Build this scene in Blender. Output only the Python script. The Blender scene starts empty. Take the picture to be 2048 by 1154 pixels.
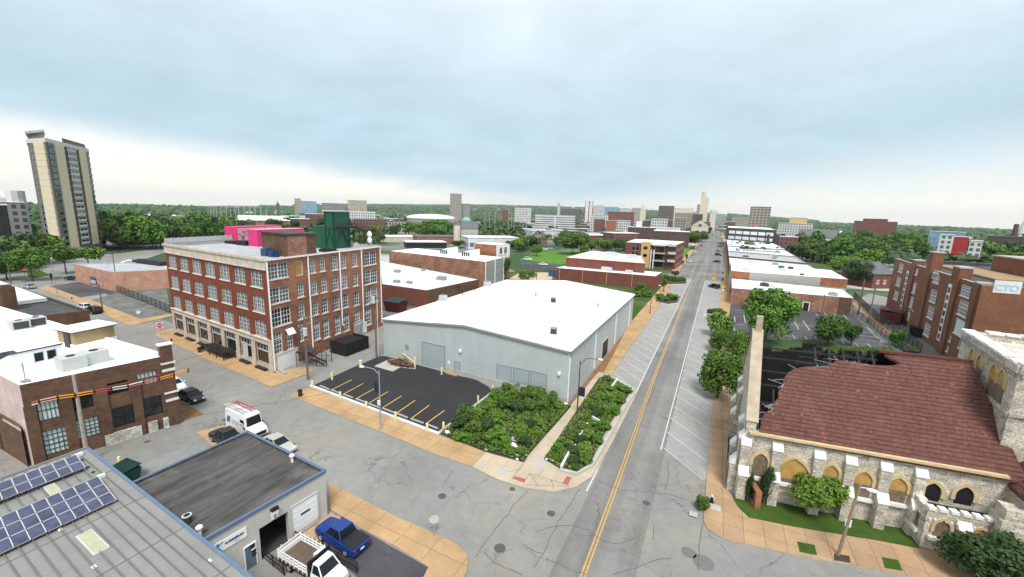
import bpy, math, random
from math import sin, cos, pi, radians, atan2, hypot, sqrt
from mathutils import Vector, Matrix, noise
rnd = random.Random(11)
sc = bpy.context.scene
COL = sc.collection
# ---------------------------------------------------------------- camera
CAMZ = 27.0; FPX = 827.05; YAW, PITCH, ROLL = -.4549, .1831, -.0305
_f = Vector((sin(YAW)*cos(PITCH), cos(YAW)*cos(PITCH), -sin(PITCH)))
_r = Vector((cos(YAW), -sin(YAW), 0)); _d = _f.cross(_r)
CR = cos(ROLL)*_r + sin(ROLL)*_d; CD = -sin(ROLL)*_r + cos(ROLL)*_d; CF = _f
cd = bpy.data.cameras.new('camera'); cam = bpy.data.objects.new('camera', cd); COL.objects.link(cam)
cam.matrix_world = Matrix(((CR.x, -CD.x, -CF.x, 0), (CR.y, -CD.y, -CF.y, 0), (CR.z, -CD.z, -CF.z, CAMZ), (0, 0, 0, 1)))
cd.sensor_width = 36; cd.lens = 36*FPX/2048; cd.clip_start = .2; cd.clip_end = 40000
sc.camera = cam
# ---------------------------------------------------------------- light
SUN_EL, SUN_AZ = radians(58), radians(150)      # azimuth clockwise from +Y
sd = bpy.data.lights.new('sun', 'SUN'); so = bpy.data.objects.new('sun', sd); COL.objects.link(so)
sd.energy = 2.8; sd.angle = radians(18); sd.color = (1, .97, .92)
sv = Vector((sin(SUN_AZ)*cos(SUN_EL), cos(SUN_AZ)*cos(SUN_EL), sin(SUN_EL)))
so.rotation_euler = sv.to_track_quat('Z', 'Y').to_euler(); so.location = (0, 0, 200)
sc.view_settings.view_transform = 'Standard'; sc.view_settings.look = 'None'
sc.view_settings.exposure = 0.45; sc.view_settings.gamma = 1
W = bpy.data.worlds.new('World'); sc.world = W; W.use_nodes = True
def world():
    nt = W.node_tree; N = nt.nodes; L = nt.links; N.clear()
    def nd(t, **k):
        n = N.new(t)
        for a, b in k.items(): setattr(n, a, b)
        return n
    def mth(op, a, b=None, c=None, clamp=False):
        n = nd('ShaderNodeMath', operation=op, use_clamp=clamp)
        for i, x in enumerate((a, b, c)):
            if x is None: continue
            if isinstance(x, (int, float)): n.inputs[i].default_value = x
            else: L.new(x, n.inputs[i])
        return n.outputs[0]
    def mix(fac, a, b):
        n = nd('ShaderNodeMix', data_type='RGBA')
        for s, x in ((0, fac), (6, a), (7, b)):
            if isinstance(x, (int, float)): n.inputs[s].default_value = x
            elif isinstance(x, tuple): n.inputs[s].default_value = (*x, 1)
            else: L.new(x, n.inputs[s])
        return n.outputs[2]
    tc = nd('ShaderNodeTexCoord'); sp = nd('ShaderNodeSeparateXYZ'); L.new(tc.outputs['Generated'], sp.inputs[0])
    x, y, z = sp.outputs
    az = mth('ARCTAN2', x, y); el = mth('ARCSINE', z)
    # height of the cloud edge over the horizon along the azimuth (degrees / 20)
    t = mth('DIVIDE', mth('ADD', az, radians(90)), radians(150), clamp=True)
    cr = nd('ShaderNodeValToRGB'); L.new(t, cr.inputs[0]); e = cr.color_ramp; e.interpolation = 'B_SPLINE'
    pts = ((0, .46), (.09, .42), (.24, .29), (.36, .14), (.46, .0), (.56, .08), (.7, .22), (.85, .28), (1, .4))
    while len(e.elements) < len(pts): e.elements.new(.5)
    for q, (p, v) in zip(e.elements, pts): q.position = p; q.color = (v, v, v, 1)
    edge = mth('MULTIPLY', cr.outputs[0], radians(15))
    zz = mth('ADD', mth('MAXIMUM', z, 0.0), .16)
    cv = nd('ShaderNodeCombineXYZ'); L.new(mth('DIVIDE', x, zz), cv.inputs[0]); L.new(mth('DIVIDE', y, zz), cv.inputs[1])
    def noi(scale, detail, rough, seed, dist=0.0):
        n = nd('ShaderNodeTexNoise', noise_dimensions='4D'); L.new(cv.outputs[0], n.inputs['Vector'])
        n.inputs['W'].default_value = seed; n.inputs['Scale'].default_value = scale
        n.inputs['Detail'].default_value = detail; n.inputs['Roughness'].default_value = rough; n.inputs['Distortion'].default_value = dist
        return n.outputs[0]
    n1 = noi(.55, 4, .5, 1.3, .3); n2 = noi(2.1, 7, .58, 4.2, .4); n3 = noi(.9, 5, .55, 9.1, .3)
    wob = mth('MULTIPLY', mth('SUBTRACT', n2, .5), radians(3.2))
    # right part of the sky has a softer edge
    soft = mth('MULTIPLY_ADD', mth('SMOOTH_MAX', mth('SUBTRACT', t, .45), 0.0, .1), radians(18), radians(2.4))
    over = mth('DIVIDE', mth('SUBTRACT', mth('ADD', el, wob), edge), soft)
    mr = nd('ShaderNodeMapRange', interpolation_type='SMOOTHSTEP'); L.new(over, mr.inputs[0]); mr.inputs[1].default_value = -.5; mr.inputs[2].default_value = 1
    up = nd('ShaderNodeMapRange', interpolation_type='SMOOTHSTEP'); L.new(el, up.inputs[0]); up.inputs[1].default_value = radians(8); up.inputs[2].default_value = radians(30)
    low = mix(mth('MULTIPLY_ADD', mth('SUBTRACT', n1, .5), 1.6, .42, clamp=True), (.385, .525, .605), (.51, .635, .705))
    high = mix(mth('MULTIPLY_ADD', mth('SUBTRACT', n3, .5), 2.2, .5, clamp=True), (.56, .67, .74), (.78, .84, .87))
    cloud = mix(up.outputs[0], low, high)
    det = mth('MULTIPLY_ADD', mth('SUBTRACT', n2, .5), .4, 1.0)
    vm = nd('ShaderNodeVectorMath', operation='SCALE'); L.new(cloud, vm.inputs[0]); L.new(det, vm.inputs['Scale'])
    glow = mix(mth('DIVIDE', el, radians(9), clamp=True), (.88, .83, .73), (.84, .85, .84))
    col = mix(mr.outputs[0], glow, vm.outputs[0])
    sky = nd('ShaderNodeTexSky', sky_type='NISHITA', sun_disc=False)
    sky.sun_elevation = SUN_EL; sky.sun_rotation = SUN_AZ
    b1 = nd('ShaderNodeBackground'); L.new(sky.outputs[0], b1.inputs[0]); b1.inputs[1].default_value = .1
    b2 = nd('ShaderNodeBackground'); L.new(col, b2.inputs[0]); b2.inputs[1].default_value = 1.0
    ms = nd('ShaderNodeMixShader'); ms.inputs[0].default_value = .9
    L.new(b1.outputs[0], ms.inputs[1]); L.new(b2.outputs[0], ms.inputs[2])
    o = nd('ShaderNodeOutputWorld'); L.new(ms.outputs[0], o.inputs[0])
world()
# ---------------------------------------------------------------- pixel of the photograph -> point in the place
def ray(p): return CR*((p[0]-1024)/FPX) + CD*((p[1]-577)/FPX) + CF
def at(px, py, z=0.0):
    d = ray((px, py)); t = (z-CAMZ)/d.z
    return Vector((d.x*t, d.y*t, z))
def proj(v):
    q = Vector((v[0], v[1], v[2]-CAMZ)); c = q.dot(CF)
    return q.dot(CR)/c*FPX+1024, q.dot(CD)/c*FPX+577
def up(g, py):                                   # height over ground point g seen at picture row py
    q = Vector((g[0], g[1], -CAMZ)); k = (py-577)/FPX
    den = CD.z - k*CF.z
    return (k*q.dot(CF) - q.dot(CD))/den
def far(px, py, D):                              # point on the view ray at horizontal distance D
    d = ray((px, py)); t = D/hypot(d.x, d.y)
    return Vector((d.x*t, d.y*t, CAMZ+d.z*t))
def zf(ox, oy, s): return lambda x, y: (ox+x/s, oy+y/s)
zA = zf(0, 250, 2.885); zB = zf(320, 380, 2.884); zC = zf(0, 560, 2.886); zD = zf(0, 850, 3.796); zE = zf(420, 780, 3.085)
zF = zf(560, 640, 4.12); zG = zf(740, 540, 3.657); zH = zf(860, 740, 4.275); zI = zf(900, 900, 3.413); zJ = zf(1400, 620, 2.16)
zK = zf(1400, 880, 4.211); zL = zf(1700, 850, 3.796); zM = zf(1700, 460, 3.848); zN = zf(1400, 420, 3.847); zO = zf(380, 370, 5.12)
zP = zf(700, 370, 5.12); zQ = zf(1060, 370, 5.12); zR = zf(1400, 370, 5.12); zS = zf(1700, 400, 5.885); zT = zf(740, 470, 5.389)
zU = zf(1080, 460, 5.12); zV = zf(1400, 640, 4.44); zW = zf(1880, 620, 3.394); zX = zf(400, 960, 5.69); zY = zf(540, 560, 5.77)
zZ = zf(0, 620, 3.394); z0 = zf(0, 480, 5.245); z7 = zf(1380, 460, 5.77); z8 = zf(1260, 440, 5.77)
class Wall:
    """vertical wall plane from A to B (left to right seen from outside)"""
    def __init__(s, A, B):
        s.A = Vector((A[0], A[1], 0)); s.B = Vector((B[0], B[1], 0)); s.d = (s.B-s.A); s.L = s.d.length; s.d.normalize()
        s.n = Vector((s.d.y, -s.d.x, 0)); s.rot = atan2(s.d.y, s.d.x)
    def p(s, u, z=0, o=0): return s.A + s.d*u + s.n*o + Vector((0, 0, z))
    def uz(s, p):
        d = ray(p); q = s.A - Vector((0, 0, CAMZ)); t = q.dot(s.n)/d.dot(s.n)
        v = d*t + Vector((0, 0, CAMZ)); return (v-s.A).dot(s.d), v.z
    def rect(s, *ps):
        c = [s.uz(p) for p in ps]; us = [a for a, b in c]; zs = [b for a, b in c]
        if len(c) == 4:
            us.sort(); zs.sort(); return (us[0]+us[1])/2, (us[2]+us[3])/2, (zs[0]+zs[1])/2, (zs[2]+zs[3])/2
        return min(us), max(us), min(zs), max(zs)
# ---------------------------------------------------------------- objects
def tag(o, label=None, cat=None, group=None, kind=None):
    if label: o['label'] = label
    if cat: o['category'] = cat
    if group: o['group'] = group
    if kind: o['kind'] = kind
    return o
def thing(name, label, cat, loc=(0, 0, 0), rot=0, group=None):
    o = bpy.data.objects.new(name, None); COL.objects.link(o); o.location = loc; o.rotation_euler = (0, 0, rot)
    o.empty_display_size = .3
    return tag(o, label, cat, group)
def origin(o):
    v = Vector((0, 0, 0))
    while o: v = v + Vector(o.location); o = o.parent
    return v
class MB:
    def __init__(s): s.v = []; s.f = []; s.m = []
    def quad(s, a, b, c, d, m=0): s.poly((a, b, c, d), m)
    def poly(s, ps, m=0):
        i = len(s.v); s.v += [tuple(p) for p in ps]; s.f.append(tuple(range(i, i+len(ps)))); s.m.append(m); return s
    def add(s, vs, fs, m=0):
        i = len(s.v); s.v += [tuple(p) for p in vs]
        for f in fs: s.f.append(tuple(i+k for k in f)); s.m.append(m)
        return s
    def box(s, x0, x1, y0, y1, z0, z1, m=0):
        return s.hexa([(x0, y0), (x1, y0), (x1, y1), (x0, y1)], z0, z1, m)
    def hexa(s, p4, z0, z1, m=0, mt=None): return s.prism(p4, z0, z1, m, m if mt is None else mt)
    def prism(s, ps, z0, z1, m=0, mt=0, bottom=True):
        a = sum(ps[i][0]*ps[(i+1) % len(ps)][1]-ps[(i+1) % len(ps)][0]*ps[i][1] for i in range(len(ps)))
        if a < 0: ps = list(reversed(list(ps)))
        n = len(ps); i = len(s.v)
        s.v += [(p[0], p[1], z0) for p in ps]+[(p[0], p[1], z1) for p in ps]
        s.f.append(tuple(i+n+k for k in range(n))); s.m.append(mt)
        if bottom: s.f.append(tuple(i+n-1-k for k in range(n))); s.m.append(m)
        for k in range(n):
            j = (k+1) % n; s.f.append((i+k, i+j, i+n+j, i+n+k)); s.m.append(m)
        return s
    def beam(s, p, q, w, h=None, m=0, upv=None):
        p = Vector(p); q = Vector(q); d = (q-p).normalized(); h = w if h is None else h
        u = Vector(upv) if upv else (Vector((0, 0, 1)) if abs(d.z) < .95 else Vector((1, 0, 0)))
        a = d.cross(u).normalized()*w/2; b = a.cross(d).normalized()*h/2
        vs = [p-a-b, p+a-b, p+a+b, p-a+b, q-a-b, q+a-b, q+a+b, q-a+b]
        return s.add(vs, [(3, 2, 1, 0), (4, 5, 6, 7), (0, 1, 5, 4), (1, 2, 6, 5), (2, 3, 7, 6), (3, 0, 4, 7)], m)
    def tube(s, pts, r, n=6, m=0, cap=True):
        pts = [Vector(p) for p in pts]; rs = r if isinstance(r, (list, tuple)) else [r]*len(pts); base = len(s.v)
        for i, p in enumerate(pts):
            d = (pts[min(i+1, len(pts)-1)]-pts[max(i-1, 0)]).normalized()
            u = Vector((0, 0, 1)) if abs(d.z) < .9 else Vector((1, 0, 0))
            a = d.cross(u).normalized(); b = d.cross(a)
            for k in range(n):
                t = 2*pi*k/n; s.v.append(tuple(p+a*(cos(t)*rs[i])+b*(sin(t)*rs[i])))
        for i in range(len(pts)-1):
            for k in range(n):
                j = (k+1) % n; s.f.append((base+i*n+k, base+(i+1)*n+k, base+(i+1)*n+j, base+i*n+j)); s.m.append(m)
        if cap:
            s.f.append(tuple(base+k for k in range(n))); s.m.append(m)
            s.f.append(tuple(base+(len(pts)-1)*n+n-1-k for k in range(n))); s.m.append(m)
        return s
    def cyl(s, x, y, z0, z1, r, n=12, m=0, r1=None): return s.tube([(x, y, z0), (x, y, z1)], [r, r if r1 is None else r1], n, m)
    def ball(s, c, r, m=0, nu=8, nv=5):
        c = Vector(c); r = r if isinstance(r, (list, tuple)) else (r, r, r); i = len(s.v); vs = [c+Vector((0, 0, r[2]))]
        for a in range(1, nv):
            for b in range(nu):
                ph = pi*a/nv; th = 2*pi*b/nu; vs.append(c+Vector((r[0]*sin(ph)*cos(th), r[1]*sin(ph)*sin(th), r[2]*cos(ph))))
        vs.append(c-Vector((0, 0, r[2]))); fs = []
        for b in range(nu):
            fs.append((0, 1+b, 1+(b+1) % nu)); l = 1+(nv-2)*nu; fs.append((len(vs)-1, l+(b+1) % nu, l+b))
            for a in range(nv-2):
                o = 1+a*nu; fs.append((o+b, o+nu+b, o+nu+(b+1) % nu, o+(b+1) % nu))
        return s.add(vs, fs, m)
    def mesh(s, name, mats, org=Vector((0, 0, 0)), smooth=False, uv=True):
        me = bpy.data.meshes.new(name)
        me.from_pydata([(p[0]-org.x, p[1]-org.y, p[2]-org.z) for p in s.v], [], s.f)
        mats = mats if isinstance(mats, (list, tuple)) else [mats]
        for m in mats: me.materials.append(m)
        me.polygons.foreach_set('material_index', s.m)
        if smooth: me.polygons.foreach_set('use_smooth', [True]*len(s.f))
        me.update()
        if uv:
            l = me.uv_layers.new(name='UVMap').data
            for p in me.polygons:
                n = p.normal
                if abs(n.z) > .9: t = Vector((1, 0, 0)); b = Vector((0, 1, 0))
                else:
                    t = Vector((-n.y, n.x, 0)).normalized(); b = n.cross(t)
                for li in p.loop_indices:
                    v = Vector(s.v[me.loops[li].vertex_index]); l[li].uv = (v.dot(t), v.dot(b))
        return me
    def build(s, name, mats, parent=None, smooth=False, base=None, uv=True):
        if parent is None and base is None:
            xs = [p[0] for p in s.v]; ys = [p[1] for p in s.v]; zs = [p[2] for p in s.v]
            base = Vector(((min(xs)+max(xs))/2, (min(ys)+max(ys))/2, min(zs)))
        org = origin(parent) if parent else Vector(base)
        o = bpy.data.objects.new(name, s.mesh(name, mats, org, smooth, uv)); COL.objects.link(o)
        if parent: o.parent = parent
        else: o.location = org
        return o
def pieces(par, name, m, b):
    """every separate solid of b becomes a part of its own"""
    n = len(b.v); p = list(range(n))
    def fd(i):
        while p[i] != i: p[i] = p[p[i]]; i = p[i]
        return i
    for f in b.f:
        for k in f[1:]: p[fd(k)] = fd(f[0])
    gs = {}
    for f, mi in zip(b.f, b.m): gs.setdefault(fd(f[0]), []).append((f, mi))
    for l in gs.values():
        c = MB(); mp = {}
        for f, mi in l:
            for k in f:
                if k not in mp: mp[k] = len(c.v); c.v.append(b.v[k])
            c.f.append(tuple(mp[k] for k in f)); c.m.append(mi)
        c.build(name, m, par)
def kids(o): return [c for c in list(o.children)]
def copy_tree(o, parent=None):
    c = o.copy(); COL.objects.link(c)
    if parent: c.parent = parent
    for k in kids(o): copy_tree(k, c)
    return c
def put(o, loc, rot=None, scale=None, label=None, group=None):
    o.location = loc
    if rot is not None: o.rotation_euler = (0, 0, rot)
    if scale is not None: o.scale = scale if isinstance(scale, (tuple, list)) else (scale,)*3
    return tag(o, label, None, group)
# ---------------------------------------------------------------- materials
def lin(r, g, b):
    f = lambda c: (c/255/12.92 if c <= 10 else ((c/255+.055)/1.055)**2.4)
    return (f(r), f(g), f(b))
class NT:
    def __init__(s, name):
        s.mat = bpy.data.materials.new(name); s.mat.use_nodes = True; s.t = s.mat.node_tree; s.N = s.t.nodes; s.L = s.t.links
        s.b = s.N['Principled BSDF']; s.tc = s.N.new('ShaderNodeTexCoord')
    def nd(s, t, ins=None, **k):
        n = s.N.new(t)
        for a, b in k.items(): setattr(n, a, b)
        for a, b in (ins or {}).items(): s.set(n.inputs[a], b)
        return n
    def set(s, i, x):
        if hasattr(x, 'is_linked') or isinstance(x, bpy.types.NodeSocket): s.L.new(x, i)
        elif isinstance(x, tuple) and len(x) == 3 and i.type == 'RGBA': i.default_value = (*x, 1)
        else: i.default_value = x
    def math(s, op, a, b=0., c=None, clamp=False):
        n = s.nd('ShaderNodeMath', operation=op, use_clamp=clamp); s.set(n.inputs[0], a); s.set(n.inputs[1], b)
        if c is not None: s.set(n.inputs[2], c)
        return n.outputs[0]
    def noise(s, scale, detail=5, rough=.6, vec=None, dist=0.):
        return s.nd('ShaderNodeTexNoise', {'Scale': scale, 'Detail': detail, 'Roughness': rough, 'Distortion': dist, 'Vector': vec or s.tc.outputs['UV']}).outputs[0]
    def mapr(s, v, a, b, c=0., d=1.):
        n = s.nd('ShaderNodeMapRange', {0: v, 1: a, 2: b, 3: c, 4: d}); return n.outputs[0]
    def mix(s, f, a, b, mode='MIX'):
        n = s.nd('ShaderNodeMix', data_type='RGBA', blend_type=mode); s.set(n.inputs[0], f); s.set(n.inputs[6], a); s.set(n.inputs[7], b); return n.outputs[2]
    def scale(s, col, f):
        n = s.nd('ShaderNodeVectorMath', operation='SCALE'); s.set(n.inputs[0], col); s.set(n.inputs['Scale'], f); return n.outputs[0]
    def mapping(s, sc3, vec=None, rot=0.):
        n = s.nd('ShaderNodeMapping', {'Scale': sc3, 'Rotation': (0, 0, rot), 'Vector': vec or s.tc.outputs['UV']}); return n.outputs[0]
    def out(s, col, rough=.8, bump=None, bd=.02, metal=0., spec=.3):
        s.set(s.b.inputs['Base Color'], col); s.set(s.b.inputs['Roughness'], rough); s.b.inputs['Metallic'].default_value = metal
        s.b.inputs['Specular IOR Level'].default_value = spec
        if bump is not None:
            n = s.nd('ShaderNodeBump', {'Height': bump, 'Distance': bd, 'Strength': .7}); s.L.new(n.outputs[0], s.b.inputs['Normal'])
        return s.mat
def P(name, col, rough=.7, var=.15, scale=.6, metal=0., spec=.3, dirt=None, coord='UV', bump=0):
    n = NT(name); v = n.tc.outputs[coord]
    a = n.noise(scale, 5, .6, v); b = n.noise(scale*9, 3, .6, v)
    f = n.mapr(n.math('MULTIPLY_ADD', b, .4, n.math('MULTIPLY', a, .7)), .35, .75, 1-var, 1+var)
    c = n.scale(col, f)
    if dirt: c = n.mix(n.mapr(n.noise(scale*1.7, 6, .65, n.mapping((1.3, .6, 1), v)), .5, .72, 0, dirt[1]), c, dirt[0])
    return n.out(c, rough, b if bump else None, bump or .02, metal, spec)
def BRICK(name, c1, c2, mortar=(.42, .38, .34), sx=1., var=.35, pale=.25, palec=(.45, .38, .34), dark=.0):
    n = NT(name); uv = n.tc.outputs['UV']
    br = n.nd('ShaderNodeTexBrick', {'Vector': uv, 'Color1': c1, 'Color2': c2, 'Mortar': mortar, 'Scale': 1., 'Mortar Size': .012, 'Mortar Smooth': .3, 'Bias': 0., 'Brick Width': .42*sx, 'Row Height': .14*sx})
    a = n.noise(.28, 6, .65); b = n.noise(2.2, 5, .7)
    c = n.scale(br.outputs[0], n.mapr(a, .3, .7, 1-var, 1+var))
    c = n.scale(c, n.mapr(b, .3, .7, .82, 1.18))
    if pale: c = n.mix(n.mapr(n.noise(.9, 7, .75, n.mapping((.8, 1.6, 1))), .56, .68, 0, pale), c, palec)
    if dark: c = n.mix(n.mapr(n.noise(.22, 5, .6, n.mapping((1, .7, 1))), .5, .7, 0, dark), c, (.06, .05, .045))
    return n.out(c, .9, br.outputs[1], -.01, 0, .2)
def STONE(name, c1, c2, mortar, bw=.42, rh=.17):
    n = NT(name)
    w = n.nd('ShaderNodeVectorMath', {0: n.tc.outputs['UV']}, operation='ADD')
    wn = n.nd('ShaderNodeTexNoise', {'Scale': 1.3, 'Detail': 3., 'Vector': n.tc.outputs['UV']})
    ws = n.nd('ShaderNodeVectorMath', {0: wn.outputs[1], 'Scale': .12}, operation='SCALE'); n.L.new(ws.outputs[0], w.inputs[1])
    br = n.nd('ShaderNodeTexBrick', {'Vector': w.outputs[0], 'Color1': c1, 'Color2': c2, 'Mortar': mortar, 'Scale': 1., 'Mortar Size': .018, 'Mortar Smooth': .4, 'Bias': .0, 'Brick Width': bw, 'Row Height': rh}, squash=.7, squash_frequency=3)
    vo = n.nd('ShaderNodeTexVoronoi', {'Vector': n.mapping((1.7, 3.6, 1)), 'Scale': 1.})
    sp = n.nd('ShaderNodeSeparateXYZ', {0: vo.outputs['Color']})
    c = n.scale(br.outputs[0], n.mapr(sp.outputs[0], 0, 1, .72, 1.2))
    c = n.scale(c, n.mapr(n.noise(.35, 6, .65), .3, .7, .74, 1.2))
    c = n.mix(n.mapr(n.noise(1.1, 7, .7, n.mapping((1.4, .5, 1))), .57, .72, 0, .55), c, (.13, .115, .095))
    return n.out(c, .9, br.outputs[1], -.03, 0, .2)
def ASPHALT(name, c, var=.14, crack=.6, streak=0., cs=.22):
    n = NT(name); uv = n.tc.outputs['UV']
    a = n.noise(.07, 6, .6); b = n.noise(.9, 6, .7); g = n.noise(14, 3, .7)
    f = n.math('MULTIPLY', n.mapr(a, .3, .7, 1-var, 1+var), n.mapr(b, .3, .7, .9, 1.1))
    f = n.math('MULTIPLY', f, n.mapr(g, .3, .7, .8, 1.2))
    if streak:
        wv = n.noise(.5, 4, .6, n.mapping((1., .012, 1)))
        f = n.math('MULTIPLY', f, n.mapr(wv, .38, .62, 1-streak, 1+streak))
    col = n.scale(c, f); col = n.mix(n.mapr(n.noise(.11, 5, .65), .45, .65, 0, .55), col, n.scale((c[0]*1.12, c[1]*1.03, c[2]*.9), f))
    wn = n.nd('ShaderNodeTexNoise', {'Scale': .5, 'Detail': 6., 'Roughness': .7, 'Vector': uv})
    ws = n.nd('ShaderNodeVectorMath', {0: wn.outputs[1], 'Scale': 2.6}, operation='SCALE')
    w = n.nd('ShaderNodeVectorMath', {0: uv, 1: ws.outputs[0]}, operation='ADD')
    vo = n.nd('ShaderNodeTexVoronoi', {'Vector': w.outputs[0], 'Scale': cs}, feature='DISTANCE_TO_EDGE')
    ck = n.math('MULTIPLY', n.mapr(vo.outputs[0], .004, .014, 1, 0), n.mapr(n.noise(.16, 3, .6), .42, .62, 0, crack))
    col = n.mix(ck, col, (c[0]*.3, c[1]*.3, c[2]*.3))
    st = n.mapr(n.noise(.33, 5, .7), .62, .74, 0, .45)
    col = n.mix(st, col, (c[0]*.55, c[1]*.55, c[2]*.55))
    return n.out(col, .92, g, .01, 0, .2)
def PAVE(name, c, joint=1.5, j2=None, rot=0., jc=.55, var=.2):
    n = NT(name); uv = n.mapping((1, 1, 1), None, rot)
    br = n.nd('ShaderNodeTexBrick', {'Vector': uv, 'Color1': (1, 1, 1), 'Color2': (.86, .86, .86), 'Mortar': (jc, jc, jc), 'Scale': 1., 'Mortar Size': .03, 'Mortar Smooth': .1, 'Bias': 0., 'Brick Width': joint, 'Row Height': j2 or joint}, offset=0.)
    col = n.mix(1., c, br.outputs[0], 'MULTIPLY')
    f = n.math('MULTIPLY', n.mapr(n.noise(.3, 6, .65), .3, .7, 1-var, 1+var), n.mapr(n.noise(6, 4, .7), .3, .7, .9, 1.1))
    col = n.scale(col, f)
    col = n.mix(n.mapr(n.noise(.8, 7, .75), .6, .75, 0, .4), col, (c[0]*.45, c[1]*.42, c[2]*.4))
    return n.out(col, .9, None, 0, 0, .2)
def LEAF(name, c1, c2, c3=None):
    n = NT(name); v = n.tc.outputs['Object']
    a = n.noise(.75, 3, .6, v); b = n.noise(5., 2, .6, v)
    oi = n.nd('ShaderNodeObjectInfo'); r = oi.outputs['Random']
    f = n.math('MULTIPLY_ADD', b, .5, n.math('MULTIPLY_ADD', a, .9, n.math('MULTIPLY_ADD', r, .5, -.5)), clamp=True)
    c = n.mix(f, c1, c2)
    if c3: c = n.mix(n.mapr(n.noise(1.7, 4, .6, v), .62, .7, 0, .8), c, c3)
    n.out(c, .6, None, 0, 0, .25)
    return n.mat
def GRASS(name, c1, c2, scale=.5):
    n = NT(name); f = n.mapr(n.math('MULTIPLY_ADD', n.noise(scale*14, 4, .7), .6, n.math('MULTIPLY', n.noise(scale, 6, .65), .6)), .4, .8)
    return n.out(n.mix(f, c1, c2), .95, n.noise(scale*30, 2, .6), .05, 0, .1)
def RIBS(name, c, pitch=.3, depth=.35, axis=0, var=.1, rough=.5, spec=.4, dirt=None):
    n = NT(name); sp = n.nd('ShaderNodeSeparateXYZ', {0: n.tc.outputs['UV']}); u = sp.outputs[axis]
    s = n.math('FRACT', n.math('DIVIDE', u, pitch)); h = n.mapr(n.math('ABSOLUTE', n.math('SUBTRACT', s, .5)), .3, .5)
    st = n.mapping((1.5, .12, 1) if axis == 0 else (.12, 1.5, 1))
    f = n.math('MULTIPLY', n.mapr(n.noise(.5, 5, .6, st), .3, .7, 1-var, 1+var), n.mapr(n.noise(.12, 4, .6), .3, .7, 1-var, 1+var))
    col = n.scale(c, f); col = n.mix(n.math('MULTIPLY', h, depth), col, (c[0]*.35, c[1]*.35, c[2]*.35))
    if dirt: col = n.mix(n.mapr(n.noise(.6, 7, .7), .55, .72, 0, dirt[1]), col, dirt[0])
    return n.out(col, rough, h, .03, 0, spec)
def GLASS(name, c1, c2, rough=.06):
    n = NT(name); oi = n.nd('ShaderNodeObjectInfo')
    f = n.mapr(n.noise(1.1, 4, .6, n.tc.outputs['Object']), .35, .65)
    k = n.math('MULTIPLY', f, n.mapr(oi.outputs['Random'], .25, 1., 0, 1))
    return n.out(n.mix(k, c1, c2), rough, None, 0, 0, .6)
m_asph = ASPHALT('old_asphalt', (.232, .226, .214), .2, crack=.85)
m_asph_main = ASPHALT('street_asphalt', (.19, .185, .177), .2, crack=.7, streak=.16)
m_asph_far = ASPHALT('alley_asphalt', (.23, .23, .22), .2, crack=.8)
m_lot = ASPHALT('fresh_asphalt', (.034, .034, .036), .18, crack=.1)
m_lot2 = ASPHALT('worn_lot_asphalt', (.075, .075, .082), .35, crack=.6)
m_park = ASPHALT('parking_concrete', (.29, .285, .275), .1, crack=.35)
m_tan = PAVE('tan_concrete', (.44, .285, .15), 3.0, 2.6)
m_tan2 = PAVE('pinkish_tan_concrete', (.41, .27, .16), 1.6, 1.9, rot=0.)
m_newc = PAVE('new_concrete', (.47, .39, .29), 1.8, 2.4, var=.1, jc=.75)
m_kerb = P('kerb_concrete', (.36, .33, .28), .9, .25, 1.2)
m_kerbw = P('pale_kerb', (.62, .64, .66), .9, .15, 1.)
m_grass = GRASS('lawn_grass', (.026, .055, .012), (.07, .12, .02))
m_grass2 = GRASS('bright_lawn', (.06, .15, .02), (.12, .25, .04), .3)
m_mulch = P('planting_soil', (.06, .045, .028), .95, .4, 2.)
m_dirt = P('bare_dirt', (.22, .12, .055), .95, .35, .7)
m_rubble = P('vacant_lot_gravel', (.13, .13, .12), .95, .6, .35, dirt=((.3, .3, .28), .5))
m_sand = P('sandy_gravel', (.5, .38, .25), .95, .2, .6)
m_white = P('white_paint', (.8, .8, .8), .5, .06, 1.)
m_wline = P('white_road_paint', (.58, .58, .565), .8, .35, 3., dirt=((.33, .33, .32), .7))
m_yline = P('yellow_road_paint', (.50, .30, .085), .8, .3, 3., dirt=((.3, .24, .15), .6))
m_yline2 = P('fresh_yellow_paint', (.72, .42, .06), .7, .15, 2.)
m_cream = P('cream_yellow_paint', (.80, .68, .34), .6, .12, 2.)
m_black = P('black_metal', (.016, .016, .017), .5, .2, 2.)
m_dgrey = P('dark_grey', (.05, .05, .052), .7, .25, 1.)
m_grey = P('grey_metal', (.28, .29, .29), .5, .15, 1.5)
m_lgrey = P('light_grey_metal', (.5, .51, .5), .5, .1, 1.5)
m_steel = P('galvanised_steel', (.4, .41, .42), .4, .15, 3., .4)
m_wood = P('weathered_wood', (.17, .13, .1), .9, .3, 2.5)
m_ply = P('plywood', (.45, .27, .08), .8, .3, 1.4, dirt=((.2, .14, .08), .6))
m_glass = GLASS('window_glass', (.012, .015, .018), (.30, .32, .31))
m_glassd = GLASS('dark_glass', (.006, .007, .008), (.03, .035, .04))
m_glassp = P('frosted_pane', (.60, .72, .70), .35, .12, 1.2)
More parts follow.
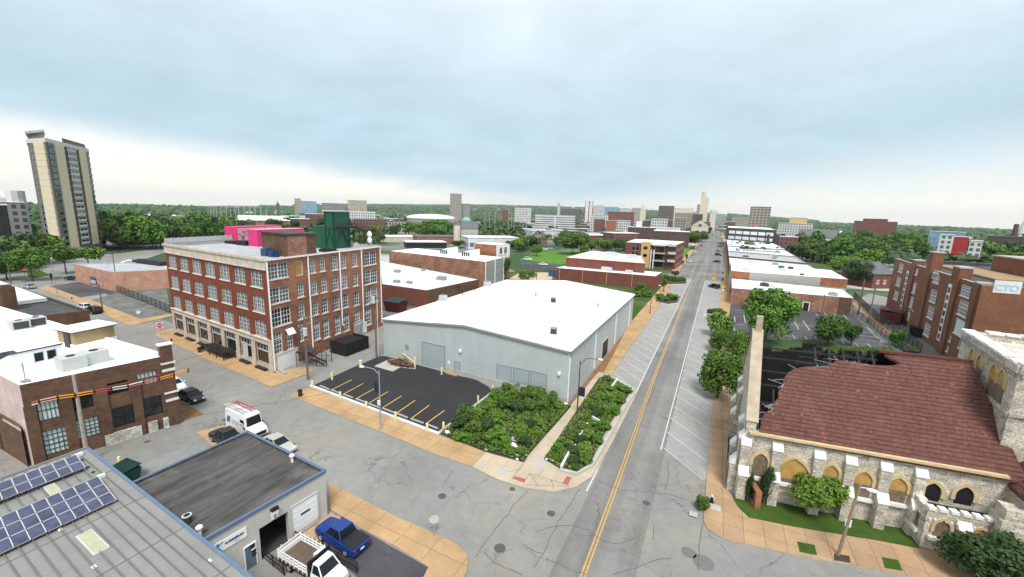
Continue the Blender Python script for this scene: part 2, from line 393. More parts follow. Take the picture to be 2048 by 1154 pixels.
def membrane():
    n = NT('white_roof_membrane'); br = n.nd('ShaderNodeTexBrick', {'Vector': n.tc.outputs['UV'], 'Color1': (.82, .84, .87), 'Color2': (.80, .82, .85), 'Mortar': (.72, .735, .755), 'Scale': 1., 'Mortar Size': .03, 'Mortar Smooth': .5, 'Bias': 0., 'Brick Width': 14., 'Row Height': 3.})
    c = n.scale(br.outputs[0], n.mapr(n.noise(.25, 5, .6), .3, .7, .96, 1.03)); c = n.mix(n.mapr(n.noise(.4, 7, .7, n.mapping((1, .4, 1))), .56, .74, 0, .22), c, (.58, .58, .56))
    return n.out(c, .6, None, 0, 0, .3)
m_roofw = membrane()
m_roofw2 = P('worn_white_roof', (.66, .67, .69), .7, .12, .35, dirt=((.3, .3, .31), .55))
m_roofg = P('grey_roof_felt', (.36, .37, .385), .8, .22, .3, dirt=((.62, .63, .65), .6))
m_roofd = P('dark_roof_felt', (.06, .06, .063), .85, .3, .4, dirt=((.17, .16, .15), .4))
m_conc = P('concrete', (.4, .39, .36), .9, .2, .8)
m_brickred = BRICK('painted_red_brick', (.235, .062, .03), (.19, .052, .027), (.16, .06, .04), var=.16, pale=.0)
m_brick = BRICK('weathered_red_brick', (.36, .135, .068), (.25, .092, .052), (.34, .24, .18), pale=.4, dark=.35)
m_brickdk = BRICK('dark_brown_brick', (.155, .083, .052), (.108, .058, .039), (.13, .09, .06), var=.3, pale=.12, palec=(.3, .24, .2))
m_brick2 = BRICK('school_brick', (.25, .10, .058), (.2, .08, .048), (.17, .10, .07), var=.2, pale=.06)
m_brick3 = BRICK('orange_brick', (.36, .14, .07), (.28, .10, .05), (.3, .2, .14), pale=.2)
m_brick4 = BRICK('brown_red_brick', (.20, .06, .04), (.16, .05, .035), (.2, .12, .1), pale=.05, var=.15)
m_brickpatch = BRICK('patchy_bleached_brick', (.34, .15, .09), (.2, .085, .05), (.4, .3, .24), pale=.75, palec=(.5, .43, .36), var=.4)
m_stone = STONE('rubble_limestone', (.69, .63, .53), (.54, .485, .40), (.23, .205, .17))
m_stonew = STONE('white_field_stone', (.75, .73, .68), (.5, .46, .4), (.2, .18, .15), .6, .28)
m_trim = P('sandstone_trim', (.55, .42, .24), .85, .25, 1.2)
m_limew = P('pale_limestone', (.74, .72, .68), .8, .12, 1.5)
m_terra = P('cream_terracotta', (.56, .49, .39), .8, .25, .8, dirt=((.22, .18, .14), .5))
m_trunk = P('bark', (.10, .075, .055), .95, .3, 4., coord='Object')
m_tire = P('tyre_rubber', (.012, .012, .013), .8, .2, 3., coord='Object')
m_leaf = LEAF('leaf_green', (.034, .076, .010), (.16, .275, .030))
m_leafb = LEAF('leaf_bright', (.035, .095, .010), (.135, .27, .03))
m_leafd = LEAF('leaf_dark', (.018, .04, .010), (.062, .11, .028))
m_leafy = LEAF('leaf_olive', (.04, .07, .012), (.14, .2, .035))
m_leaff = LEAF('flowering_shrub', (.034, .08, .012), (.13, .23, .03), (.42, .42, .2))
# ---------------------------------------------------------------- ground, streets, pavements
def px(*ps): return [at(x, y) for x, y in ps]
def sheet(name, pts, z, m, kind='structure'):
    b = MB(); a = sum(pts[i][0]*pts[(i+1) % len(pts)][1]-pts[(i+1) % len(pts)][0]*pts[i][1] for i in range(len(pts)))
    if a < 0: pts = pts[::-1]
    b.poly([(p[0], p[1], z) for p in pts]); return tag(b.build(name, m), kind=kind)
def slab(name, pts, z0, z1, m, side=None):
    b = MB(); b.prism([(p[0], p[1]) for p in pts], z0, z1, 1, 0); return tag(b.build(name, [m, side or m_kerb]), kind='structure')
HZ = [(-900, 428), (0, 415), (200, 414), (450, 411), (700, 410), (1000, 412), (1200, 418), (1440, 428), (1560, 437), (1700, 447), (1850, 457), (2040, 468), (2600, 470)]
HZ = [(atan2(d.x, d.y), d.z/hypot(d.x, d.y)) for d in (ray(p) for p in HZ)]
def horizon(az):
    if az <= HZ[0][0]: return HZ[0][1]
    for (a, e), (b, f) in zip(HZ, HZ[1:]):
        if az <= b: return e+(f-e)*(az-a)/(b-a)
    return HZ[-1][1]
def terrain(x, y):
    r = hypot(x, y)
    if r < 700: return -.06
    e = horizon(atan2(x, y)); top = CAMZ+e*r
    if e > 0:
        t = min(1, max(0, (r-1500)/6000)); s = t*t*(3-2*t)
        z = s*(CAMZ+e*7600)*(r/7500 if r > 7500 else 1)
    else: z = min(0, top)
    return -.06+z
def make_ground():
    b = MB(); rs = [0, 15, 40, 90, 160, 260, 400, 550, 700, 850, 1000, 1200, 1450, 1750, 2100, 2600, 3200, 4000, 5000, 6200, 7500, 9000]; n = 120
    vs = [(0, 0, -.06)]; fs = []
    for r in rs[1:]:
        for k in range(n):
            a = 2*pi*k/n; x, y = r*sin(a), r*cos(a); vs.append((x, y, terrain(x, y)))
    for k in range(n): fs.append((0, 1+(k+1) % n, 1+k))
    for i in range(len(rs)-2):
        for k in range(n):
            j = (k+1) % n; o = 1+i*n; fs.append((o+k, o+j, o+n+j, o+n+k))
    b.add(vs, fs)
    n_ = NT('city_ground'); uv = n_.tc.outputs['Object']
    a = n_.noise(.012, 5, .6, uv); f = n_.noise(.09, 5, .65, uv)
    vo = n_.nd('ShaderNodeTexVoronoi', {'Vector': uv, 'Scale': .022}); sp = n_.nd('ShaderNodeSeparateXYZ', {0: vo.outputs['Color']})
    c = n_.mix(n_.mapr(f, .4, .6), (.05, .085, .03), (.10, .13, .05))
    c = n_.mix(n_.mapr(sp.outputs[0], .46, .5), c, (.2, .2, .195)); c = n_.mix(n_.mapr(sp.outputs[1], .86, .9), c, (.42, .42, .42))
    c = n_.mix(n_.mapr(a, .45, .6), c, (.045, .085, .03))
    tag(b.build('ground', n_.out(c, .95, None, 0, 0, .1), base=(0, 0, 0), uv=False), kind='structure')
make_ground()
# all the near tarmac: the cross street, alleys and yards
sheet('cross_street', [(-330, 40), (-330, 110), (-215, 66), (-160, 54), (-100, 46), (-60, 110), (-10, 110), (-10, 50), (60, 50), (90, 44), (90, -60), (-130, -60), (-140, 20), (-330, 20)], -.03, m_asph)
sheet('left_avenue', px((20, 520), (60, 505), (225, 508), (330, 496), (330, 505), (160, 560), (80, 578), (0, 640), (-60, 640), (-60, 530)), -.026, m_asph_far)
sheet('parking_strip', [(-13.7, 58), (2, 44), (2.2, 77), (3.2, 153), (4.2, 200), (-15.2, 200), (-14, 114)], -.022, m_park)
ms = [(-9.0, -60), (-2.6, -60), (-3.0, 107), (-2.8, 201), (4.5, 201.5), (7.4, 404), (3, 900), (-5, 1850), (-22, 1850), (-22, 900), (-16.5, 404), (-16.0, 201), (-8.6, 200), (-8.6, 64)]
sheet('main_street', ms, -.018, m_asph_main)
def stripe(name, pts, w, m=None, z=-.012, dash=None, kind='structure', mb=None):
    b = mb or MB(); pts = [Vector((p[0], p[1], 0)) for p in pts]
    for p, q in zip(pts, pts[1:]):
        d = (q-p); l = d.length; d.normalize(); s = Vector((-d.y, d.x, 0))*w/2; t = 0
        while t < l-.01:
            e = min(l, t+(dash[0] if dash else l)); a, c = p+d*t, p+d*e
            b.poly([(a-s)+Vector((0, 0, z)), (c-s)+Vector((0, 0, z)), (c+s)+Vector((0, 0, z)), (a+s)+Vector((0, 0, z))]); t = e+(dash[1] if dash else 1)
    return None if mb else tag(b.build(name, m or m_wline), kind=kind)
cl = px((1150, 1200), (1165, 1154), (1240, 950), (1310, 750), (1385, 560))
off = lambda ps, o: [(p[0]+o, p[1]) for p in ps]
b = MB(); stripe('', off(cl, -.14), .13, mb=b); stripe('', off(cl, .14), .13, mb=b); tag(b.build('double_yellow_line', m_yline), kind='structure')
b = MB()
stripe('', [(-8.95, 36.5), (-8.8, 66), (-8.7, 120), (-8.75, 199)], .13, mb=b); stripe('', [(-3.3, 48), (-3.1, 107), (-2.8, 200)], .13, mb=b)
stripe('', [(-9.2, 222), (-9.8, 420)], .13, mb=b, dash=(2.5, 6)); stripe('', [(-3.6, 222), (-1.8, 420)], .13, mb=b, dash=(2.5, 6)); stripe('', [(-12.2, 216), (-9.2, 232)], .15, mb=b)
tag(b.build('white_edge_line', m_wline), kind='structure')
b = MB()
for k in range(24):
    y = 69.1+4.05*k
    if y < 118 or y > 152: stripe('', [(-13.5, y), (-8.9, y-5.3)], .1, mb=b)
for k in range(30):
    y = 48.6+4.1*k
    if not 100 < y < 112 and y < 178: stripe('', [(-3.1, y), (1.4, y-4.4)], .09, mb=b)
tag(b.build('parking_bay_lines', m_wline), kind='structure')
b = MB()
for yy in (201.5, 219.5):
    for k in range(12): stripe('', [(-13.2+k*1.6, yy-.35), (-13.2+k*1.6, yy+.35)], .7, mb=b, z=-.008)
tag(b.build('crosswalk_dashes', m_wline), kind='structure')
# pavements
slab('corner_sidewalk', px((944, 934.5), (984, 955), (1010, 965), (1052, 977.5), (1108, 984.5), (1152, 975), (1183, 955), (1197, 934), (1225, 885), (1272, 791), (1262, 778), (1216, 748), (1197, 745), (1056, 913), (1047, 927), (972, 906)), -.1, .1, m_newc)
slab('lot_sidewalk', px((579.4, 791.7), (690, 836), (805, 881.5), (860, 905), (944, 934.5), (972, 906), (906.5, 881), (875.5, 871), (619.5, 776)), -.1, .1, m_tan)
slab('street_sidewalk_left', [at(1222, 752), at(1256, 700), (-13.75, 113), (-14.1, 150), (-14.6, 195), (-17.5, 195), (-17.6, 110), (-17.4, 100), (-15.8, 78), (-15.2, 68.5)], -.1, .1, m_tan)
slab('street_sidewalk_beyond', [(-15.5, 222), (-16.5, 404), (-21, 800), (-25, 800), (-19.5, 404), (-19, 222)], -.1, .1, m_tan)
slab('church_sidewalk', px((1407, 1044), (1414, 1058), (1440, 1075), (1466, 1084), (1597, 1113), (1760, 1142), (1860, 1165), (2000, 1195), (2140, 1215), (2140, 1150), (1911, 1111), (1838, 1099), (1760, 1084), (1590, 1056), (1497, 1037), (1475, 1015), (1466, 999), (1451, 972), (1459, 830), (1463, 798)) + [Vector((5.2, 130, 0)), Vector((4.4, 130, 0)), Vector((2.4, 130, 0)), at(1428, 791), at(1413, 960)], -.1, .1, m_tan2)
slab('right_street_sidewalk', [(2.4, 130), (3.0, 153), (4.4, 210), (7.2, 404), (5, 900), (9, 900), (10.6, 404), (7.4, 210), (6.2, 153), (5.3, 130)], -.1, .1, m_tan)
slab('yard_sidewalk', px((657, 965), (789, 1033), (880, 1073), (916, 1091), (932, 1108), (936, 1122), (934, 1142), (926, 1158), (905, 1178), (836, 1178), (857, 1135), (790, 1093), (722, 1058), (668, 1024), (661, 1020)), -.1, .08, m_tan)
sheet('garage_apron', px((585, 1078), (662, 1024), (700, 1045), (620, 1100)), -.02, m_tan2)
sheet('yard_asphalt', px((640, 1085), (722, 1058), (857, 1135), (836, 1178), (740, 1178)), -.016, m_lot2)
slab('brick_building_sidewalk', px((311.5, 672), (317, 664), (345, 658), (349, 667), (547, 748), (590, 737), (631, 741), (590, 758), (543, 775.5), (420, 722)), -.1, .12, m_tan)
slab('far_corner_sidewalk', [at(*z0(*p)) for p in ((420, 510), (500, 480), (835, 605), (935, 622), (1470, 832), (1800, 775), (1800, 800), (1425, 892), (1330, 893), (1290, 872), (800, 652))], -.1, .1, m_tan)
sheet('dark_gravel_lot', [at(*z0(*p)) for p in ((505, 485), (830, 438), (1200, 545), (830, 605))], -.014, m_lot2)
sheet('rubble_lot', [at(*z0(*p)) for p in ((960, 625), (1225, 548), (1740, 478), (1795, 770), (1470, 835))], -.014, m_rubble)
sheet('side_dirt_strip', px((349, 795), (408, 828), (357, 845)), -.014, m_dirt)
sheet('tan_parking_patch', px((392, 864), (448, 850), (484, 866), (432, 896)), -.014, m_tan)
sheet('parking_lot', px((622, 772.5), (876, 868.5), (986, 786), (977, 773), (950, 758), (917, 751.5), (768, 711.5), (757, 713), (696, 739)), -.012, m_lot)
slab('lot_kerb', px((619, 773.5), (875.5, 871), (880, 868), (622, 771)), -.1, .22, m_kerbw, m_kerbw)
slab('lot_end_kerb', px((875.5, 871), (986, 787), (989, 784), (984, 784), (874, 867)), -.1, .16, m_conc, m_conc)
slab('planting_bed', px((880, 870), (989, 785), (1060, 785), (1134, 806.6), (1143, 813), (1056, 913), (1047, 926), (972, 905.5), (907, 881)), -.1, .1, m_mulch, m_kerb)
slab('roadside_planting_bed', px((1087, 920), (1198, 757), (1213, 752), (1234, 762), (1261, 785), (1216, 856), (1180, 930), (1153, 948), (1121, 941)), -.05, .16, m_mulch, m_conc)
sheet('bare_earth_strip', [at(1135, 808), at(1264, 647), (-14.9, 112), (-14.8, 88), at(1222, 752), at(1197, 746), at(1143, 813)], .02, m_dirt)
sheet('church_lawn', px((1466.5, 999), (1475, 1015), (1497, 1037), (1590, 1056), (1760, 1084), (1838, 1099), (1850, 1050), (1600, 985), (1470, 985)), .11, m_grass)
for k, q in enumerate((((1594, 1085), (1629, 1092), (1634, 1113), (1599, 1106)), ((1763, 1116), (1795, 1122), (1805, 1144), (1769, 1138)), ((1667, 1109), (1698, 1114), (1701, 1128), (1668, 1123)))):
    sheet('grass_patch', px(*q), .108, m_grass if k < 2 else m_mulch)
sheet('side_lawn', px((1500, 700), (1780, 694), (1800, 705), (1700, 740), (1500, 735)), .01, m_grass)
sheet('church_lot', [at(*zN(*p)) for p in ((245, 720), (250, 940), (480, 1000), (900, 1000), (1385, 1060), (1385, 985), (1165, 800), (700, 740))], -.014, m_lot2)
b = MB()
for a, c in (((740, 770), (765, 800)), ((720, 845), (760, 920)), ((790, 850), (845, 925)), ((890, 795), (910, 815)), ((955, 790), (975, 812)), ((1030, 795), (1055, 828)), ((1105, 805), (1135, 840)), ((1075, 840), (1130, 848)), ((1075, 855), (1130, 862)), ((700, 880), (870, 893)), ((335, 795), (350, 870)), ((265, 820), (270, 860)), ((280, 770), (340, 776)), ((290, 880), (345, 886)), ((262, 905), (270, 935)), ((710, 960), (735, 990)), ((805, 975), (830, 1000)), ((1090, 1005), (1115, 1035)), ((1195, 1025), (1220, 1050)), ((1285, 1025), (1330, 1065)), ((1140, 885), (1180, 920)), ((1285, 905), (1330, 945)), ((1215, 890), (1290, 905)), ((1220, 935), (1360, 950)), ((1230, 965), (1385, 980)), ((1330, 955), (1380, 990))):
    stripe('', [at(*zN(*a)), at(*zN(*c))], .14, mb=b, z=-.009)
tag(b.build('church_lot_lines', m_wline), kind='structure')
sheet('alley_strip', [at(*zN(*p)) for p in ((1168, 720), (1385, 930), (1560, 1060), (1620, 1050), (1470, 920), (1185, 700))], -.012, m_tan2)
sheet('school_yard', [at(*zN(*p)) for p in ((1185, 700), (1300, 640), (1480, 680), (1620, 1050), (1470, 920))], -.015, m_asph_far)
sheet('vacant_green', px((1037, 520), (1073, 503), (1185, 501), (1190, 510), (1140, 524), (1125, 529)), .0, m_grass2)
sheet('apartment_lawn', [at(*z8(*p)) for p in ((590, 330), (690, 325), (640, 440), (585, 465))], .02, m_grass2)
sheet('far_lawn', px((750, 460), (830, 462), (835, 474), (760, 478)), .0, m_grass2)
sheet('tower_lawn', [at(*z0(*p)) for p in ((270, 320), (430, 320), (530, 370), (360, 400), (300, 390))], .0, m_grass)
sheet('alley_patch', [at(*zD(*p)) for p in ((730, 300), (900, 240), (1250, 130), (1470, 70), (1560, 110), (1640, 170), (1100, 400), (900, 420))], -.02, m_asph_far)
sheet('tar_patch', px((470, 985 - 60), (560, 915), (590, 935), (500, 948)), -.019, m_asph_far)
sheet('repair_strip', px((700, 905), (735, 893), (1000, 1010), (960, 1022)), -.0195, m_asph_far)
# parking lot markings and manholes
b = MB()
for a, c in (((420, 577), (592, 491)), ((520, 612), (686, 522)), ((620, 652), (790, 558)), ((728, 688), (890, 589)), ((845, 722), (1003, 624)), ((962, 765), (1115, 660)), ((1075, 815), (1232, 700)), ((1200, 855), (1355, 745))):
    stripe('', [at(*zF(*a)), at(*zF(*c))], .13, mb=b, z=-.008)
tag(b.build('yellow_bay_lines', m_yline2), kind='structure')
m_iron = P('cast_iron', (.085, .08, .076), .7, .3, 3.)
m_patch = P('patched_asphalt', (.15, .147, .14), .9, .25, 1.5)
def disc(name, p, r, m, z=-.006, sq=False):
    c = at(*p); n = 4 if sq else 14
    sheet(name, [(c.x+r*cos(2*pi*k/n+pi/4), c.y+r*sin(2*pi*k/n+pi/4)) for k in range(n)], z, m)
for p, r in ((zI(690, 432), .38), (zI(340, 668), .48), (zE(1432, 653), .4), (z8(735, 1030), .4), (zI(425, 265), .3), (zI(1340, 360), .35), (zC(850, 932), .3), (zE(97, 180), .4)): disc('manhole_cover', p, r, m_iron)
for p, r in ((zI(1730, 765), .8), (zI(1630, 698), .6)): disc('asphalt_patch', p, r, m_patch, -.01)
for p, r in ((zI(1660, 443), .5), (zK(130, 575), .6), (zI(360, 155), .75), (zH(955, 808), .9)): disc('drain_cover', p, r, m_conc, .106, True)
m_red = P('red_tactile_paving', (.36, .10, .08), .9, .2, 3.)
for q in (((735, 915), (818, 940), (800, 970), (700, 935)), ((1168, 915), (1210, 922), (1180, 988), (1132, 978))): sheet('tactile_paving', [at(*zH(*p)) for p in q], .106, m_red)
b = MB()
for a, c in (((855, 893), (800, 970)), ((855, 893), (1190, 995)), ((855, 893), (925, 1005)), ((1035, 945), (1060, 1020)), ((800, 990), (1180, 1000)), ((700, 935), (840, 745)), ((925, 912), (980, 845)), ((665, 880), (790, 850))): stripe('', [at(*zH(*a)), at(*zH(*c))], .04, mb=b, z=.104)
tag(b.build('sidewalk_joints', m_dgrey), kind='structure')
b = MB()   # long sealed cracks of the crossing
for ps in (((530, 280), (440, 370), (370, 470), (270, 590), (140, 765)), ((880, 270), (800, 400), (740, 490), (640, 700), (560, 830)), ((1010, 205), (1100, 250), (1190, 275), (1360, 285), (1520, 305), (1640, 345)), ((850, 575), (1000, 590), (1060, 625), (1160, 637), (1240, 605), (1330, 570)), ((650, 740), (760, 780), (850, 830), (960, 850)), ((1100, 850), (1190, 825), (1290, 795), (1400, 750), (1540, 735)), ((590, 560), (700, 520), (830, 512), (940, 545), (1010, 590)), ((1720, 500), (1700, 650), (1690, 860)), ((1395, 510), (1380, 640)), ((500, 640), (570, 690), (640, 705)), ((230, 690), (300, 770), (420, 820), (520, 860)), ((1490, 60), (1490, 200), (1460, 290))):
    pp = []
    for (x0, y0), (x1, y1) in zip(ps, ps[1:]):
        for k in range(5):
            t = k/5; pp.append(at(*zI(x0+(x1-x0)*t+rnd.uniform(-5, 5), y0+(y1-y0)*t+rnd.uniform(-4, 4))))
    stripe('', pp, .045, mb=b, z=-.0065)
tag(b.build('road_cracks', P('crack_filler', (.10, .098, .094), .9, .3, 1.)), kind='structure')
# ---------------------------------------------------------------- building kit
def facade(b, w, z0, z1, holes, m=0, depth=.2, top=None):
    us = sorted({0, round(w.L, 4)} | {round(x, 4) for h in holes for x in h[:2] if 0 < x < w.L}); zs = sorted({round(z0, 4), round(z1, 4)} | {round(x, 4) for h in holes for x in h[2:4] if z0 < x < z1})
    for u, v in zip(us, us[1:]):
        for p, q in zip(zs, zs[1:]):
            cu, cz = (u+v)/2, (p+q)/2
            if any(h[0] < cu < h[1] and h[2] < cz < h[3] for h in holes): continue
            b.quad(w.p(u, p), w.p(v, p), w.p(v, q), w.p(u, q), m)
    for h in holes:
        u, v, p, q = max(h[0], 0), min(h[1], w.L), max(h[2], z0), min(h[3], z1); d = -depth
        b.quad(w.p(u, p), w.p(u, p, d), w.p(u, q, d), w.p(u, q), m); b.quad(w.p(v, p, d), w.p(v, p), w.p(v, q), w.p(v, q, d), m)
        b.quad(w.p(u, p), w.p(v, p), w.p(v, p, d), w.p(u, p, d), m); b.quad(w.p(u, q, d), w.p(v, q, d), w.p(v, q), w.p(u, q), m)
_wc = {}
# style: panes across, panes up, frame material, bar, glass, sill material, transom share (0 none), mullions (double window)
ST = {
 'sash': (3, 4, m_white, .06, m_glass, m_limew, 0, 0), 'sash2': (6, 4, m_white, .06, m_glass, m_limew, 0, 1),
 'trip': (6, 4, m_lgrey, .075, m_glass, m_limew, 0, 2), 'tall': (3, 5, m_white, .08, m_glass, m_limew, .7, 0),
 'store': (4, 2, m_lgrey, .1, m_glassd, None, .68, 0), 'steel': (5, 5, m_black, .06, m_glassp, None, 0, 0),
 'steeld': (5, 2, m_black, .06, m_glassp, None, 0, 0), 'dark': (2, 2, m_black, .07, m_glassd, None, 0, 0),
 'plain': (1, 1, m_lgrey, .08, m_glassd, None, 0, 0), 'white1': (2, 1, m_white, .12, m_glassd, m_limew, 0, 0),
 'school': (6, 4, m_white, .12, m_glassd, m_limew, 0, 0), 'schoolb': (6, 5, m_white, .1, m_glassp, m_limew, 0, 0), 'board': (1, 1, m_limew, .1, m_ply, None, 0, 0)}
def window(par, w, u0, u1, z0, z1, style, depth=.2, name='window'):
    key = (round(u1-u0, 2), round(z1-z0, 2), style, depth)
    if key not in _wc:
        W_, H_ = key[0], key[1]; nx, nz, fm, bw, gm, sm, tr, mul = ST[style]
        g = MB(); g.quad((0, depth-.02, 0), (W_, depth-.02, 0), (W_, depth-.02, H_), (0, depth-.02, H_))
        f = MB(); y0, y1 = depth-.13, depth-.022
        f.box(0, bw, y0, y1, 0, H_); f.box(W_-bw, W_, y0, y1, 0, H_); f.box(bw, W_-bw, y0, y1, 0, bw); f.box(bw, W_-bw, y0, y1, H_-bw, H_)
        zt = H_
        if tr: zt = H_*tr; f.box(bw, W_-bw, y0-.01, y1, zt-bw*.8, zt+bw*.8)
        for k in range(mul): x = W_*(k+1)/(mul+1); f.box(x-bw*1.1, x+bw*1.1, y0-.012, y1-.001, bw, H_-bw)
        t = bw*.32
        for k in range(1, nx):
            x = W_*k/nx; f.box(x-t, x+t, y0+.03, y1-.002, (zt if tr and style == 'store' else bw), H_-bw)
        for k in range(1, nz):
            z = H_*k/nz; tt = t*1.9 if k == nz//2 and nz > 2 else t
            if not (tr and style == 'store' and z < zt): f.box(bw, W_-bw, y0+.025, y1-.004, z-tt, z+tt)
        s = None
        if sm: s = MB(); s.box(-.12, W_+.12, -.1, depth-.14, -.16, -.002); s = s.mesh('sill', sm)
        _wc[key] = (g.mesh('window', gm), f.mesh('frame', fm), s)
    g, f, s = _wc[key]; o = bpy.data.objects.new(name, g); COL.objects.link(o); o.parent = par
    o.location = w.p(u0, z0)-origin(par); o.rotation_euler = (0, 0, w.rot)
    for n, me in (('frame', f), ('sill', s)):
        if me: c = bpy.data.objects.new(n, me); COL.objects.link(c); c.parent = o
    return o
def panel(par, name, w, r, m, o=.03, t=.06, frame=None, grooves=0, fw=.12, label=None):
    """flat door, shutter or sign on a wall, standing proud of it"""
    u0, u1, z0, z1 = r; b = MB()
    def bx(a, c, p, q, i, j, k): b.hexa([w.p(a, 0, j), w.p(a, 0, i), w.p(c, 0, i), w.p(c, 0, j)], p, q, k)
    bx(u0, u1, z0, z1, .004, o+t*.5, 0)
    if grooves:
        for k in range(1, grooves): z = z0+(z1-z0)*k/grooves; bx(u0+.02, u1-.02, z-.02, z+.02, o, o+t*.5+.012, 0)
    if frame:
        bx(u0-fw, u0-.003, z0, z1+fw, .003, o+t, 1); bx(u1+.003, u1+fw, z0, z1+fw, .003, o+t, 1); bx(u0, u1, z1+.003, z1+fw, .003, o+t, 1)
    ob = b.build(name, [m, frame or m], par)
    if label: ob['label'] = label
    return ob
def shrink(ps, d):
    """inset polygon (counter-clockwise) by d"""
    n = len(ps); out = []
    for i in range(n):
        p0, p1, p2 = (Vector((*ps[j % n][:2], 0)) for j in (i-1, i, i+1)); d1 = (p1-p0).normalized(); d2 = (p2-p1).normalized()
        n1 = Vector((-d1.y, d1.x, 0)); n2 = Vector((-d2.y, d2.x, 0)); q = n1+n2; q = q/max(.3, q.dot(n1)); out.append(p1+q*d)
    return out
def building(name, label, cat, foot, z1, mw, mr, par=.5, z0=-.1, wins=None, group=None, cop=None, cw=.3, sides=None, depth=.2, blank=True):
    """foot: corner points, counter-clockwise from above, first edge = front. wins: {edge: [(u0,u1,z0,z1,style)]}"""
    foot = [Vector((p[0], p[1], 0)) for p in foot]
    c = sum(foot, Vector())/len(foot); t = thing(name, label, cat, (c.x, c.y, 0), 0, group); t['_'] = 0; del t['_']
    ws = [Wall(foot[i], foot[(i+1) % len(foot)]) for i in range(len(foot))]; b = MB(); wins = wins or {}; mats = [mw]; sides = sides or {}
    for i, w in enumerate(ws):
        k = 0
        if i in sides: mats.append(sides[i]); k = len(mats)-1
        facade(b, w, z0, z1, wins.get(i, []), k, depth)
    ins = shrink(foot, cw); n = len(foot); rz = z1-par
    mats.append(mr); kr = len(mats)-1; mats.append(cop or mw); kc = len(mats)-1
    for i in range(n):
        j = (i+1) % n; V = lambda p, z: (p.x, p.y, z)
        b.quad(V(ins[j], rz), V(ins[i], rz), V(ins[i], z1), V(ins[j], z1), kr)
        b.quad(V(foot[i], z1), V(foot[j], z1), V(ins[j], z1), V(ins[i], z1), kc)
    b.build('wall', mats, t)
    r = MB(); r.poly([(p.x, p.y, rz) for p in ins]); r.build('roof', mr, t)
    for i, l in wins.items():
        for h in l:
            if h[4]: window(t, ws[i], *h[:5], depth=depth)
    return t, ws
def rows(w, n, zs, frac, style, u0=0, u1=None):
    u1 = w if u1 is None else u1; p = (u1-u0)/n
    return [(u0+p*(k+.5-frac/2), u0+p*(k+.5+frac/2), a, c, style) for a, c in zs for k in range(n)]
def child(par, name, m, fn, smooth=False):
    b = MB(); fn(b); return b.build(name, m, par, smooth)
def parts(par, name, m, fn):
    b = MB(); fn(b); pieces(par, name, m, b)
def single(name, label, cat, m, fn, group=None, smooth=False):
    b = MB(); fn(b); return tag(b.build(name, m, None, smooth), label, cat, group)
def text(s, size, w, u, z, par, m, o=.05, name='lettering', ext=.01, bold=0):
    c = bpy.data.curves.new('t', 'FONT'); c.body = s; c.size = size; c.extrude = ext; c.offset = bold
    tmp = bpy.data.objects.new('t', c); COL.objects.link(tmp); bpy.context.view_layer.update()
    me = bpy.data.meshes.new_from_object(tmp.evaluated_get(bpy.context.evaluated_depsgraph_get())); bpy.data.objects.remove(tmp)
    ob = bpy.data.objects.new(name, me); COL.objects.link(ob); me.materials.clear(); me.materials.append(m)
    ob.rotation_euler = (pi/2, 0, w.rot); ob.parent = par; ob.location = w.p(u, z, o)-origin(par); return ob
# ---------------------------------------------------------------- red brick factory
FA, FC, FR = Vector((-99.5, 43.7, 0)), Vector((-62.5, 40.3, 0)), Vector((-67.7, 70.2, 0)); FD = FA+(FR-FC)
wl, wr = Wall(FA, FC), Wall(FC, FR)
FZ = 18.6
lw = []
fl = [(5.6, 8.3), (9.75, 12.45), (13.9, 16.5)]
for z0_, z1_ in fl: lw += rows(wl.L, 7, [(z0_, z1_)], .68, 'trip', .3, wl.L-.4)
lw += rows(wl.L, 7, [(1.0, 4.3)], .74, 'store', .3, wl.L-.4)
R4 = [((622, 430), (740, 500)), ((780, 412), (828, 490)), ((863, 402), (900, 475)), ((918, 392), (955, 465)), ((988, 385), (1028, 457)), ((1040, 378), (1075, 448)), ((1107, 370), (1140, 438)), ((1172, 362), (1248, 425)),
      ((633, 572), (748, 635)), ((788, 540), (832, 612)), ((868, 528), (910, 598)), ((925, 513), (965, 585)), ((993, 502), (1032, 572)), ((1045, 490), (1083, 562)), ((1112, 480), (1145, 548)), ((1177, 468), (1253, 530)),
      ((643, 695), (758, 762)), ((795, 665), (838, 737)), ((875, 650), (915, 715)), ((932, 632), (972, 702)), ((1000, 618), (1038, 685)), ((1050, 605), (1088, 672)), ((1115, 592), (1150, 660)), ((1183, 575), (1256, 640)),
      ((655, 828), (712, 932)), ((725, 810), (772, 910)), ((805, 785), (845, 860)), ((885, 765), (927, 855)), ((938, 752), (980, 845)), ((1005, 732), (1045, 822)), ((1055, 720), (1095, 805)), ((1122, 705), (1157, 765)), ((1183, 685), (1222, 770))]
rw = []
for k, (a, c) in enumerate(R4):
    (u0, z1_), (u1, z0_) = wr.uz(zB(*a)), wr.uz(zB(*c))
    if k in (7, 15, 23): u1 = min(u1, wr.L-.5)
    st = 'sash2' if k in (0, 7, 8, 15, 16, 23) else 'board' if k == 1 else 'tall' if k >= 24 else 'sash'
    rw.append((u0, u1, z0_, z1_, st))
fac, FW = building('brick_factory', 'four storey red brick factory with cream storefront band and rooftop structures', 'factory', [FA, FC, FR, FD], FZ, m_brick, m_roofg, .6, wins={0: lw, 1: rw}, cop=m_terra, sides={0: m_brickred}, depth=.25)
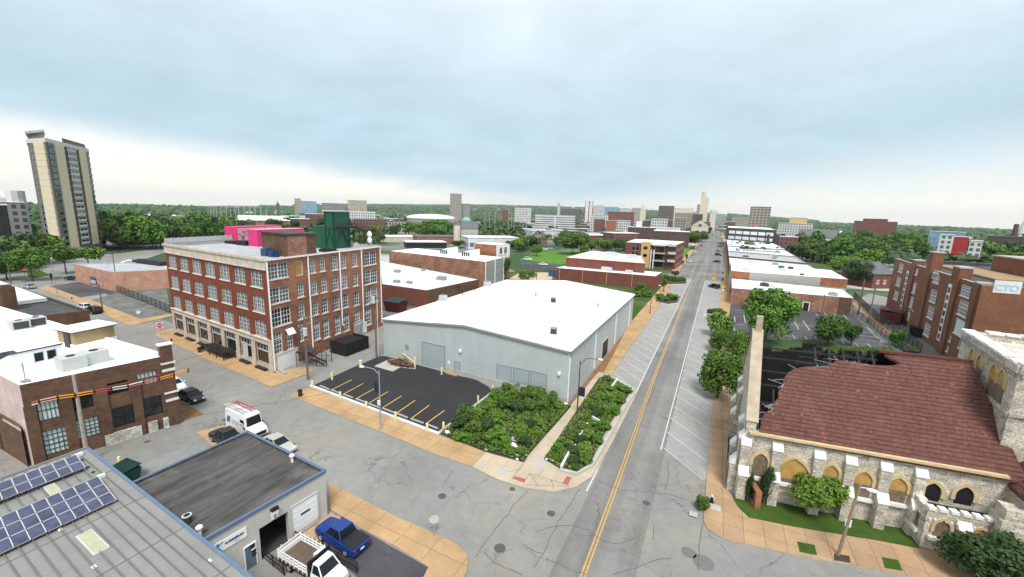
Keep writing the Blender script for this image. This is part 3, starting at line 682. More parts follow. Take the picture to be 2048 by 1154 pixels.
def f(b):      # cream storefront and cornice, standing proud of the red wall
    P_ = (wl.L-.7)/7
    for k in range(8):
        u = .3+P_*k; w_ = .55; b.hexa([wl.p(max(u-w_, -.02), 0, .14), wl.p(max(u-w_, -.02), 0, .004), wl.p(min(u+w_, wl.L+.1), 0, .004), wl.p(min(u+w_, wl.L+.1), 0, .14)], 0, 4.55)
    for z_, zz, o in ((4.55, 5.35, .16), (5.35, 5.5, .3)): b.hexa([wl.p(-.05, 0, o), wl.p(-.05, 0, .004), wl.p(wl.L+.12, 0, .004), wl.p(wl.L+.12, 0, o)], z_, zz)
    for z_, zz, o in ((16.85, 17.0, .22), (17.0, 18.3, .12), (18.3, 18.75, .3)): b.hexa([wl.p(-.05, 0, o), wl.p(-.05, 0, .004), wl.p(wl.L+.05, 0, .004), wl.p(wl.L+.05, 0, o)], z_, zz)
    for k in range(7): u = .3+P_*(k+.5); b.hexa([wl.p(u-1.9, 0, .08), wl.p(u-1.9, 0, .004), wl.p(u+1.9, 0, .004), wl.p(u+1.9, 0, .08)], .0, .98)
child(fac, 'storefront', m_terra, f)
for u, zt, zb in ((.12, 18.2, .3), (wr.uz(zB(855, 500))[0], 18.3, 1.5), (wr.uz(zB(1037, 500))[0], 18.3, 3.8), (wr.uz(zB(1163, 500))[0], 18.3, 2.5), (wr.L-.15, 18.4, 1.)):
    child(fac, 'downspout', m_white, lambda b: (b.tube([wr.p(u, zb, .16), wr.p(u, zt, .16)], .13, 6), b.tube([wr.p(u, zb, .16), wr.p(u+.3, zb-.3, .3)], .11, 5)))
child(fac, 'gutter', m_white, lambda b: b.beam(wr.p(-.1, 18.45, .12), wr.p(wr.L+.1, 18.45, .12), .22, .2))
panel(fac, 'garage_door', wr, (.7, 4.9, .0, 2.5), m_white, .05, .08, m_terra, 4, .35)
panel(fac, 'boarded_door', wr, wr.rect(zB(1118, 765), zB(1172, 840)), m_conc, .05, .06)
panel(fac, 'loading_door', wr, (22.2, 24.6, .2, 2.6), m_white, .05, .06)
aw0, az1 = wr.uz(zB(722, 808)); az1 += .1
child(fac, 'awning', m_white, lambda b: b.add([wr.p(aw0, az1, .05), wr.p(aw0+1.6, az1, .05), wr.p(aw0+1.6, az1-.9, .7), wr.p(aw0, az1-.9, .7), wr.p(aw0, az1-.1, .05), wr.p(aw0+1.6, az1-.1, .05), wr.p(aw0+1.6, az1-1, .7), wr.p(aw0, az1-1, .7)], [(3, 2, 1, 0), (4, 5, 6, 7), (3, 7, 6, 2), (0, 4, 7, 3), (1, 2, 6, 5), (0, 1, 5, 4)]))
for k in (0, 1, 2, 5, 6):
    u = .3+(wl.L-.7)/7*(k+.5); child(fac, 'cellar_awning', m_black, lambda b: b.hexa([wl.p(u-1.5, 0, .7), wl.p(u-1.5, 0, .1), wl.p(u+1.5, 0, .1), wl.p(u+1.5, 0, .7)], .12, .42))
def f(b):
    for a, c in ((17.5, 22.5),):
        b.hexa([wl.p(a, 0, 2.2), wl.p(a, 0, .2), wl.p(a+8, 0, .2), wl.p(a+8, 0, 2.2)], 1.25, 1.42)
        for u in (a+.1, a+2.7, a+5.3, a+7.9):
            for o in (.3, 2.1): b.beam(wl.p(u, .12, o), wl.p(u, 1.25, o), .12)
        b.beam(wl.p(a, 2.3, 2.15), wl.p(a+8, 2.3, 2.15), .06); b.beam(wl.p(a, 1.9, 2.15), wl.p(a+8, 1.9, 2.15), .05)
        for u in (a, a+2, a+4, a+6, a+8): b.beam(wl.p(u, 1.4, 2.15), wl.p(u, 2.3, 2.15), .06)
        for k in range(6): b.hexa([wl.p(a-.4*k-.4, 0, 2.1), wl.p(a-.4*k-.4, 0, .9), wl.p(a-.4*k, 0, .9), wl.p(a-.4*k, 0, 2.1)], 1.2-.2*k-.06, 1.2-.2*k)
        b.beam(wl.p(a-2.4, 1.1, 2.15), wl.p(a, 2.3, 2.15), .06)
child(fac, 'loading_dock', m_black, f)
panel(fac, 'entrance_door', wl, (.3+5.2*5+1.6, .3+5.2*5+3.2, .95, 3.6), m_lgrey, .0, .1)
# rooftop
RZ = FZ-.6
def roofbox(name, label, cat, p, q, depth, h, m, mt=None, z=RZ, grp=None, extra=0):
    A, B = at(*p, z), at(*q, z); w = Wall(A, B); back = -w.n*depth
    t = thing(name, label, cat, (A+B+back*1)/2*1.0 if False else ((A.x+B.x)/2, (A.y+B.y)/2, z), 0, grp)
    return t, w, [A, B, B+back, A+back]
t, w, q = roofbox('rooftop_penthouse', 'brick penthouse with flat dark top on the factory roof corner', 'penthouse', zO(745, 700), zO(1010, 742), 5.2, 4, m_brick)
child(t, 'wall', [m_brickdk], lambda b: b.prism([(p.x, p.y) for p in q], RZ, RZ+3.9))
child(t, 'wall_patch', [m_brickpatch], lambda b: b.hexa([Wall(q[1], q[2]).p(0, 0, .03), Wall(q[1], q[2]).p(0, 0, .004), Wall(q[1], q[2]).p(3.4, 0, .004), Wall(q[1], q[2]).p(3.4, 0, .03)], RZ, RZ+3.7))
child(t, 'roof', [m_roofd], lambda b: b.prism([(p.x, p.y) for p in shrink(q, -.25)], RZ+3.9, RZ+4.15))
m_pink = P('hot_pink_paint', (.62, .045, .19), .5, .12, .8); m_pale = P('pale_pink_paint', (.75, .36, .40), .6, .2, .8)
def container(label, p, q, depth, h, mural):
    t, w, c = roofbox('shipping_container', label, 'shipping container', p, q, depth, h, m_pink)
    def f(b):
        b.prism([(x.x, x.y) for x in c], RZ, RZ+h)
        for i in range(4):
            v = Wall(c[i], c[(i+1) % 4]); n = max(3, int(v.L/.5))
            for k in range(n): u = v.L*(k+.5)/n; b.hexa([v.p(u-.09, 0, .05), v.p(u-.09, 0, .003), v.p(u+.09, 0, .003), v.p(u+.09, 0, .05)], RZ+.15, RZ+h-.2) if not (mural and i == 0) else None
    child(t, 'body', m_pink, f)
    if mural:
        panel(t, 'mural_panel', w, (.3, w.L-.3, RZ+.2, RZ+h-.25), m_pale, .03, .04)
        r = random.Random(5)
        def g(b):
            for k in range(34):
                u = 1+r.random()*(w.L*.55); z = RZ+.4+r.random()*(h-1.2)
                b.beam(w.p(u, z, .09), w.p(u+r.uniform(-1.3, 1.3), min(RZ+h-.4, max(RZ+.3, z+r.uniform(-.9, .9))), .09), r.uniform(.05, .3), .02, 0, w.n)
        child(t, 'mural_strokes', m_black, g)
    child(t, 'lid', m_pale if not mural else m_pink, lambda b: b.prism([(x.x, x.y) for x in shrink(c, .05)], RZ+h, RZ+h+.05))
container('long pink shipping container with black line mural on the factory roof', zO(487, 590), zO(950, 548), 3.0, 3.6, True)
container('plain hot pink shipping container behind the rooftop penthouse', zO(698, 632), zO(1175, 600), 3.0, 3.6, False)
m_green = RIBS('dark_green_sheet_metal', (.012, .085, .045), .35, .25, 0, .15, .55)
t, w, q = roofbox('water_tank_house', 'tall dark green clad tank house on the factory roof', 'tank house', zO(1480, 655), zO(1640, 640), 5, 11, m_green)
A = at(*zO(1392, 650), RZ); q[3] = A; q[2] = q[1]+(A-q[0])
gz = up(q[0], zO(1480, 272)[1])
child(t, 'cladding', m_green, lambda b: b.prism([(p.x, p.y) for p in q], RZ, gz))
child(t, 'roof', m_lgrey, lambda b: b.prism([(p.x, p.y) for p in shrink(q, -.3)], gz, gz+.25))
def f(b):
    for v in (Wall(q[0], q[1]), Wall(q[3], q[0])):
        for u in (.1, v.L-.1): b.beam(v.p(u, RZ, .06), v.p(u, gz, .06), .22, .1, 0, v.n)
        b.beam(v.p(0, RZ+(gz-RZ)*.55, .06), v.p(v.L, RZ+(gz-RZ)*.55, .06), .2, .1, 0, v.n)
        b.beam(v.p(0, RZ, .07), v.p(v.L*.5, RZ+(gz-RZ)*.5, .07), .2, .1, 0, v.n); b.beam(v.p(v.L, RZ, .07), v.p(v.L*.5, RZ+(gz-RZ)*.5, .07), .2, .1, 0, v.n)
child(t, 'bracing', P('green_steel', (.008, .05, .03), .6), f)
lq = shrink(q, 0); child(t, 'annex', m_green, lambda b: b.hexa([A+(A-q[0]).normalized()*3.2, A+(A-q[0]).normalized()*.01, A+(A-q[0]).normalized()*.01+(q[2]-A)*.8, A+(A-q[0]).normalized()*3.2+(q[2]-A)*.8], RZ, RZ+4.8))
ms_ = P('brown_steel', (.05, .035, .028), .7)
def f(b):
    v = Wall(q[1], q[2]); o = Vector((q[1].x, q[1].y, 0)); d = (q[1]-q[0]).normalized(); e = (q[2]-q[1]).normalized(); z = RZ+(gz-RZ)*.62; s = o+e*1.5
    b.hexa([o-d*4+e*-1.4, o+d*.8+e*-1.4, o+d*.8+e*-.1, o-d*4+e*-.1], z-.25, z)
    b.hexa([o+e*-.1+d*.05, o+d*2.2+e*-.1, o+d*2.2+e*2, o+e*2+d*.05], z-.2, z)
    p0 = s+d*1.8+Vector((0, 0, z)); p1 = s+d*11+Vector((0, 0, RZ+2.2))
    for k in (-.7, .7):
        b.beam(p0+e*k, p1+e*k, .12, .35); b.beam(p0+e*k+Vector((0, 0, 1)), p1+e*k+Vector((0, 0, 1)), .08)
    for k in range(16): c = p0+(p1-p0)*(k/15); b.beam(c-e*.7, c+e*.7, .35, .06); b.beam(c-e*.7, c-e*.7+Vector((0, 0, 1)), .05); b.beam(c+e*.7, c+e*.7+Vector((0, 0, 1)), .05)
    for k in (4, 7.5, 11):
        c = s+d*k
        for j in (-.8, .8): b.beam(Vector((c.x, c.y, RZ))+e*j, Vector((c.x, c.y, RZ+(z-RZ)*max(.12, (11.5-k)/10)))+e*j, .14)
    for k in (6, 8, 10, 12): c = s+d*k; b.beam((c.x, c.y, RZ), (c.x+.5, c.y+2, RZ+3), .1); b.beam((c.x, c.y, RZ+3), (c.x, c.y+2, RZ), .1)
child(t, 'fire_stair', ms_, f)
for pz, lab in ((505, 'upper'), (565, 'lower')):
    c = at(*zO(1835, 640), RZ); zz = up(c, zO(0, pz)[1])
    t = thing('satellite_dish', '%s white satellite dish on the roof mast beside the green tank house stair' % lab, 'satellite dish', (c.x, c.y, RZ), 0)
    child(t, 'mast', m_grey, lambda b: b.tube([(c.x+.3, c.y+.2*(pz > 520), RZ), (c.x+.3, c.y+.2*(pz > 520), zz)], .07)); child(t, 'dish', m_white, lambda b: b.ball((c.x+.5, c.y-.3, zz), (.75, .3, .75)), True)
for k, (p, w_, l_, h) in enumerate(((zO(445, 600), 3.4, 2, .5), (zO(575, 615), 3.6, 2.4, .9), (zO(1415, 685), 3.5, 1.6, .5), (zO(1200, 660), 4, .8, .4))):
    c = at(*p, RZ); single('roof_skylight', ('low black roof hatch at the foot of the pink mural container', 'larger black skylight in front of the mural container', 'dark roof curb near the green tank house', 'dark duct lying beside the brick penthouse')[k], 'skylight', m_black, lambda b: (b.box(c.x-w_/2, c.x+w_/2, c.y-l_/2, c.y+l_/2, RZ, RZ+h), b.box(c.x-w_/2+.15, c.x+w_/2-.15, c.y-l_/2+.15, c.y+l_/2-.15, RZ+h, RZ+h+.12)))
for k, (p, col, s) in enumerate(((zO(830, 700), m_white, 1.1), (zO(790, 725), P('blue_tarp', (.03, .07, .16), .6), 1.3), (zO(850, 735), P('blue_barrel', (.02, .05, .14), .5), 1.), (zO(945, 725), m_dgrey, 1.), (zO(1700, 640), m_lgrey, .9))):
    c = at(*p, RZ); tag_ = ('white rooftop condenser in front of the brick penthouse', 'blue tarped bundle on the factory roof corner', 'blue barrel stack by the roof parapet', 'dark rooftop condenser beside the penthouse wall', 'pale vent hood at the far end of the factory roof')[k]
    single('roof_equipment', tag_, 'equipment', col, lambda b: (b.box(c.x-s*.6, c.x+s*.6, c.y-s*.5, c.y+s*.5, RZ, RZ+s), b.cyl(c.x, c.y, RZ+s, RZ+s+.15, s*.4), b.box(c.x+s*.7, c.x+s*1.2, c.y-.2, c.y+.4, RZ, RZ+s*.6)))
def f(b):
    v = Wall(FD, FA)
    for k in range(24): u = v.L*k/23; b.beam(v.p(u, FZ, -.3), v.p(u, FZ+1.2, -.3), .1)
    b.hexa([v.p(.2, 0, -.22), v.p(.2, 0, -.3), v.p(v.L, 0, -.3), v.p(v.L, 0, -.22)], FZ+.1, FZ+1.1)
child(fac, 'roof_railing', m_lgrey, f)
# ---------------------------------------------------------------- grey metal warehouse
GA, GC, GR = Vector((-53.3, 55.6, 0)), Vector((-17.0, 53.9, 0)), Vector((-17.4, 106, 0)); GD = at(1013.4, 560.5, 7.2)
GD = Vector((GD.x, GD.y, 0)); gw = Wall(GA, GC); gs = Wall(GC, GR); ru, rz_ = gw.uz((928.7, 651.3)); rb = at(1131, 561.9, rz_)
ez = [up(GA, 639), up(GC, 703.3), up(GR, 589.2), up(GD, 560.5)]
m_siding = RIBS('pale_grey_siding', (.46, .50, .50), .32, .22, 0, .06, .5, dirt=((.28, .27, .24), .3))
m_siding_lit = RIBS('pale_grey_siding_lit_side', (.49, .52, .54), .32, .22, 0, .06, .5)  # same siding, coloured lighter for the stronger light on the side wall
wh = thing('metal_warehouse', 'long pale grey metal warehouse with low white gable roof', 'warehouse', (-35, 80, 0))
rf = gw.p(ru, rz_); V3 = lambda p, z: Vector((p.x, p.y, z))
def f(b):
    b.poly([V3(GA, -.1), V3(GC, -.1), V3(GC, ez[1]), rf, V3(GA, ez[0])]); b.poly([V3(GC, -.1), V3(GR, -.1), V3(GR, ez[2]), V3(GC, ez[1])], 1)
    b.poly([V3(GR, -.1), V3(GD, -.1), V3(GD, ez[3]), rb, V3(GR, ez[2])]); b.poly([V3(GD, -.1), V3(GA, -.1), V3(GA, ez[0]), V3(GD, ez[3])])
child(wh, 'wall', [m_siding, m_siding_lit], f)
def f(b):
    up1 = Vector((0, 0, .12)); o = gw.n*.25; o2 = gs.n*.3
    b.poly([V3(GA, ez[0])+up1+o-gs.n*.3, rf+up1+o, rb+up1-o, V3(GD, ez[3])+up1-o-gs.n*.3]); b.poly([rf+up1+o, V3(GC, ez[1])+up1+o+o2, V3(GR, ez[2])+up1-o+o2, rb+up1-o])
child(wh, 'roof', m_roofw, f)
def f(b):
    o = gw.n*.16
    b.beam(V3(GA, ez[0])+o, rf+o, .3, .26); b.beam(rf+o, V3(GC, ez[1])+o, .3, .26); b.beam(V3(GC, ez[1]-.02)+gs.n*.2, V3(GR, ez[2]-.02)+gs.n*.2, .3, .24); b.beam(V3(GA, ez[0])-gs.n*.2, V3(GD, ez[3])-gs.n*.2, .3, .24)
child(wh, 'eave_trim', m_grey, f)
m_door = RIBS('grey_roller_door', (.36, .42, .44), .25, .2, 1, .05)
for r in (((385, 527), (545, 730)), ((933, 692), (1028, 812)), ((1057, 716), (1155, 838)), ((1183, 742), (1283, 872))):
    (u0, z1_), (u1, z0_) = gw.uz(zG(*r[0])), gw.uz(zG(*r[1])); panel(wh, 'roller_door', gw, (u0, u1, max(z0_, 0.05), z1_), m_door, .02, .05, m_grey, 8, .16)
r = gw.rect(zG(622, 668), zG(655, 745)); panel(wh, 'side_door', gw, (r[0], r[1], .05, r[3]), m_door, .02, .05, m_grey)
panel(wh, 'wall_vent', gw, gw.rect(zG(258, 541), zG(285, 583)), m_grey, .04, .05, m_lgrey, 6, .06)
panel(wh, 'white_notice', gw, gw.rect(zG(570, 662), zG(585, 690)), m_white, .03, .04)
child(wh, 'foundation', m_conc, lambda b: b.hexa([gw.p(13, 0, .05), gw.p(13, 0, .003), gw.p(gw.L+.05, 0, .003), gw.p(gw.L+.05, 0, .05)], -.1, .75))
r = gs.rect(zG(1700, 535), zG(1730, 640)); panel(wh, 'entrance_door', gs, (r[0], r[1], .1, r[3]), m_black, .03, .06, m_lgrey)
for x in (1447, 1645, 1783, 1875): u = max(.1, gs.uz(zG(x, 560))[0]); child(wh, 'downspout', m_white, lambda b: b.beam(gs.p(u, .2, .1), gs.p(u, 6.9, .1), .16))
for u in (gw.uz(zG(1385, 790))[0], gw.uz(zG(665, 490))[0]): child(wh, 'wall_lamp', m_white, lambda b: (b.box(*[x for k in range(2) for x in (gw.p(u, 0, .15)[k]-.18, gw.p(u, 0, .15)[k]+.18)], 4.1, 4.5), b.beam(gw.p(u, 4.6, .02), gw.p(u, 4.3, .2), .08)))
def roofz(p):
    # height of the white roof under a picture point: intersect the two slopes
    for tri in ((V3(GA, ez[0]), rf, rb), (rf, V3(GC, ez[1]), rb)):
        n = (tri[1]-tri[0]).cross(tri[2]-tri[0]); d = ray(p); o = Vector((0, 0, CAMZ)); t = (tri[0]-o).dot(n)/d.dot(n); q = o+d*t
        u = (q-GA).dot(gw.d)
        if (tri[0] == rf) == (u > ru): return q
    return q
for k, (x, y, s) in enumerate(((1340, 237, .95), (1342, 468, .95), (535, 232, 1.2), (858, 128, 1.3), (1213, 192, .3), (1666, 270, .3), (675, 193, .3), (768, 163, .3))):
    q = roofz(zG(x, y))
    if s < .5: single('roof_vent', ('small grey pipe vent near the rear ridge of the warehouse', 'small grey pipe vent toward the street side of the warehouse roof', 'small pipe vent on the left slope nearest the left unit', 'small pipe vent on the left slope of the warehouse beyond it')[k-4], 'vent', m_grey, lambda b: (b.cyl(q.x, q.y, q.z, q.z+.6, .16), b.cyl(q.x, q.y, q.z+.6, q.z+.75, .25)))
    else:
        t = thing('roof_fan', ('dark rooftop fan at the middle of the white warehouse roof', 'grey rooftop fan near the front corner of the warehouse roof', 'pale rooftop unit at the left eave of the warehouse', 'pale boxy rooftop unit at the far left eave of the warehouse')[k], 'rooftop fan', (q.x, q.y, q.z))
        child(t, 'curb', m_lgrey, lambda b: b.box(q.x-s*.7, q.x+s*.7, q.y-s*.7, q.y+s*.7, q.z-.1, q.z+.12+.4*(k > 1)))
        child(t, 'housing', m_dgrey if k < 2 else m_lgrey, lambda b: (b.cyl(q.x, q.y, q.z+.12, q.z+s, s*.55, 14) if k < 2 else b.box(q.x-s*.6, q.x+s*.6, q.y-s*.5, q.y+s*.5, q.z+.5, q.z+s*1.2)))
        child(t, 'cap', m_grey, lambda b: b.cyl(q.x, q.y, q.z+s*1.2*(k > 1)+s*(k < 2), q.z+s*1.2*(k > 1)+s*(k < 2)+.15, s*.62*(1 if k < 2 else .6), 14))
# ---------------------------------------------------------------- brick workshop with white roof, left
LA = at(71, 932); LB = at(357, 842); LA = Vector((-59.6, 12.9, 0)); LB = Vector((-57.4, 24.4, 0))
LZ = 8.9; c1 = at(*zC(670, 292), LZ); c2 = at(*zC(415, 178), LZ); lb2 = Vector((-110, 22.5, 0)); la2 = Vector((-112, 12.4, 0))
lwall = Wall(LA, LB)
wn = []
for a, c, st in (((205, 705), (350, 790), 'steeld'), ((400, 680), (545, 730), 'dark'), ((615, 600), (745, 640), 'dark'), ((785, 545), (912, 590), 'steeld'), ((240, 880), (405, 975), 'steel'), ((430, 820), (583, 885), 'steel'), ((645, 745), (785, 820), 'dark'), ((815, 690), (945, 765), 'dark')):
    (u0, z1_), (u1, z0_) = lwall.uz(zC(*a)), lwall.uz(zC(*c)); wn.append((u0, u1, z0_, z1_, st))
wk, LW = building('brick_workshop', 'two storey brown brick workshop with bright white roof beside the street', 'workshop', [LA, LB, lb2, la2], LZ, m_brickdk, m_roofw, .7, wins={0: wn}, cop=m_roofw, sides={3: P('pink_wash_wall', (.55, .42, .38), .9, .2, .5, dirt=((.7, .66, .63), .6))})
def f(b):
    for u in [.35]+[(wn[k][1]+wn[k+1][0])/2 for k in (4, 5, 6)]+[lwall.L-.4]:
        b.hexa([lwall.p(u-.42, 0, .16), lwall.p(u-.42, 0, .003), lwall.p(u+.42, 0, .003), lwall.p(u+.42, 0, .16)], 0, 6.6)
    b.hexa([lwall.p(0, 0, .08), lwall.p(0, 0, .003), lwall.p(lwall.L, 0, .003), lwall.p(lwall.L, 0, .08)], 6.6, 6.8)
    b.hexa([lwall.p(lwall.L-.9, 0, .2), lwall.p(lwall.L-.9, 0, -.7), lwall.p(lwall.L+.25, 0, -.7), lwall.p(lwall.L+.25, 0, .2)], 0, 10.2)
parts(wk, 'pier', m_brickdk, f)
def f(b):
    for z_ in (7.9, 4.2): b.hexa([lwall.p(lwall.L-.95, 0, .32), lwall.p(lwall.L-.95, 0, -.3), lwall.p(lwall.L+.42, 0, -.3), lwall.p(lwall.L+.42, 0, .32)], z_, z_+.2)
    b.hexa([lwall.p(lwall.L-1., 0, .3), lwall.p(lwall.L-1., 0, -.8), lwall.p(lwall.L+.35, 0, -.8), lwall.p(lwall.L+.35, 0, .3)], 10.2, 10.35)
    for z_ in (7.0, 3.2): b.hexa([lwall.p(lwall.L-.95, 0, .28), lwall.p(lwall.L-.95, 0, .2), lwall.p(lwall.L+.3, 0, .2), lwall.p(lwall.L+.3, 0, .28)], z_, z_+.3)
parts(wk, 'stone_band', m_limew, f)
for a, c in ((5.2, 8.3), (8.9, 9.75), (10.3, 11.5)): child(wk, 'stone_base', m_stonew, lambda b: b.hexa([lwall.p(a, 0, .2), lwall.p(a, 0, .002), lwall.p(c, 0, .002), lwall.p(c, 0, .2)], -.1, 1.25))
m_faded = P('faded_sign_paint', (.30, .22, .17), .9, .5, 3.)
for s, u, z_ in (('F', 1.0, 7.25), ('A', 2.5, 7.3), ('C', 4.0, 7.25), ('O', 6.0, 7.4), ('R', 7.6, 7.4), ('Y', 9.2, 7.4)):
    pass
u0, u1, z0_, z1_ = lwall.rect(zC(620, 868), zC(648, 890)); panel(wk, 'white_notice', lwall, (u0, u1, z0_, z1_), m_white, .03)
# roof structures of the workshop
lr = LZ-.7
t, w, q = roofbox('roof_stair_house', 'tan sided stair house with white top on the workshop roof', 'stair house', zC(440, 400), zC(668, 348), 3.6, 2.4, m_terra, z=lr)
m_tanside = RIBS('tan_siding', (.36, .25, .12), .18, .3, 1)
child(t, 'wall', [m_tanside, m_roofw], lambda b: (b.prism([(p.x, p.y) for p in q], lr+.55, lr+2.1), b.prism([(p.x, p.y) for p in shrink(q, -.12)], lr-.05, lr+.55, 1, 1)))
child(t, 'roof', m_roofw, lambda b: b.prism([(p.x, p.y) for p in shrink(q, -.3)], lr+2.25, lr+2.4)); child(t, 'fascia', m_brickdk, lambda b: b.prism([(p.x, p.y) for p in shrink(q, -.25)], lr+2.1, lr+2.25))
v = Wall(q[3], q[0]); panel(t, 'door', v, (v.L*.45, v.L*.75, lr+.1, lr+2.0), m_dgrey, .13, .06)
t, w, q = roofbox('roof_monitor', 'white roof monitor with two windows on the workshop roof', 'roof monitor', zC(75, 540), zC(375, 470), 5.5, 2, m_roofw, z=lr)
mwin = [(w.L*.42, w.L*.63, lr+.6, lr+1.75, 'plain'), (w.L*.67, w.L*.88, lr+.6, lr+1.75, 'plain')]
def f(b):
    facade(b, w, lr, lr+2.1, mwin, 0); B2, A2 = q[2], q[3]
    b.poly([V3(q[1], lr), V3(B2, lr), V3(q[1], lr+2.1)]); b.poly([V3(A2, lr), V3(q[0], lr), V3(q[0], lr+2.1)]); b.quad(V3(q[0], lr+2.1), V3(q[1], lr+2.1), V3(B2, lr+.02), V3(A2, lr+.02))
child(t, 'wall', m_roofw, f)
child(t, 'coping', m_dgrey, lambda b: b.beam(w.p(-.1, lr+2.14, -.08), w.p(w.L+.1, lr+2.14, -.08), .3, .08))
for h in mwin: window(t, w, *h)
m_ac = P('beige_grey_unit', (.46, .47, .44), .5, .1, 1.)
for k, (x, y, s) in enumerate(((418, 510, 1.35), (550, 475, 1.35), (115, 283, 1.2), (213, 263, 1.2), (35, 490, 1.2))):
    c = at(*zC(x, y), lr); lab = ('pale air conditioner with round fan nearest the workshop roof monitor', 'pale air conditioner with round fan left of the tan stair house corner', 'grey condenser with dark coil, left of the pair far back on the white roof', 'grey condenser with dark coil, right of the pair far back on the white roof', 'dark stacked condenser at the left end of the roof monitor')[k]
    t = thing('air_conditioner', lab, 'air conditioner', (c.x, c.y, lr)); dk = k > 1
    child(t, 'housing', m_ac if k < 4 else m_dgrey, lambda b: b.box(c.x-s*.75, c.x+s*.75, c.y-s*.75, c.y+s*.75, lr+.06, lr+s*1.1))
    if dk: child(t, 'coil', m_dgrey, lambda b: b.box(c.x+s*.75, c.x+s*.77, c.y-s*.62, c.y+s*.62, lr+.2, lr+s))
    child(t, 'fan', m_black, lambda b: b.cyl(c.x, c.y, lr+s*1.1, lr+s*1.1+.05, s*.3, 16)); child(t, 'base', m_white, lambda b: b.box(c.x-s*.9, c.x+s*.9, c.y-s*.9, c.y+s*.9, lr-.02, lr+.06))
c = at(*zC(150, 595), lr); single('roof_antenna', 'thin antenna mast with small box at the workshop roof corner', 'antenna', m_grey, lambda b: (b.tube([(c.x, c.y, lr), (c.x, c.y, lr+2.2)], .05), b.box(c.x-.3, c.x+.4, c.y-.3, c.y+.3, lr, lr+.35), b.beam((c.x-.4, c.y, lr+1.8), (c.x+.4, c.y, lr+1.8), .05)))
# low building at the workshop's foot and the neighbours to the left
zl = 4.2; q = px((0, 0)) and [at(-140, 905, zl), at(28, 846, zl), at(20, 792, zl), at(-140, 800, zl)]
q[2] = Vector((LA.x-.8, 12.6, 0)); q[3] = Vector((-95, 12.2, 0)); q[1] = at(*zC(85, 835), zl); q[0] = Vector((-95, q[1].y-1.2, 0))
building('brick_lean_to', 'low brick lean-to with pinkish roof and dark opening below the workshop', 'shed', q, zl, m_brickdk, P('pinkish_felt', (.5, .42, .38), .9, .25, .6), .3, wins={0: [(q[1]-q[0]).length and (28, 33, .1, 3.2, 'dark')]})
A, B = at(*zC(0, 240), 7), at(*zC(300, 180), 7)
nb, NW = building('dark_roof_building', 'low building with dark felt roof and brick chimney behind the white roof', 'building', [Vector((B.x, 26, 0))+Vector((0, -3.5, 0)), Vector((B.x+2, 32.5, 0)), Vector((-185, 35, 0)), Vector((-185, 22.5, 0))], 6.6, m_brickdk, m_roofd, .4)
c = at(*zC(55, 165), 6.4); child(nb, 'chimney', m_brickdk, lambda b: (b.box(c.x-1.1, c.x+1.1, c.y-.9, c.y+.9, 6.0, 10.6), b.box(c.x-.8, c.x+.8, c.y-.6, c.y+.6, 10.6, 10.9)))
child(nb, 'upper_roof', m_roofw2, lambda b: b.hexa([(c.x-3, 23.2), (c.x-3, 31.8), (c.x-60, 34.5), (c.x-60, 23)], 6.4, 7.1))
# ---------------------------------------------------------------- grey garage building with blue trim
KZ = 4.5; K0, K1 = at(650, 940, KZ), at(398, 1084, KZ); K2, K3 = at(263, 965, KZ), at(495, 862, KZ)
kq = [K1, K0, K3, K2]
kq[0] = K1+(K1-K0)*.25; kq[3] = K2+(K2-K3)*.1
m_block = P('painted_grey_block', (.50, .48, .45), .85, .08, .5, dirt=((.36, .34, .31), .35))
m_blue = P('slate_blue_trim', (.115, .165, .25), .5, .12, 1.5)
def rolled():
    n = NT('rolled_roofing'); sp = n.nd('ShaderNodeSeparateXYZ', {0: n.tc.outputs['UV']}); s = n.math('FRACT', n.math('DIVIDE', sp.outputs[0], .55))
    ln = n.mapr(s, .0, .06, 1, 0); a = n.noise(.3, 6, .65); st = n.noise(.9, 5, .65, n.mapping((1.6, .2, 1)))
    c = n.mix(n.mapr(st, .35, .7), (.05, .047, .045), (.125, .117, .11)); c = n.mix(n.mapr(a, .52, .66, 0, .7), c, (.16, .155, .145)); c = n.mix(n.math('MULTIPLY', ln, .75), c, (.014, .014, .014))
    return n.out(c, .95, n.noise(9, 4, .7), .02, 0, .15)
kw = Wall(kq[0], kq[1]); op = kw.rect(zE(305, 858), zE(488, 740), zE(510, 868), zE(325, 990))
ou0, oz1 = kw.uz(zE(303, 862)); ou1, oz2 = kw.uz(zE(480, 745)); oz1 = (oz1+oz2)/2
kg, KW_ = building('garage_building', 'grey painted garage with dark flat roof and blue metal edging', 'garage', kq, KZ, m_block, rolled(), .25, wins={0: [(ou0, ou1, -.05, oz1, None)]}, cop=m_blue, cw=.15, depth=.4)
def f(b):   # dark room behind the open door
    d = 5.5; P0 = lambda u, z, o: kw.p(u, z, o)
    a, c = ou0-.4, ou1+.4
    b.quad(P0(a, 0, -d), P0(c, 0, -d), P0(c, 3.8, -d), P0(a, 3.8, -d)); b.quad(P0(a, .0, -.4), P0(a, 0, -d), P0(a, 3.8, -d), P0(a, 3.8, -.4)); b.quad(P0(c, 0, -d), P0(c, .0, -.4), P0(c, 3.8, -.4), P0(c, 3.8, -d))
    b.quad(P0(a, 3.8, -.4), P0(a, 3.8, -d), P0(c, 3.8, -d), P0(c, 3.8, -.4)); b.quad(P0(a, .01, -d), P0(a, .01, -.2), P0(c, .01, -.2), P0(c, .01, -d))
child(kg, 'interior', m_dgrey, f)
def f(b):
    for w in KW_: b.hexa([w.p(-.06, 0, .08), w.p(-.06, 0, .003), w.p(w.L+.06, 0, .003), w.p(w.L+.06, 0, .08)], KZ-.24, KZ+.03)
child(kg, 'blue_edging', m_blue, f)
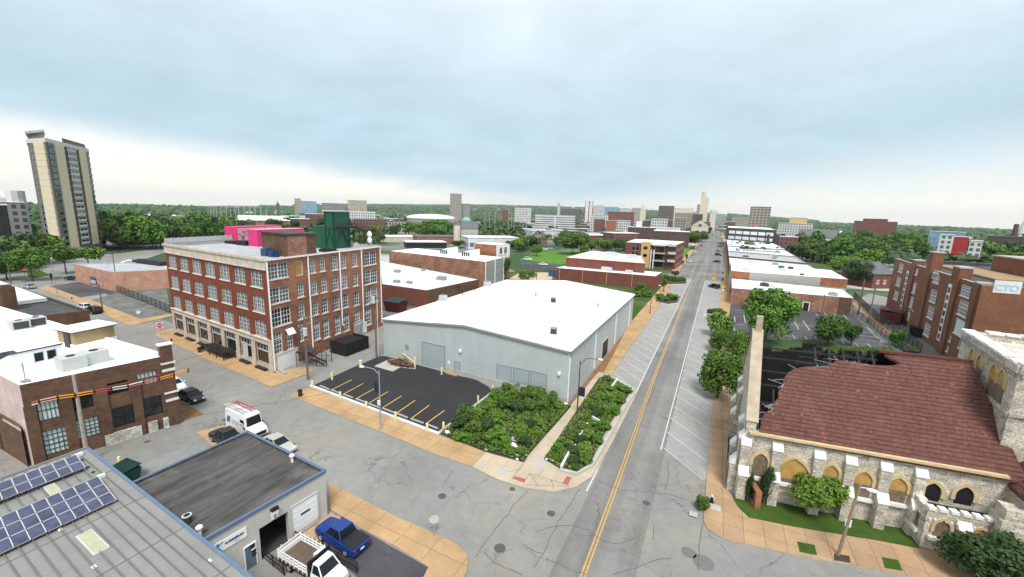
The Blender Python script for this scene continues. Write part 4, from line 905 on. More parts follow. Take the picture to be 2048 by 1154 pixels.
u0, z1_ = kw.uz(zE(488, 742)); u1, z2_ = kw.uz(zE(655, 632)); panel(kg, 'garage_door', kw, (u0+.2, u1, .5, (z1_+z2_)/2), P('white_door_paint', (.78, .80, .80), .4, .06, .8), .03, .06, m_block, 5, .15)
panel(kg, 'door_bottom_rail', kw, (u0+.2, u1, .1, .48), m_lgrey, .03, .06)
panel(kg, 'door_slot', kw, (u0+.9, u0+1.7, 1.75, 1.9), m_black, .09, .02)
u0, z1_ = kw.uz(zE(210, 975)); u1, z2_ = kw.uz(zE(275, 938)); dz = (z1_+z2_)/2
dr = panel(kg, 'blue_door', kw, (u0, u1, .08, dz), P('steel_blue_door', (.10, .135, .19), .5, .15, 1.5), .03, .06, m_white, 0, .07)
def f(b):
    for z_, zz, uu in ((1.55, 1.95, .35), (1.2, 1.45, .45), (.95, 1.1, .45)): b.hexa([kw.p(u0+uu, 0, .1), kw.p(u0+uu, 0, .06), kw.p(u0+uu+.32, 0, .06), kw.p(u0+uu+.32, 0, .1)], z_, zz)
child(dr, 'notice', m_white, lambda b: b.hexa([kw.p(u0+.42, 0, .1), kw.p(u0+.42, 0, .062), kw.p(u0+.72, 0, .062), kw.p(u0+.72, 0, .1)], 1.45, 1.62)); child(dr, 'door_window', m_black, f)
# company sign
su0, sz1 = kw.uz(zE(5, 965)); su1, sz2 = kw.uz(zE(220, 845)); su2, sz3 = kw.uz(zE(230, 910)); su3, sz4 = kw.uz(zE(12, 1015))
s_u0, s_u1, s_z0, s_z1 = (su0+su3)/2, (su1+su2)/2, (sz3+sz4)/2, (sz1+sz2)/2
sg = panel(kg, 'company_sign', kw, (s_u0, s_u1, s_z0, s_z1), m_white, .03, .05)
sh, sl = s_z1-s_z0, s_u1-s_u0
text('KAEMMERLEN', sl*.088, kw, s_u0+sl*.36, s_z0+sh*.48, sg, m_black, .07, bold=.006)
text('ETPNCT', sl*.04, kw, s_u0+sl*.62, s_z0+sh*.22, sg, m_grey, .07)
def f(b):
    X = lambda a, c: kw.p(s_u0+sl*a, s_z0+sh*c, .075)
    for ps in (((.03, .08), (.11, .08), (.215, .92), (.135, .92)), ((.15, .50), (.20, .62), (.34, .92), (.26, .92)), ((.15, .47), (.19, .52), (.27, .08), (.18, .08))): b.poly([X(*p) for p in ps])
child(sg, 'emblem', P('bright_blue_paint', (.02, .24, .55), .4, .08), f)
u, z_ = kw.uz(zE(380, 765)); n2 = panel(kg, 'number_sign', kw, (u-.05, u+.5, z_-.5, z_-.02), m_white, .03, .04); text('2', .42, kw, u+.1, z_-.43, n2, m_black, .06)
child(kg, 'wall_lamp', [m_black, m_white], lambda b: (b.hexa([kw.p(u-.1, 0, .3), kw.p(u-.1, 0, .01), kw.p(u+.45, 0, .01), kw.p(u+.45, 0, .3)], z_+.3, z_+.5), b.hexa([kw.p(u-.05, 0, .26), kw.p(u-.05, 0, .01), kw.p(u+.4, 0, .01), kw.p(u+.4, 0, .26)], z_+.02, z_+.298, 1, 1)))
rz4 = KZ-.25
c = at(*zD(1425, 745), rz4); t = thing('air_conditioner', 'small round fan condenser on the dark garage roof', 'air conditioner', (c.x, c.y, rz4))
child(t, 'housing', m_dgrey, lambda b: b.cyl(c.x, c.y, rz4, rz4+.6, .27, 8)); child(t, 'lid', m_lgrey, lambda b: b.cyl(c.x, c.y, rz4+.6, rz4+.66, .31, 8)); child(t, 'fan', m_black, lambda b: b.cyl(c.x, c.y, rz4+.66, rz4+.68, .2, 14))
for k, (p, lab) in enumerate(((zE(508, 445), 'white capped pipe vent near the street edge of the dark garage roof'), (zD(1520, 840), 'white turnip vent near the seam with the metal roof'))):
    c = at(*p, rz4); single('roof_vent', lab, 'vent', m_white, lambda b: (b.cyl(c.x, c.y, rz4, rz4+.55, .1), b.ball((c.x, c.y, rz4+.65), (.24, .24, .17))))
# ---------------------------------------------------------------- standing seam metal roof with solar panels
SZ = 5.0; S0, S1 = at(171, 897, SZ), at(492.6, 1154, SZ); sd_ = (S1-S0).normalized(); sn = Vector((-sd_.y, sd_.x, 0))
S1 = S0+sd_*26; S2 = S1-sn*26; S3 = S0-sn*26+sd_*(-.0); e0 = at(0, 959, SZ); ed = (e0-S0).normalized(); S3 = S0+ed*30; S2 = S3+sd_*26
mr = thing('metal_roof_building', 'building with grey standing seam metal roof and blue eave', 'building', ((S0+S2)/2).to_tuple()[:2]+(0,))
m_seam = P('grey_metal_roofing', (.225, .22, .205), .55, .12, .35, .0, .4, dirt=((.34, .33, .31), .3))
def f(b):
    b.poly([V3(S0, SZ), V3(S3, SZ), V3(S2, SZ), V3(S1, SZ)]); n = int(30/.62)
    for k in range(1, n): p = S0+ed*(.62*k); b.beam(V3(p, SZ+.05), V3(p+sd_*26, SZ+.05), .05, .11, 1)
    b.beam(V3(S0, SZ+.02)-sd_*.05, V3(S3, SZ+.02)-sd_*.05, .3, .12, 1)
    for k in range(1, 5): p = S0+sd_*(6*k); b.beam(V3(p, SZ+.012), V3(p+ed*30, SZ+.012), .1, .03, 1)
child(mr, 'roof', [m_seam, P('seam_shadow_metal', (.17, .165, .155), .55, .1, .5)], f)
child(mr, 'wall', m_block, lambda b: b.prism([(p.x, p.y) for p in shrink([S0, S3, S2, S1], .15)], -.1, SZ-.02))
child(mr, 'blue_eave', m_blue, lambda b: b.beam(V3(S0, SZ-.1)-ed*.1, V3(S1, SZ-.1)-ed*.1, .22, .3))
for p, q, lab in ((zD(640, 830), zD(770, 960), ''), (zD(375, 465), zD(430, 530), 'f')):
    a, c = at(*p, SZ), at(*q, SZ); child(mr, 'skylight_strip', P('yellowed_fibreglass', (.42, .40, .27), .5, .2, 1.5), lambda b: b.beam(V3(a, SZ+.07), V3(c, SZ+.07), .62 if not lab else .5, .1)); child(mr, 'skylight_curb', m_lgrey, lambda b: b.beam(V3(a-sd_*.1, SZ+.045), V3(c+sd_*.1, SZ+.045), .8 if not lab else .62, .1))
m_pv = NT('solar_cells')
def pv(n):
    uv = n.tc.outputs['UV']; sp = n.nd('ShaderNodeSeparateXYZ', {0: uv}); c = n.mix(n.mapr(n.noise(.9, 4, .6), .35, .65), (.02, .025, .065), (.06, .066, .135))
    a = n.mapr(n.math('FRACT', n.math('MULTIPLY', sp.outputs[0], 6)), .0, .08, 1, 0); return n.out(n.mix(n.math('MULTIPLY', a, .25), c, (.3, .32, .4)), .15, None, 0, 0, .6)
m_pv = pv(m_pv)
def array(label, tr, br, nrow, ncol, tilt):
    a, c = at(*tr, SZ+.25), at(*br, SZ+.25); dn = (c-a); ln = dn.length; dn.normalize(); t = thing('solar_array', label, 'solar panels', (a.x, a.y, SZ)); ph = ln/nrow; pw = ph*1.62*1.0 if nrow == 2 else ph*1.5
    pw = .715 if nrow == 3 else .735
    Z = lambda i, j: a+ed*(pw*i)+dn*(ph*j)+Vector((0, 0, .34-.10*j))
    for i in range(ncol):
        for j in range(nrow):
            b = MB(); p, q, r, s = Z(i, j), Z(i+1, j), Z(i+1, j+1), Z(i, j+1); g = .03
            ins = lambda k: (p, q, r, s)[k]+(((p, q, r, s)[(k+2) % 4])-((p, q, r, s)[k])).normalized()*g*1.4
            P4 = [ins(k) for k in range(4)]; bot = [v-Vector((0, 0, .05)) for v in P4]
            b.poly(P4, 0); b.add(P4+bot, [(4, 7, 6, 5), (0, 4, 5, 1), (1, 5, 6, 2), (2, 6, 7, 3), (3, 7, 4, 0)], 1)
            b.poly([v+Vector((0, 0, .003)) for v in (P4[0], P4[1], P4[1]+(P4[2]-P4[1]).normalized()*.05, P4[0]+(P4[3]-P4[0]).normalized()*.05)], 1)
            b.poly([v+Vector((0, 0, .003)) for v in (P4[0], P4[3], P4[3]+(P4[2]-P4[3]).normalized()*.05, P4[0]+(P4[1]-P4[0]).normalized()*.05)][::-1], 1)
            b.build('solar_panel', [m_pv, m_lgrey], t)
    child(t, 'rack', m_grey, lambda b: [b.beam(Z(0, 0)+dn*(x*ph)-Vector((0, 0, .09+.1*x)), Z(ncol, 0)+dn*(x*ph)-Vector((0, 0, .09+.1*x)), .07) for x in (.4, nrow-.4)] and [b.beam(Z(i, .4)-Vector((0, 0, .1)), Z(i, .4)*1-Vector((0, 0, Z(i, .4).z-SZ)), .07) for i in range(0, ncol+1, 2)])
array('upper two row solar array on the grey metal roof', zD(588, 248), zD(655, 330), 2, 10, 0)
array('lower three row solar array on the grey metal roof', zD(752, 414), zD(890, 568), 3, 13, 0)
for k, (x, y) in enumerate(((600, 243), (768, 408))):
    c = at(*zD(x, y), SZ); single('junction_box', ('white junction box at the end of the upper solar array', 'white junction box at the end of the lower solar array')[k], 'junction box', m_white, lambda b: (b.beam((c.x, c.y-.2, SZ+.2), (c.x, c.y+.25, SZ+.2), .22, .3), b.cyl(c.x-.3, c.y, SZ, SZ+.15, .08, 6, 0)))
for k, (x, y) in enumerate(((525, 243), (620, 268), (670, 322), (708, 360), (458, 797), (1590, 1033), (715, 1078))):
    c = at(*zD(x, y), SZ); single('roof_clip', ('small dark roof boot by the upper array end', 'dark conduit foot below the upper junction box', 'dark conduit foot between the solar arrays', 'dark conduit foot above the lower junction box', 'small white roof patch left of the skylight strip', 'square white patch near the blue eave', 'small white patch below the skylight strip')[k], 'roof fitting', m_dgrey if k < 4 else m_white, lambda b: (b.box(c.x-.07, c.x+.07, c.y-.07, c.y+.07, SZ, SZ+.1), b.box(c.x-.14, c.x+.14, c.y-.1, c.y+.1, SZ+.002, SZ+.04)))
# ---------------------------------------------------------------- burnt stone church
CA, CB = Vector((4.5, 43.3, 0)), Vector((23.6, 45.9, 0)); cs = Wall(CA, CB); ci = -cs.n    # inward
CE, CRZ, CW = 7.0, 14.0, 8.5
ch = thing('stone_church', 'burnt out limestone church with brown tile roof and square tower', 'church', (14, 52, 0))
m_burnt = P('charred_black', (.012, .012, .013), .95, .5, .8); m_char = P('charred_timber', (.03, .028, .027), .9, .5, 2.)
def tile():
    n = NT('brown_clay_tile'); uv = n.tc.outputs['UV']
    br = n.nd('ShaderNodeTexBrick', {'Vector': uv, 'Color1': (.142, .060, .047), 'Color2': (.106, .046, .037), 'Mortar': (.07, .03, .025), 'Scale': 1., 'Mortar Size': .012, 'Mortar Smooth': .5, 'Bias': 0., 'Brick Width': .26, 'Row Height': .43})
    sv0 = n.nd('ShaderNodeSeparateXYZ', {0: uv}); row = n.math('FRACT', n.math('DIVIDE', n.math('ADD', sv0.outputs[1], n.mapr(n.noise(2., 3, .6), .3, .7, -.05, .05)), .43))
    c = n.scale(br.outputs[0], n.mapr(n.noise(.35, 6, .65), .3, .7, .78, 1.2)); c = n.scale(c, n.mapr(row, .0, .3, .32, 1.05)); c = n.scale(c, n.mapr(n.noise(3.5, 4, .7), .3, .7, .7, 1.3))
    vo = n.nd('ShaderNodeTexVoronoi', {'Vector': n.mapping((4.5, 5, 1)), 'Scale': 1.}); sp = n.nd('ShaderNodeSeparateXYZ', {0: vo.outputs['Color']})
    c = n.mix(n.mapr(sp.outputs[1], .992, .995, 0, .8), c, (.30, .09, .05))
    return n.out(c, .8, row, -.06, 0, .2)
m_tile = tile()
def cpt(u, t, z): return cs.A + cs.d*(u+.166*max(t, 0)*max(0, 1-u/21)) + ci*t + Vector((0, 0, z))
def slope(p):   # point of the south roof slope seen at a picture point
    n_ = (ci*CW+Vector((0, 0, CRZ-CE))).cross(cs.d); d = ray(p); q = cpt(0, 0, CE)-Vector((0, 0, CAMZ)); t = q.dot(n_)/d.dot(n_); return d*t+Vector((0, 0, CAMZ))
rag = [slope(zJ(*p)) for p in ((252, 537), (258, 500), (255, 470), (268, 440), (300, 425), (296, 405), (318, 372), (312, 350), (332, 318), (327, 296), (345, 265), (375, 248), (430, 237), (470, 243), (505, 240), (528, 228), (560, 212), (600, 214), (640, 220), (700, 233), (765, 236), (815, 236), (850, 226), (800, 205), (770, 188))]
CU = cs.L+1.
top = [cpt(CU, CW+.0, CRZ)]; xs = [(q-cpt(0, 0, 0)).dot(ci) for q in rag]
rag = [cpt((q-cs.A).dot(cs.d), min(max((q-cs.A).dot(ci), -.35), CW), CE+(CRZ-CE)/CW*min(max((q-cs.A).dot(ci), -.35), CW)) for q in rag]
eave = CE-.35*(CRZ-CE)/CW
def f(b):
    P_ = rag+[cpt(CU, CW, CRZ), cpt(CU, -.35, eave)]; b.poly(P_[::-1], 0); b.poly([p-Vector((0, 0, .22)) for p in P_], 1); n = len(P_)
    for i in range(n): j = (i+1) % n; b.quad(P_[i], P_[j], P_[j]-Vector((0, 0, .22)), P_[i]-Vector((0, 0, .22)), 0)
    b.poly([cpt(12.5, CW, CRZ), cpt(12.6, 2*CW-3, CE+2.6), cpt(11.7, 2*CW, CE), cpt(CU, 2*CW, CE), cpt(CU, CW, CRZ)][::-1], 0)
    b.beam(cpt(12.3, CW, CRZ+.05), cpt(CU, CW, CRZ+.05), .35, .25, 0)
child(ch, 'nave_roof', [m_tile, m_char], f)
def f(b):
    r = random.Random(3)
    for k in range(9):   # rafters left standing
        u = .9+k*1.35; e = 1 if u > 5 else .35+.2*r.random(); b.beam(cpt(u, .3, CE), cpt(u, .3+(CW-.3)*e, CE+(CRZ-CE)*e-.35), .16, .25)
        if u > 6.5: b.beam(cpt(u, CW, CRZ-.3), cpt(u, 2*CW-.4, CE), .16, .25)
    for u in (1.5, 5.6, 9.6): b.beam(cpt(u, .4, CE-.3), cpt(u, 2*CW-.4, CE-.3), .3, .35)
    for t_, u1 in ((1.2, 3.5), (2.6, 4.), (4.2, 5.), (5.5, 7), (6.8, 9.5), (7.8, 12)): z = CE+(CRZ-CE)*t_/CW; b.beam(cpt(.8, t_, z-.2), cpt(u1, t_, z-.2), .12, .14)
    for t_ in (9.6, 11, 12.5, 14): b.beam(cpt(5.5, t_, CRZ-(t_-CW)*.82-.2), cpt(13.5, t_, CRZ-(t_-CW)*.82-.2), .12, .14)
parts(ch, 'charred_rafter', m_char, f)
def f(b):
    r = random.Random(8)
    for k in range(26):
        p = rag[r.randrange(2, 20)]; q = p+cs.d*r.uniform(-1.6, .2)+ci*r.uniform(-.5, .5); b.beam(p+Vector((0, 0, .02)), (q.x, q.y, p.z+(q-p).dot(ci)*.82-.05), .045)
parts(ch, 'bare_batten', m_grey, f)
NW_ = Vector((5.0, 60.5, 0)); NE_ = cpt(CU, 2*CW, 0); wW = Wall(NW_, CA)      # west wall seen from the street
def f(b):
    b.quad(cs.p(0, -.1), cs.p(cs.L+1, -.1), cs.p(cs.L+1, CE), cs.p(0, CE), 0); b.quad(cs.p(.0, CE, -.6), cs.p(cs.L+1, CE, -.6), cs.p(cs.L+1, -.1, -.6), cs.p(0, -.1, -.6), 1); b.quad(cs.p(0, CE), cs.p(cs.L+1, CE), cs.p(cs.L+1, CE, -.6), cs.p(0, CE, -.6), 0)
    # west gable
    n = wW; L = n.L; pk = CRZ+.9; prof = [(0, -.1), (L, -.1), (L, CE+.8), (L/2, pk), (0, CE+.8)]
    b.poly([n.p(u, z, .05) for u, z in prof], 0); b.poly([n.p(u, z, -.75) for u, z in prof][::-1], 1)
    for (u, z), (v, y) in zip(prof, prof[1:]+prof[:1]): b.quad(n.p(u, z, .05), n.p(u, z, -.75), n.p(v, y, -.75), n.p(v, y, .05), 0)
    # north wall, jagged and black inside
    w = Wall(NE_, NW_); r = random.Random(2); z0 = CE; st = 26
    for k in range(st):
        u, v = w.L*k/st, w.L*(k+1)/st; z = 12.2+r.uniform(-1.2, .3)-.03*k; b.quad(w.p(u, -.1), w.p(v, -.1), w.p(v, z), w.p(u, z), 0); b.quad(w.p(v, -.1, -.5), w.p(u, -.1, -.5), w.p(u, z, -.5), w.p(v, z, -.5), 1); b.quad(w.p(u, z), w.p(v, z), w.p(v, z, -.5), w.p(u, z, -.5), 1)
        b.quad(w.p(v, -.1), w.p(v, -.1, -.5), w.p(v, z, -.5), w.p(v, z), 1)
    b.quad(cpt(.3, .6, .3), cpt(CU, .6, .3), cpt(CU, 2*CW, .3), cpt(.3, 2*CW, .3), 1)
    b.quad(cpt(7.2, 2*CW-.6, 0), cpt(7.2, CW+2.5, 0), cpt(7.2, CW+2.5, 6.2), cpt(7.2, 2*CW-.6, 6.8), 1)
child(ch, 'wall', [m_stone, m_burnt], f)
def f(b):
    n = wW; L = n.L; pk = CRZ+.9
    for a, c in (((0, CE+.8), (L/2, pk)), ((L/2, pk), (L, CE+.8))): b.beam(n.p(a[0], a[1]+.12, -.35), n.p(c[0], c[1]+.12, -.35), 1.05, .2, 0)
    b.hexa([n.p(L/2-.35, 0, -.1), n.p(L/2-.35, 0, -.7), n.p(L/2+.35, 0, -.7), n.p(L/2+.35, 0, -.1)], pk-.2, up(n.p(L/2), 631))
parts(ch, 'gable_coping', P('tan_coping_stone', (.40, .33, .24), .85, .25, 1.1), f)
child(ch, 'eave_gutter', m_trim, lambda b: (b.beam(cs.p(.2, CE-.12, .24), cs.p(cs.L-.2, CE-.12, .24), .34, .22), [b.beam(cs.p(.5+.42*k, CE-.34, .003), cs.p(.5+.42*k, CE-.34, .2), .16, .18) for k in range(int((cs.L-1)/.42))]))
def buttress(w, u, wd=.78, h1=6.0, h2=3.1, d1=.4, d2=.85):
    def f(b):
        X = lambda a, o: w.p(a, 0, o)
        b.hexa([X(u-wd/2, d1), X(u-wd/2, .003), X(u+wd/2, .003), X(u+wd/2, d1)], -.1, h1-.45); b.hexa([X(u-wd/2, d2), X(u-wd/2, d1+.003), X(u+wd/2, d1+.003), X(u+wd/2, d2)], -.1, h2-.5)
    bt = child(ch, 'buttress', m_stone, f)
    def g(b):
        for z, o0, o1, dz in ((h1-.45, .004, d1+.06, .75), (h2-.5, d1+.004, d2+.06, .85)):
            a, c = u-wd/2-.05, u+wd/2+.05; vs = [w.p(a, z, o0), w.p(c, z, o0), w.p(c, z, o1), w.p(a, z, o1), w.p(a, z+dz, o0), w.p(c, z+dz, o0), w.p(c, z+.1, o1), w.p(a, z+.1, o1)]
            b.add(vs, [(0, 1, 2, 3), (7, 6, 5, 4), (3, 2, 6, 7), (2, 1, 5, 6), (1, 0, 4, 5), (0, 3, 7, 4)])
    c = MB(); g(c); pieces(bt, 'buttress_cap', m_limew, c)
for (x, y) in ((195, 590), (330, 618), (510, 650), (645, 675), (797, 697), (948, 720)): buttress(cs, cs.uz(zJ(x, y))[0])
for u in (wW.L-.6, wW.L-4.2, wW.L-12.5, .6): buttress(wW, u, 1.1, 6.4, 3.6, .5, 1.0)
def arch(par, w, u, zb, zt, hw, mat, surround=True, sill=True, o=.02, ring=.3, name='arched_window', point=1.35):
    n = 9; H = zt-zb; rise = hw*point; sp = zb+H-rise
    def prof(k, e=0.):   # pointed arch outline
        a = hw+e; r_ = rise+e; pts = []
        for i in range(n+1):
            t = i/n*pi/3; pts.append((u+a*(2*cos(t)-1), sp+r_*sin(t)/.866))
        return pts
    right = prof(0); out = [(u+hw, zb)]+right+[(2*u-x, z) for x, z in right[::-1][1:]]+[(u-hw, zb)]
    b = MB(); b.poly([w.p(x, z, o) for x, z in out], 0); two = mat is m_ply2; sp2 = sp-.15*H
    if two: b.poly([w.p(u-hw, zb, o+.03), w.p(u+hw, zb, o+.03), w.p(u+hw, sp2, o+.03), w.p(u-hw, sp2, o+.03)], 1)
    ob = b.build(name, [m_ply, m_brd] if two else mat, par)
    if surround:
        R2 = prof(0, ring); inn = right+[(2*u-x, z) for x, z in right[::-1][1:]]; ou = R2+[(2*u-x, z) for x, z in R2[::-1][1:]]
        inn = [(u+hw, sp-.5)]+inn+[(u-hw, sp-.5)]; ou = [(u+hw+ring, sp-.5)]+ou+[(u-hw-ring, sp-.5)]; b = MB()
        for i in range(len(inn)-1):
            b.quad(w.p(*inn[i], .14), w.p(*ou[i], .14), w.p(*ou[i+1], .14), w.p(*inn[i+1], .14)); b.quad(w.p(*ou[i], .003), w.p(*ou[i+1], .003), w.p(*ou[i+1], .14), w.p(*ou[i], .14)); b.quad(w.p(*inn[i], .003), w.p(*inn[i], .14), w.p(*inn[i+1], .14), w.p(*inn[i+1], .003))
        b.build('arch_surround', m_trim, ob)
    if sill:
        b = MB(); b.hexa([w.p(u-hw-.3, 0, .3), w.p(u-hw-.3, 0, .003), w.p(u+hw+.3, 0, .003), w.p(u+hw+.3, 0, .3)], zb-.32, zb-.02); b.build('sill', m_limew, ob)
    return ob
m_brd = P('weathered_boards', (.17, .12, .085), .85, .35, 1.6, dirt=((.34, .26, .2), .5)); m_ply2 = P('mixed_plywood', (.36, .22, .08), .85, .4, 1.2, dirt=((.15, .11, .08), .75))
for (x, y0, y1, hw, mt) in ((258, 618, 718, .62, m_brd), (402, 640, 748, 1.35, m_ply2), (560, 668, 770, .62, m_ply2), (700, 695, 805, .68, m_ply2), (850, 722, 828, .68, m_ply2)):
    u, zt = cs.uz(zJ(x+6, y0)); u2, zb = cs.uz(zJ(x-6, y1)); arch(ch, cs, (u+u2)/2, zb, zt, hw, mt)
for x, y0, y1 in ((1010, 745, 780), (1150, 762, 800)):
    u, zt = cs.uz(zJ(x, y0)); arch(ch, cs, u, zt-1.7, zt, .6, m_burnt, sill=False)
# porch with crenellated parapet
QA = at(1838, 1095); pz = up(QA, 1013.5); QB = Vector((27.5, QA.y+1.25, 0)); pw = Wall(QA, QB); QC = QA+ci*2.4
po = MB()
def f(b):
    q = [QA, QB, QB+ci*1.9, QC]; b.prism([(p.x, p.y) for p in q], -.1, pz-.75, 0, 1); qs = shrink(q, .45)
    for i in (0, 3, 1):
        w = Wall(q[i], q[(i+1) % 4]); b.hexa([w.p(.0, 0, 0), w.p(.0, 0, -.45), w.p(w.L, 0, -.45), w.p(w.L, 0, 0)] if i == 0 else [w.p(.0, 0, 0), w.p(.0, 0, -.45), w.p(w.L-.455, 0, -.45), w.p(w.L-.455, 0, 0)], pz-.748, pz-.25)
porch = child(ch, 'porch', [m_stone, m_burnt], f)
def f(b):
    for w, L in ((pw, pw.L), (Wall(QC, QA), (QC-QA).length-.5)):
        k = 0; 
        while .75*k+.5 < L: u = .75*k+.02; b.hexa([w.p(u, 0, .06), w.p(u, 0, -.5), w.p(u+.5, 0, -.5), w.p(u+.5, 0, .06)], pz-.248, pz); k += 1
        n = int(L/.36)
        for k in range(n): b.beam(w.p(.2+.36*k, pz-1.0, .003), w.p(.2+.36*k, pz-1.0, .13), .15, .16)
mer = MB(); f(mer); pieces(porch, 'merlon', m_limew, mer)
pc = Wall(QC, QA); 
arch(ch, pw, pw.uz(zL(690, 800))[0], 1.4, 3.0, .5, m_brd, ring=.22); arch(ch, pc, pc.L*.5, 1.4, 3.0, .45, m_brd, ring=.0, surround=False)
buttress(pw, pw.uz(zL(865, 760))[0], .8, 2.9, 1.6, .4, .8); arch(ch, pw, pw.uz(zL(975, 850))[0], .1, 2.9, .75, m_ply, ring=.2, sill=False)
# south transept with its own tiled gable at the picture's right edge
TX0, TX1, TY0 = 23.9, 34.0, 43.4; tz = 6.4
def f(b):
    b.prism([(TX0, TY0), (TX1, TY0), (TX1, 50), (TX0, 50)], -.1, tz); b.poly([(TX0, TY0, tz), (TX1, TY0, tz), ((TX0+TX1)/2, TY0, tz+4.6)])
child(ch, 'transept', m_stone, f)
def f(b):
    m_ = (TX0+TX1)/2; a = .25
    for s in (-1, 1):
        x = m_+s*(TX1-TX0)/2*1.06; z = tz-.25; q = [(x, TY0-.3, z), (m_, TY0-.3, tz+4.75), (m_, 52, tz+4.75), (x, 50.5, z)]
        b.poly(q if s > 0 else q[::-1]); b.poly([(p[0], p[1], p[2]-.2) for p in (q[::-1] if s > 0 else q)])
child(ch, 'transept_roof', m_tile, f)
tw = Wall((TX0, 50), (TX0, TY0)); arch(ch, tw, tw.L*.55, 3.2, 5.4, .5, m_brd, sill=False)
child(ch, 'stair_turret', m_stone, lambda b: (b.prism([(TX0-1.6, TY0-.6), (TX0+.9, TY0-.6), (TX0+.9, TY0+1.2), (TX0-1.6, TY0+1.2)], -.1, 4.4), b.prism([(TX0-1.4, TY0-.4), (TX0+.7, TY0-.4), (TX0+.7, TY0+1), (TX0-1.4, TY0+1)], 4.4, 5.3)))
# tower
T0 = Vector((23.6, 47.9, 0)); T1 = Vector((25.2, 61.2, 0)); TZ = 16.0; twn = Wall(T1, T0); tsn = Wall(T0, T0+Vector((13.5, -.4, 0)))
def f(b):
    q = [T0, tsn.B, tsn.B+(T1-T0), T1]; b.prism([(p.x, p.y) for p in q], 0, TZ-.9, 0, 1)
    for i in range(4):
        w = Wall(q[i], q[(i+1) % 4]); b.hexa([w.p(0, 0, .18), w.p(0, 0, -.6), w.p(w.L, 0, -.6), w.p(w.L, 0, .18)], TZ-.898-.001*i, TZ-.25-.002*i)
        for k in range(int(w.L/.45)): b.beam(w.p(.25+.45*k, TZ-1.15, .003), w.p(.25+.45*k, TZ-1.15, .17), .2, .3)
        b.hexa([w.p(0, 0, .14), w.p(0, 0, .003), w.p(w.L, 0, .003), w.p(w.L, 0, .14)], 11.3, 11.6)
child(ch, 'tower', [m_stone, P('tower_deck', (.5, .46, .40), .9, .3, .5, dirt=((.75, .74, .72), .6))], f)
def f(b):
    r = random.Random(4); q = [T0, tsn.B, tsn.B+(T1-T0), T1]
    for i in (0, 3, 2):
        w = Wall(q[i], q[(i+1) % 4]); u = .1
        while u < w.L-1.2:
            l = r.uniform(.9, 1.5)
            if r.random() < .8: b.hexa([w.p(u, 0, .25), w.p(u, 0, -.75), w.p(u+l, 0, -.75), w.p(u+l, 0, .25)], TZ-.24, TZ-.05+r.uniform(-.04, .05))
            u += l+.15
parts(ch, 'coping_slab', m_limew, f)
for p0, p1, hw in (((240, 245), (232, 350), .62), ((296, 275), (292, 356), .62), ((395, 335), (378, 510), .75), ((450, 372), (430, 548), .75)):
    u, zt = twn.uz(zW(*p0)); arch(ch, twn, min(u, twn.L-1), max(zt-4.2, 11.7), min(zt, 14.6), hw, m_ply2, ring=.22, sill=False)
for k in range(2): arch(ch, tsn, 4+3*k, 11.7, 14.4, .75, m_ply2, ring=.22, sill=False)
# ---------------------------------------------------------------- old brick school
SF, SN = Vector((50.2, 168, 0)), Vector((44.4, 105.3, 0)); sw = Wall(SF, SN); SHZ = 16.4
SE = Vector((95, 110, 0)); ss = Wall(SN, SE)
sv_ = []
for cx, cy, w_, h_ in ((392, 290, 4.6, 2.6), (372, 395, 4.6, 2.6), (354, 502, 4.6, 2.6), (514, 305, 2.6, 2.8), (494, 445, 2.6, 2.8), (473, 553, 2.6, 2.8), (667, 360, 4.2, 2.9), (640, 507, 4.2, 2.9), (620, 632, 4.2, 2.9), (592, 765, 4.2, 2.9), (892, 455, 4.6, 3.0), (868, 602, 4.6, 3.0), (840, 748, 4.6, 3.1), (770, 835, .9, 1.3), (845, 882, 1.4, 1.4), (750, 912, .9, 1.2), (450, 660, 2.2, 2.4)):
    u, z = sw.uz(zM(cx, cy)); big = cx == 840
    if z-h_/2 < .3: z = h_/2+.35
    sv_.append((max(u-w_/2, .2), min(u+w_/2, sw.L-.3), z-h_/2, min(z+h_/2, SHZ-1), 'schoolb' if big else 'white1' if w_ < 1.5 else 'school'))
sv_ = [h for i, h in enumerate(sv_) if not any(abs((h[0]+h[1])-(g[0]+g[1])) < (h[1]-h[0]+g[1]-g[0]) and abs((h[2]+h[3])-(g[2]+g[3])) < (h[3]-h[2]+g[3]-g[2]) for g in sv_[:i])]
swn = [(30, 33.5, 5, 7.6, 'school'), (30, 33.5, 9, 11.8, 'school'), (12.5, 14, 8.6, 11.4, 'white1'), (12.5, 14, 4.6, 7.2, 'white1')]
sch, SW = building('brick_school', 'abandoned four storey brown brick school with broken window bands and graffiti', 'school', [SF, SN, SE, Vector((100, 172, 0))], SHZ, m_brick2, m_roofd, .9, wins={0: sv_, 1: swn}, cop=m_conc, cw=.5)
for cx, zt, hw, o in ((600, 20.4, 1.7, .45), (795, 18.4, 2.0, .4), (470, 17.4, 1.6, .3), (1000, 16.5, .8, .3)):
    u = min(sw.uz(zM(cx, 500 if cx > 700 else 400))[0], sw.L-1.7); pl = child(sch, 'stair_tower', [m_brick2, m_conc], lambda b: (b.hexa([sw.p(u-hw, 0, o), sw.p(u-hw, 0, -1.5), sw.p(u+hw, 0, -1.5), sw.p(u+hw, 0, o)], -.1, zt), b.hexa([sw.p(u-hw-.1, 0, o+.1), sw.p(u-hw-.1, 0, -1.6), sw.p(u+hw+.1, 0, -1.6), sw.p(u+hw+.1, 0, o+.1)], zt, zt+.3, 1)))
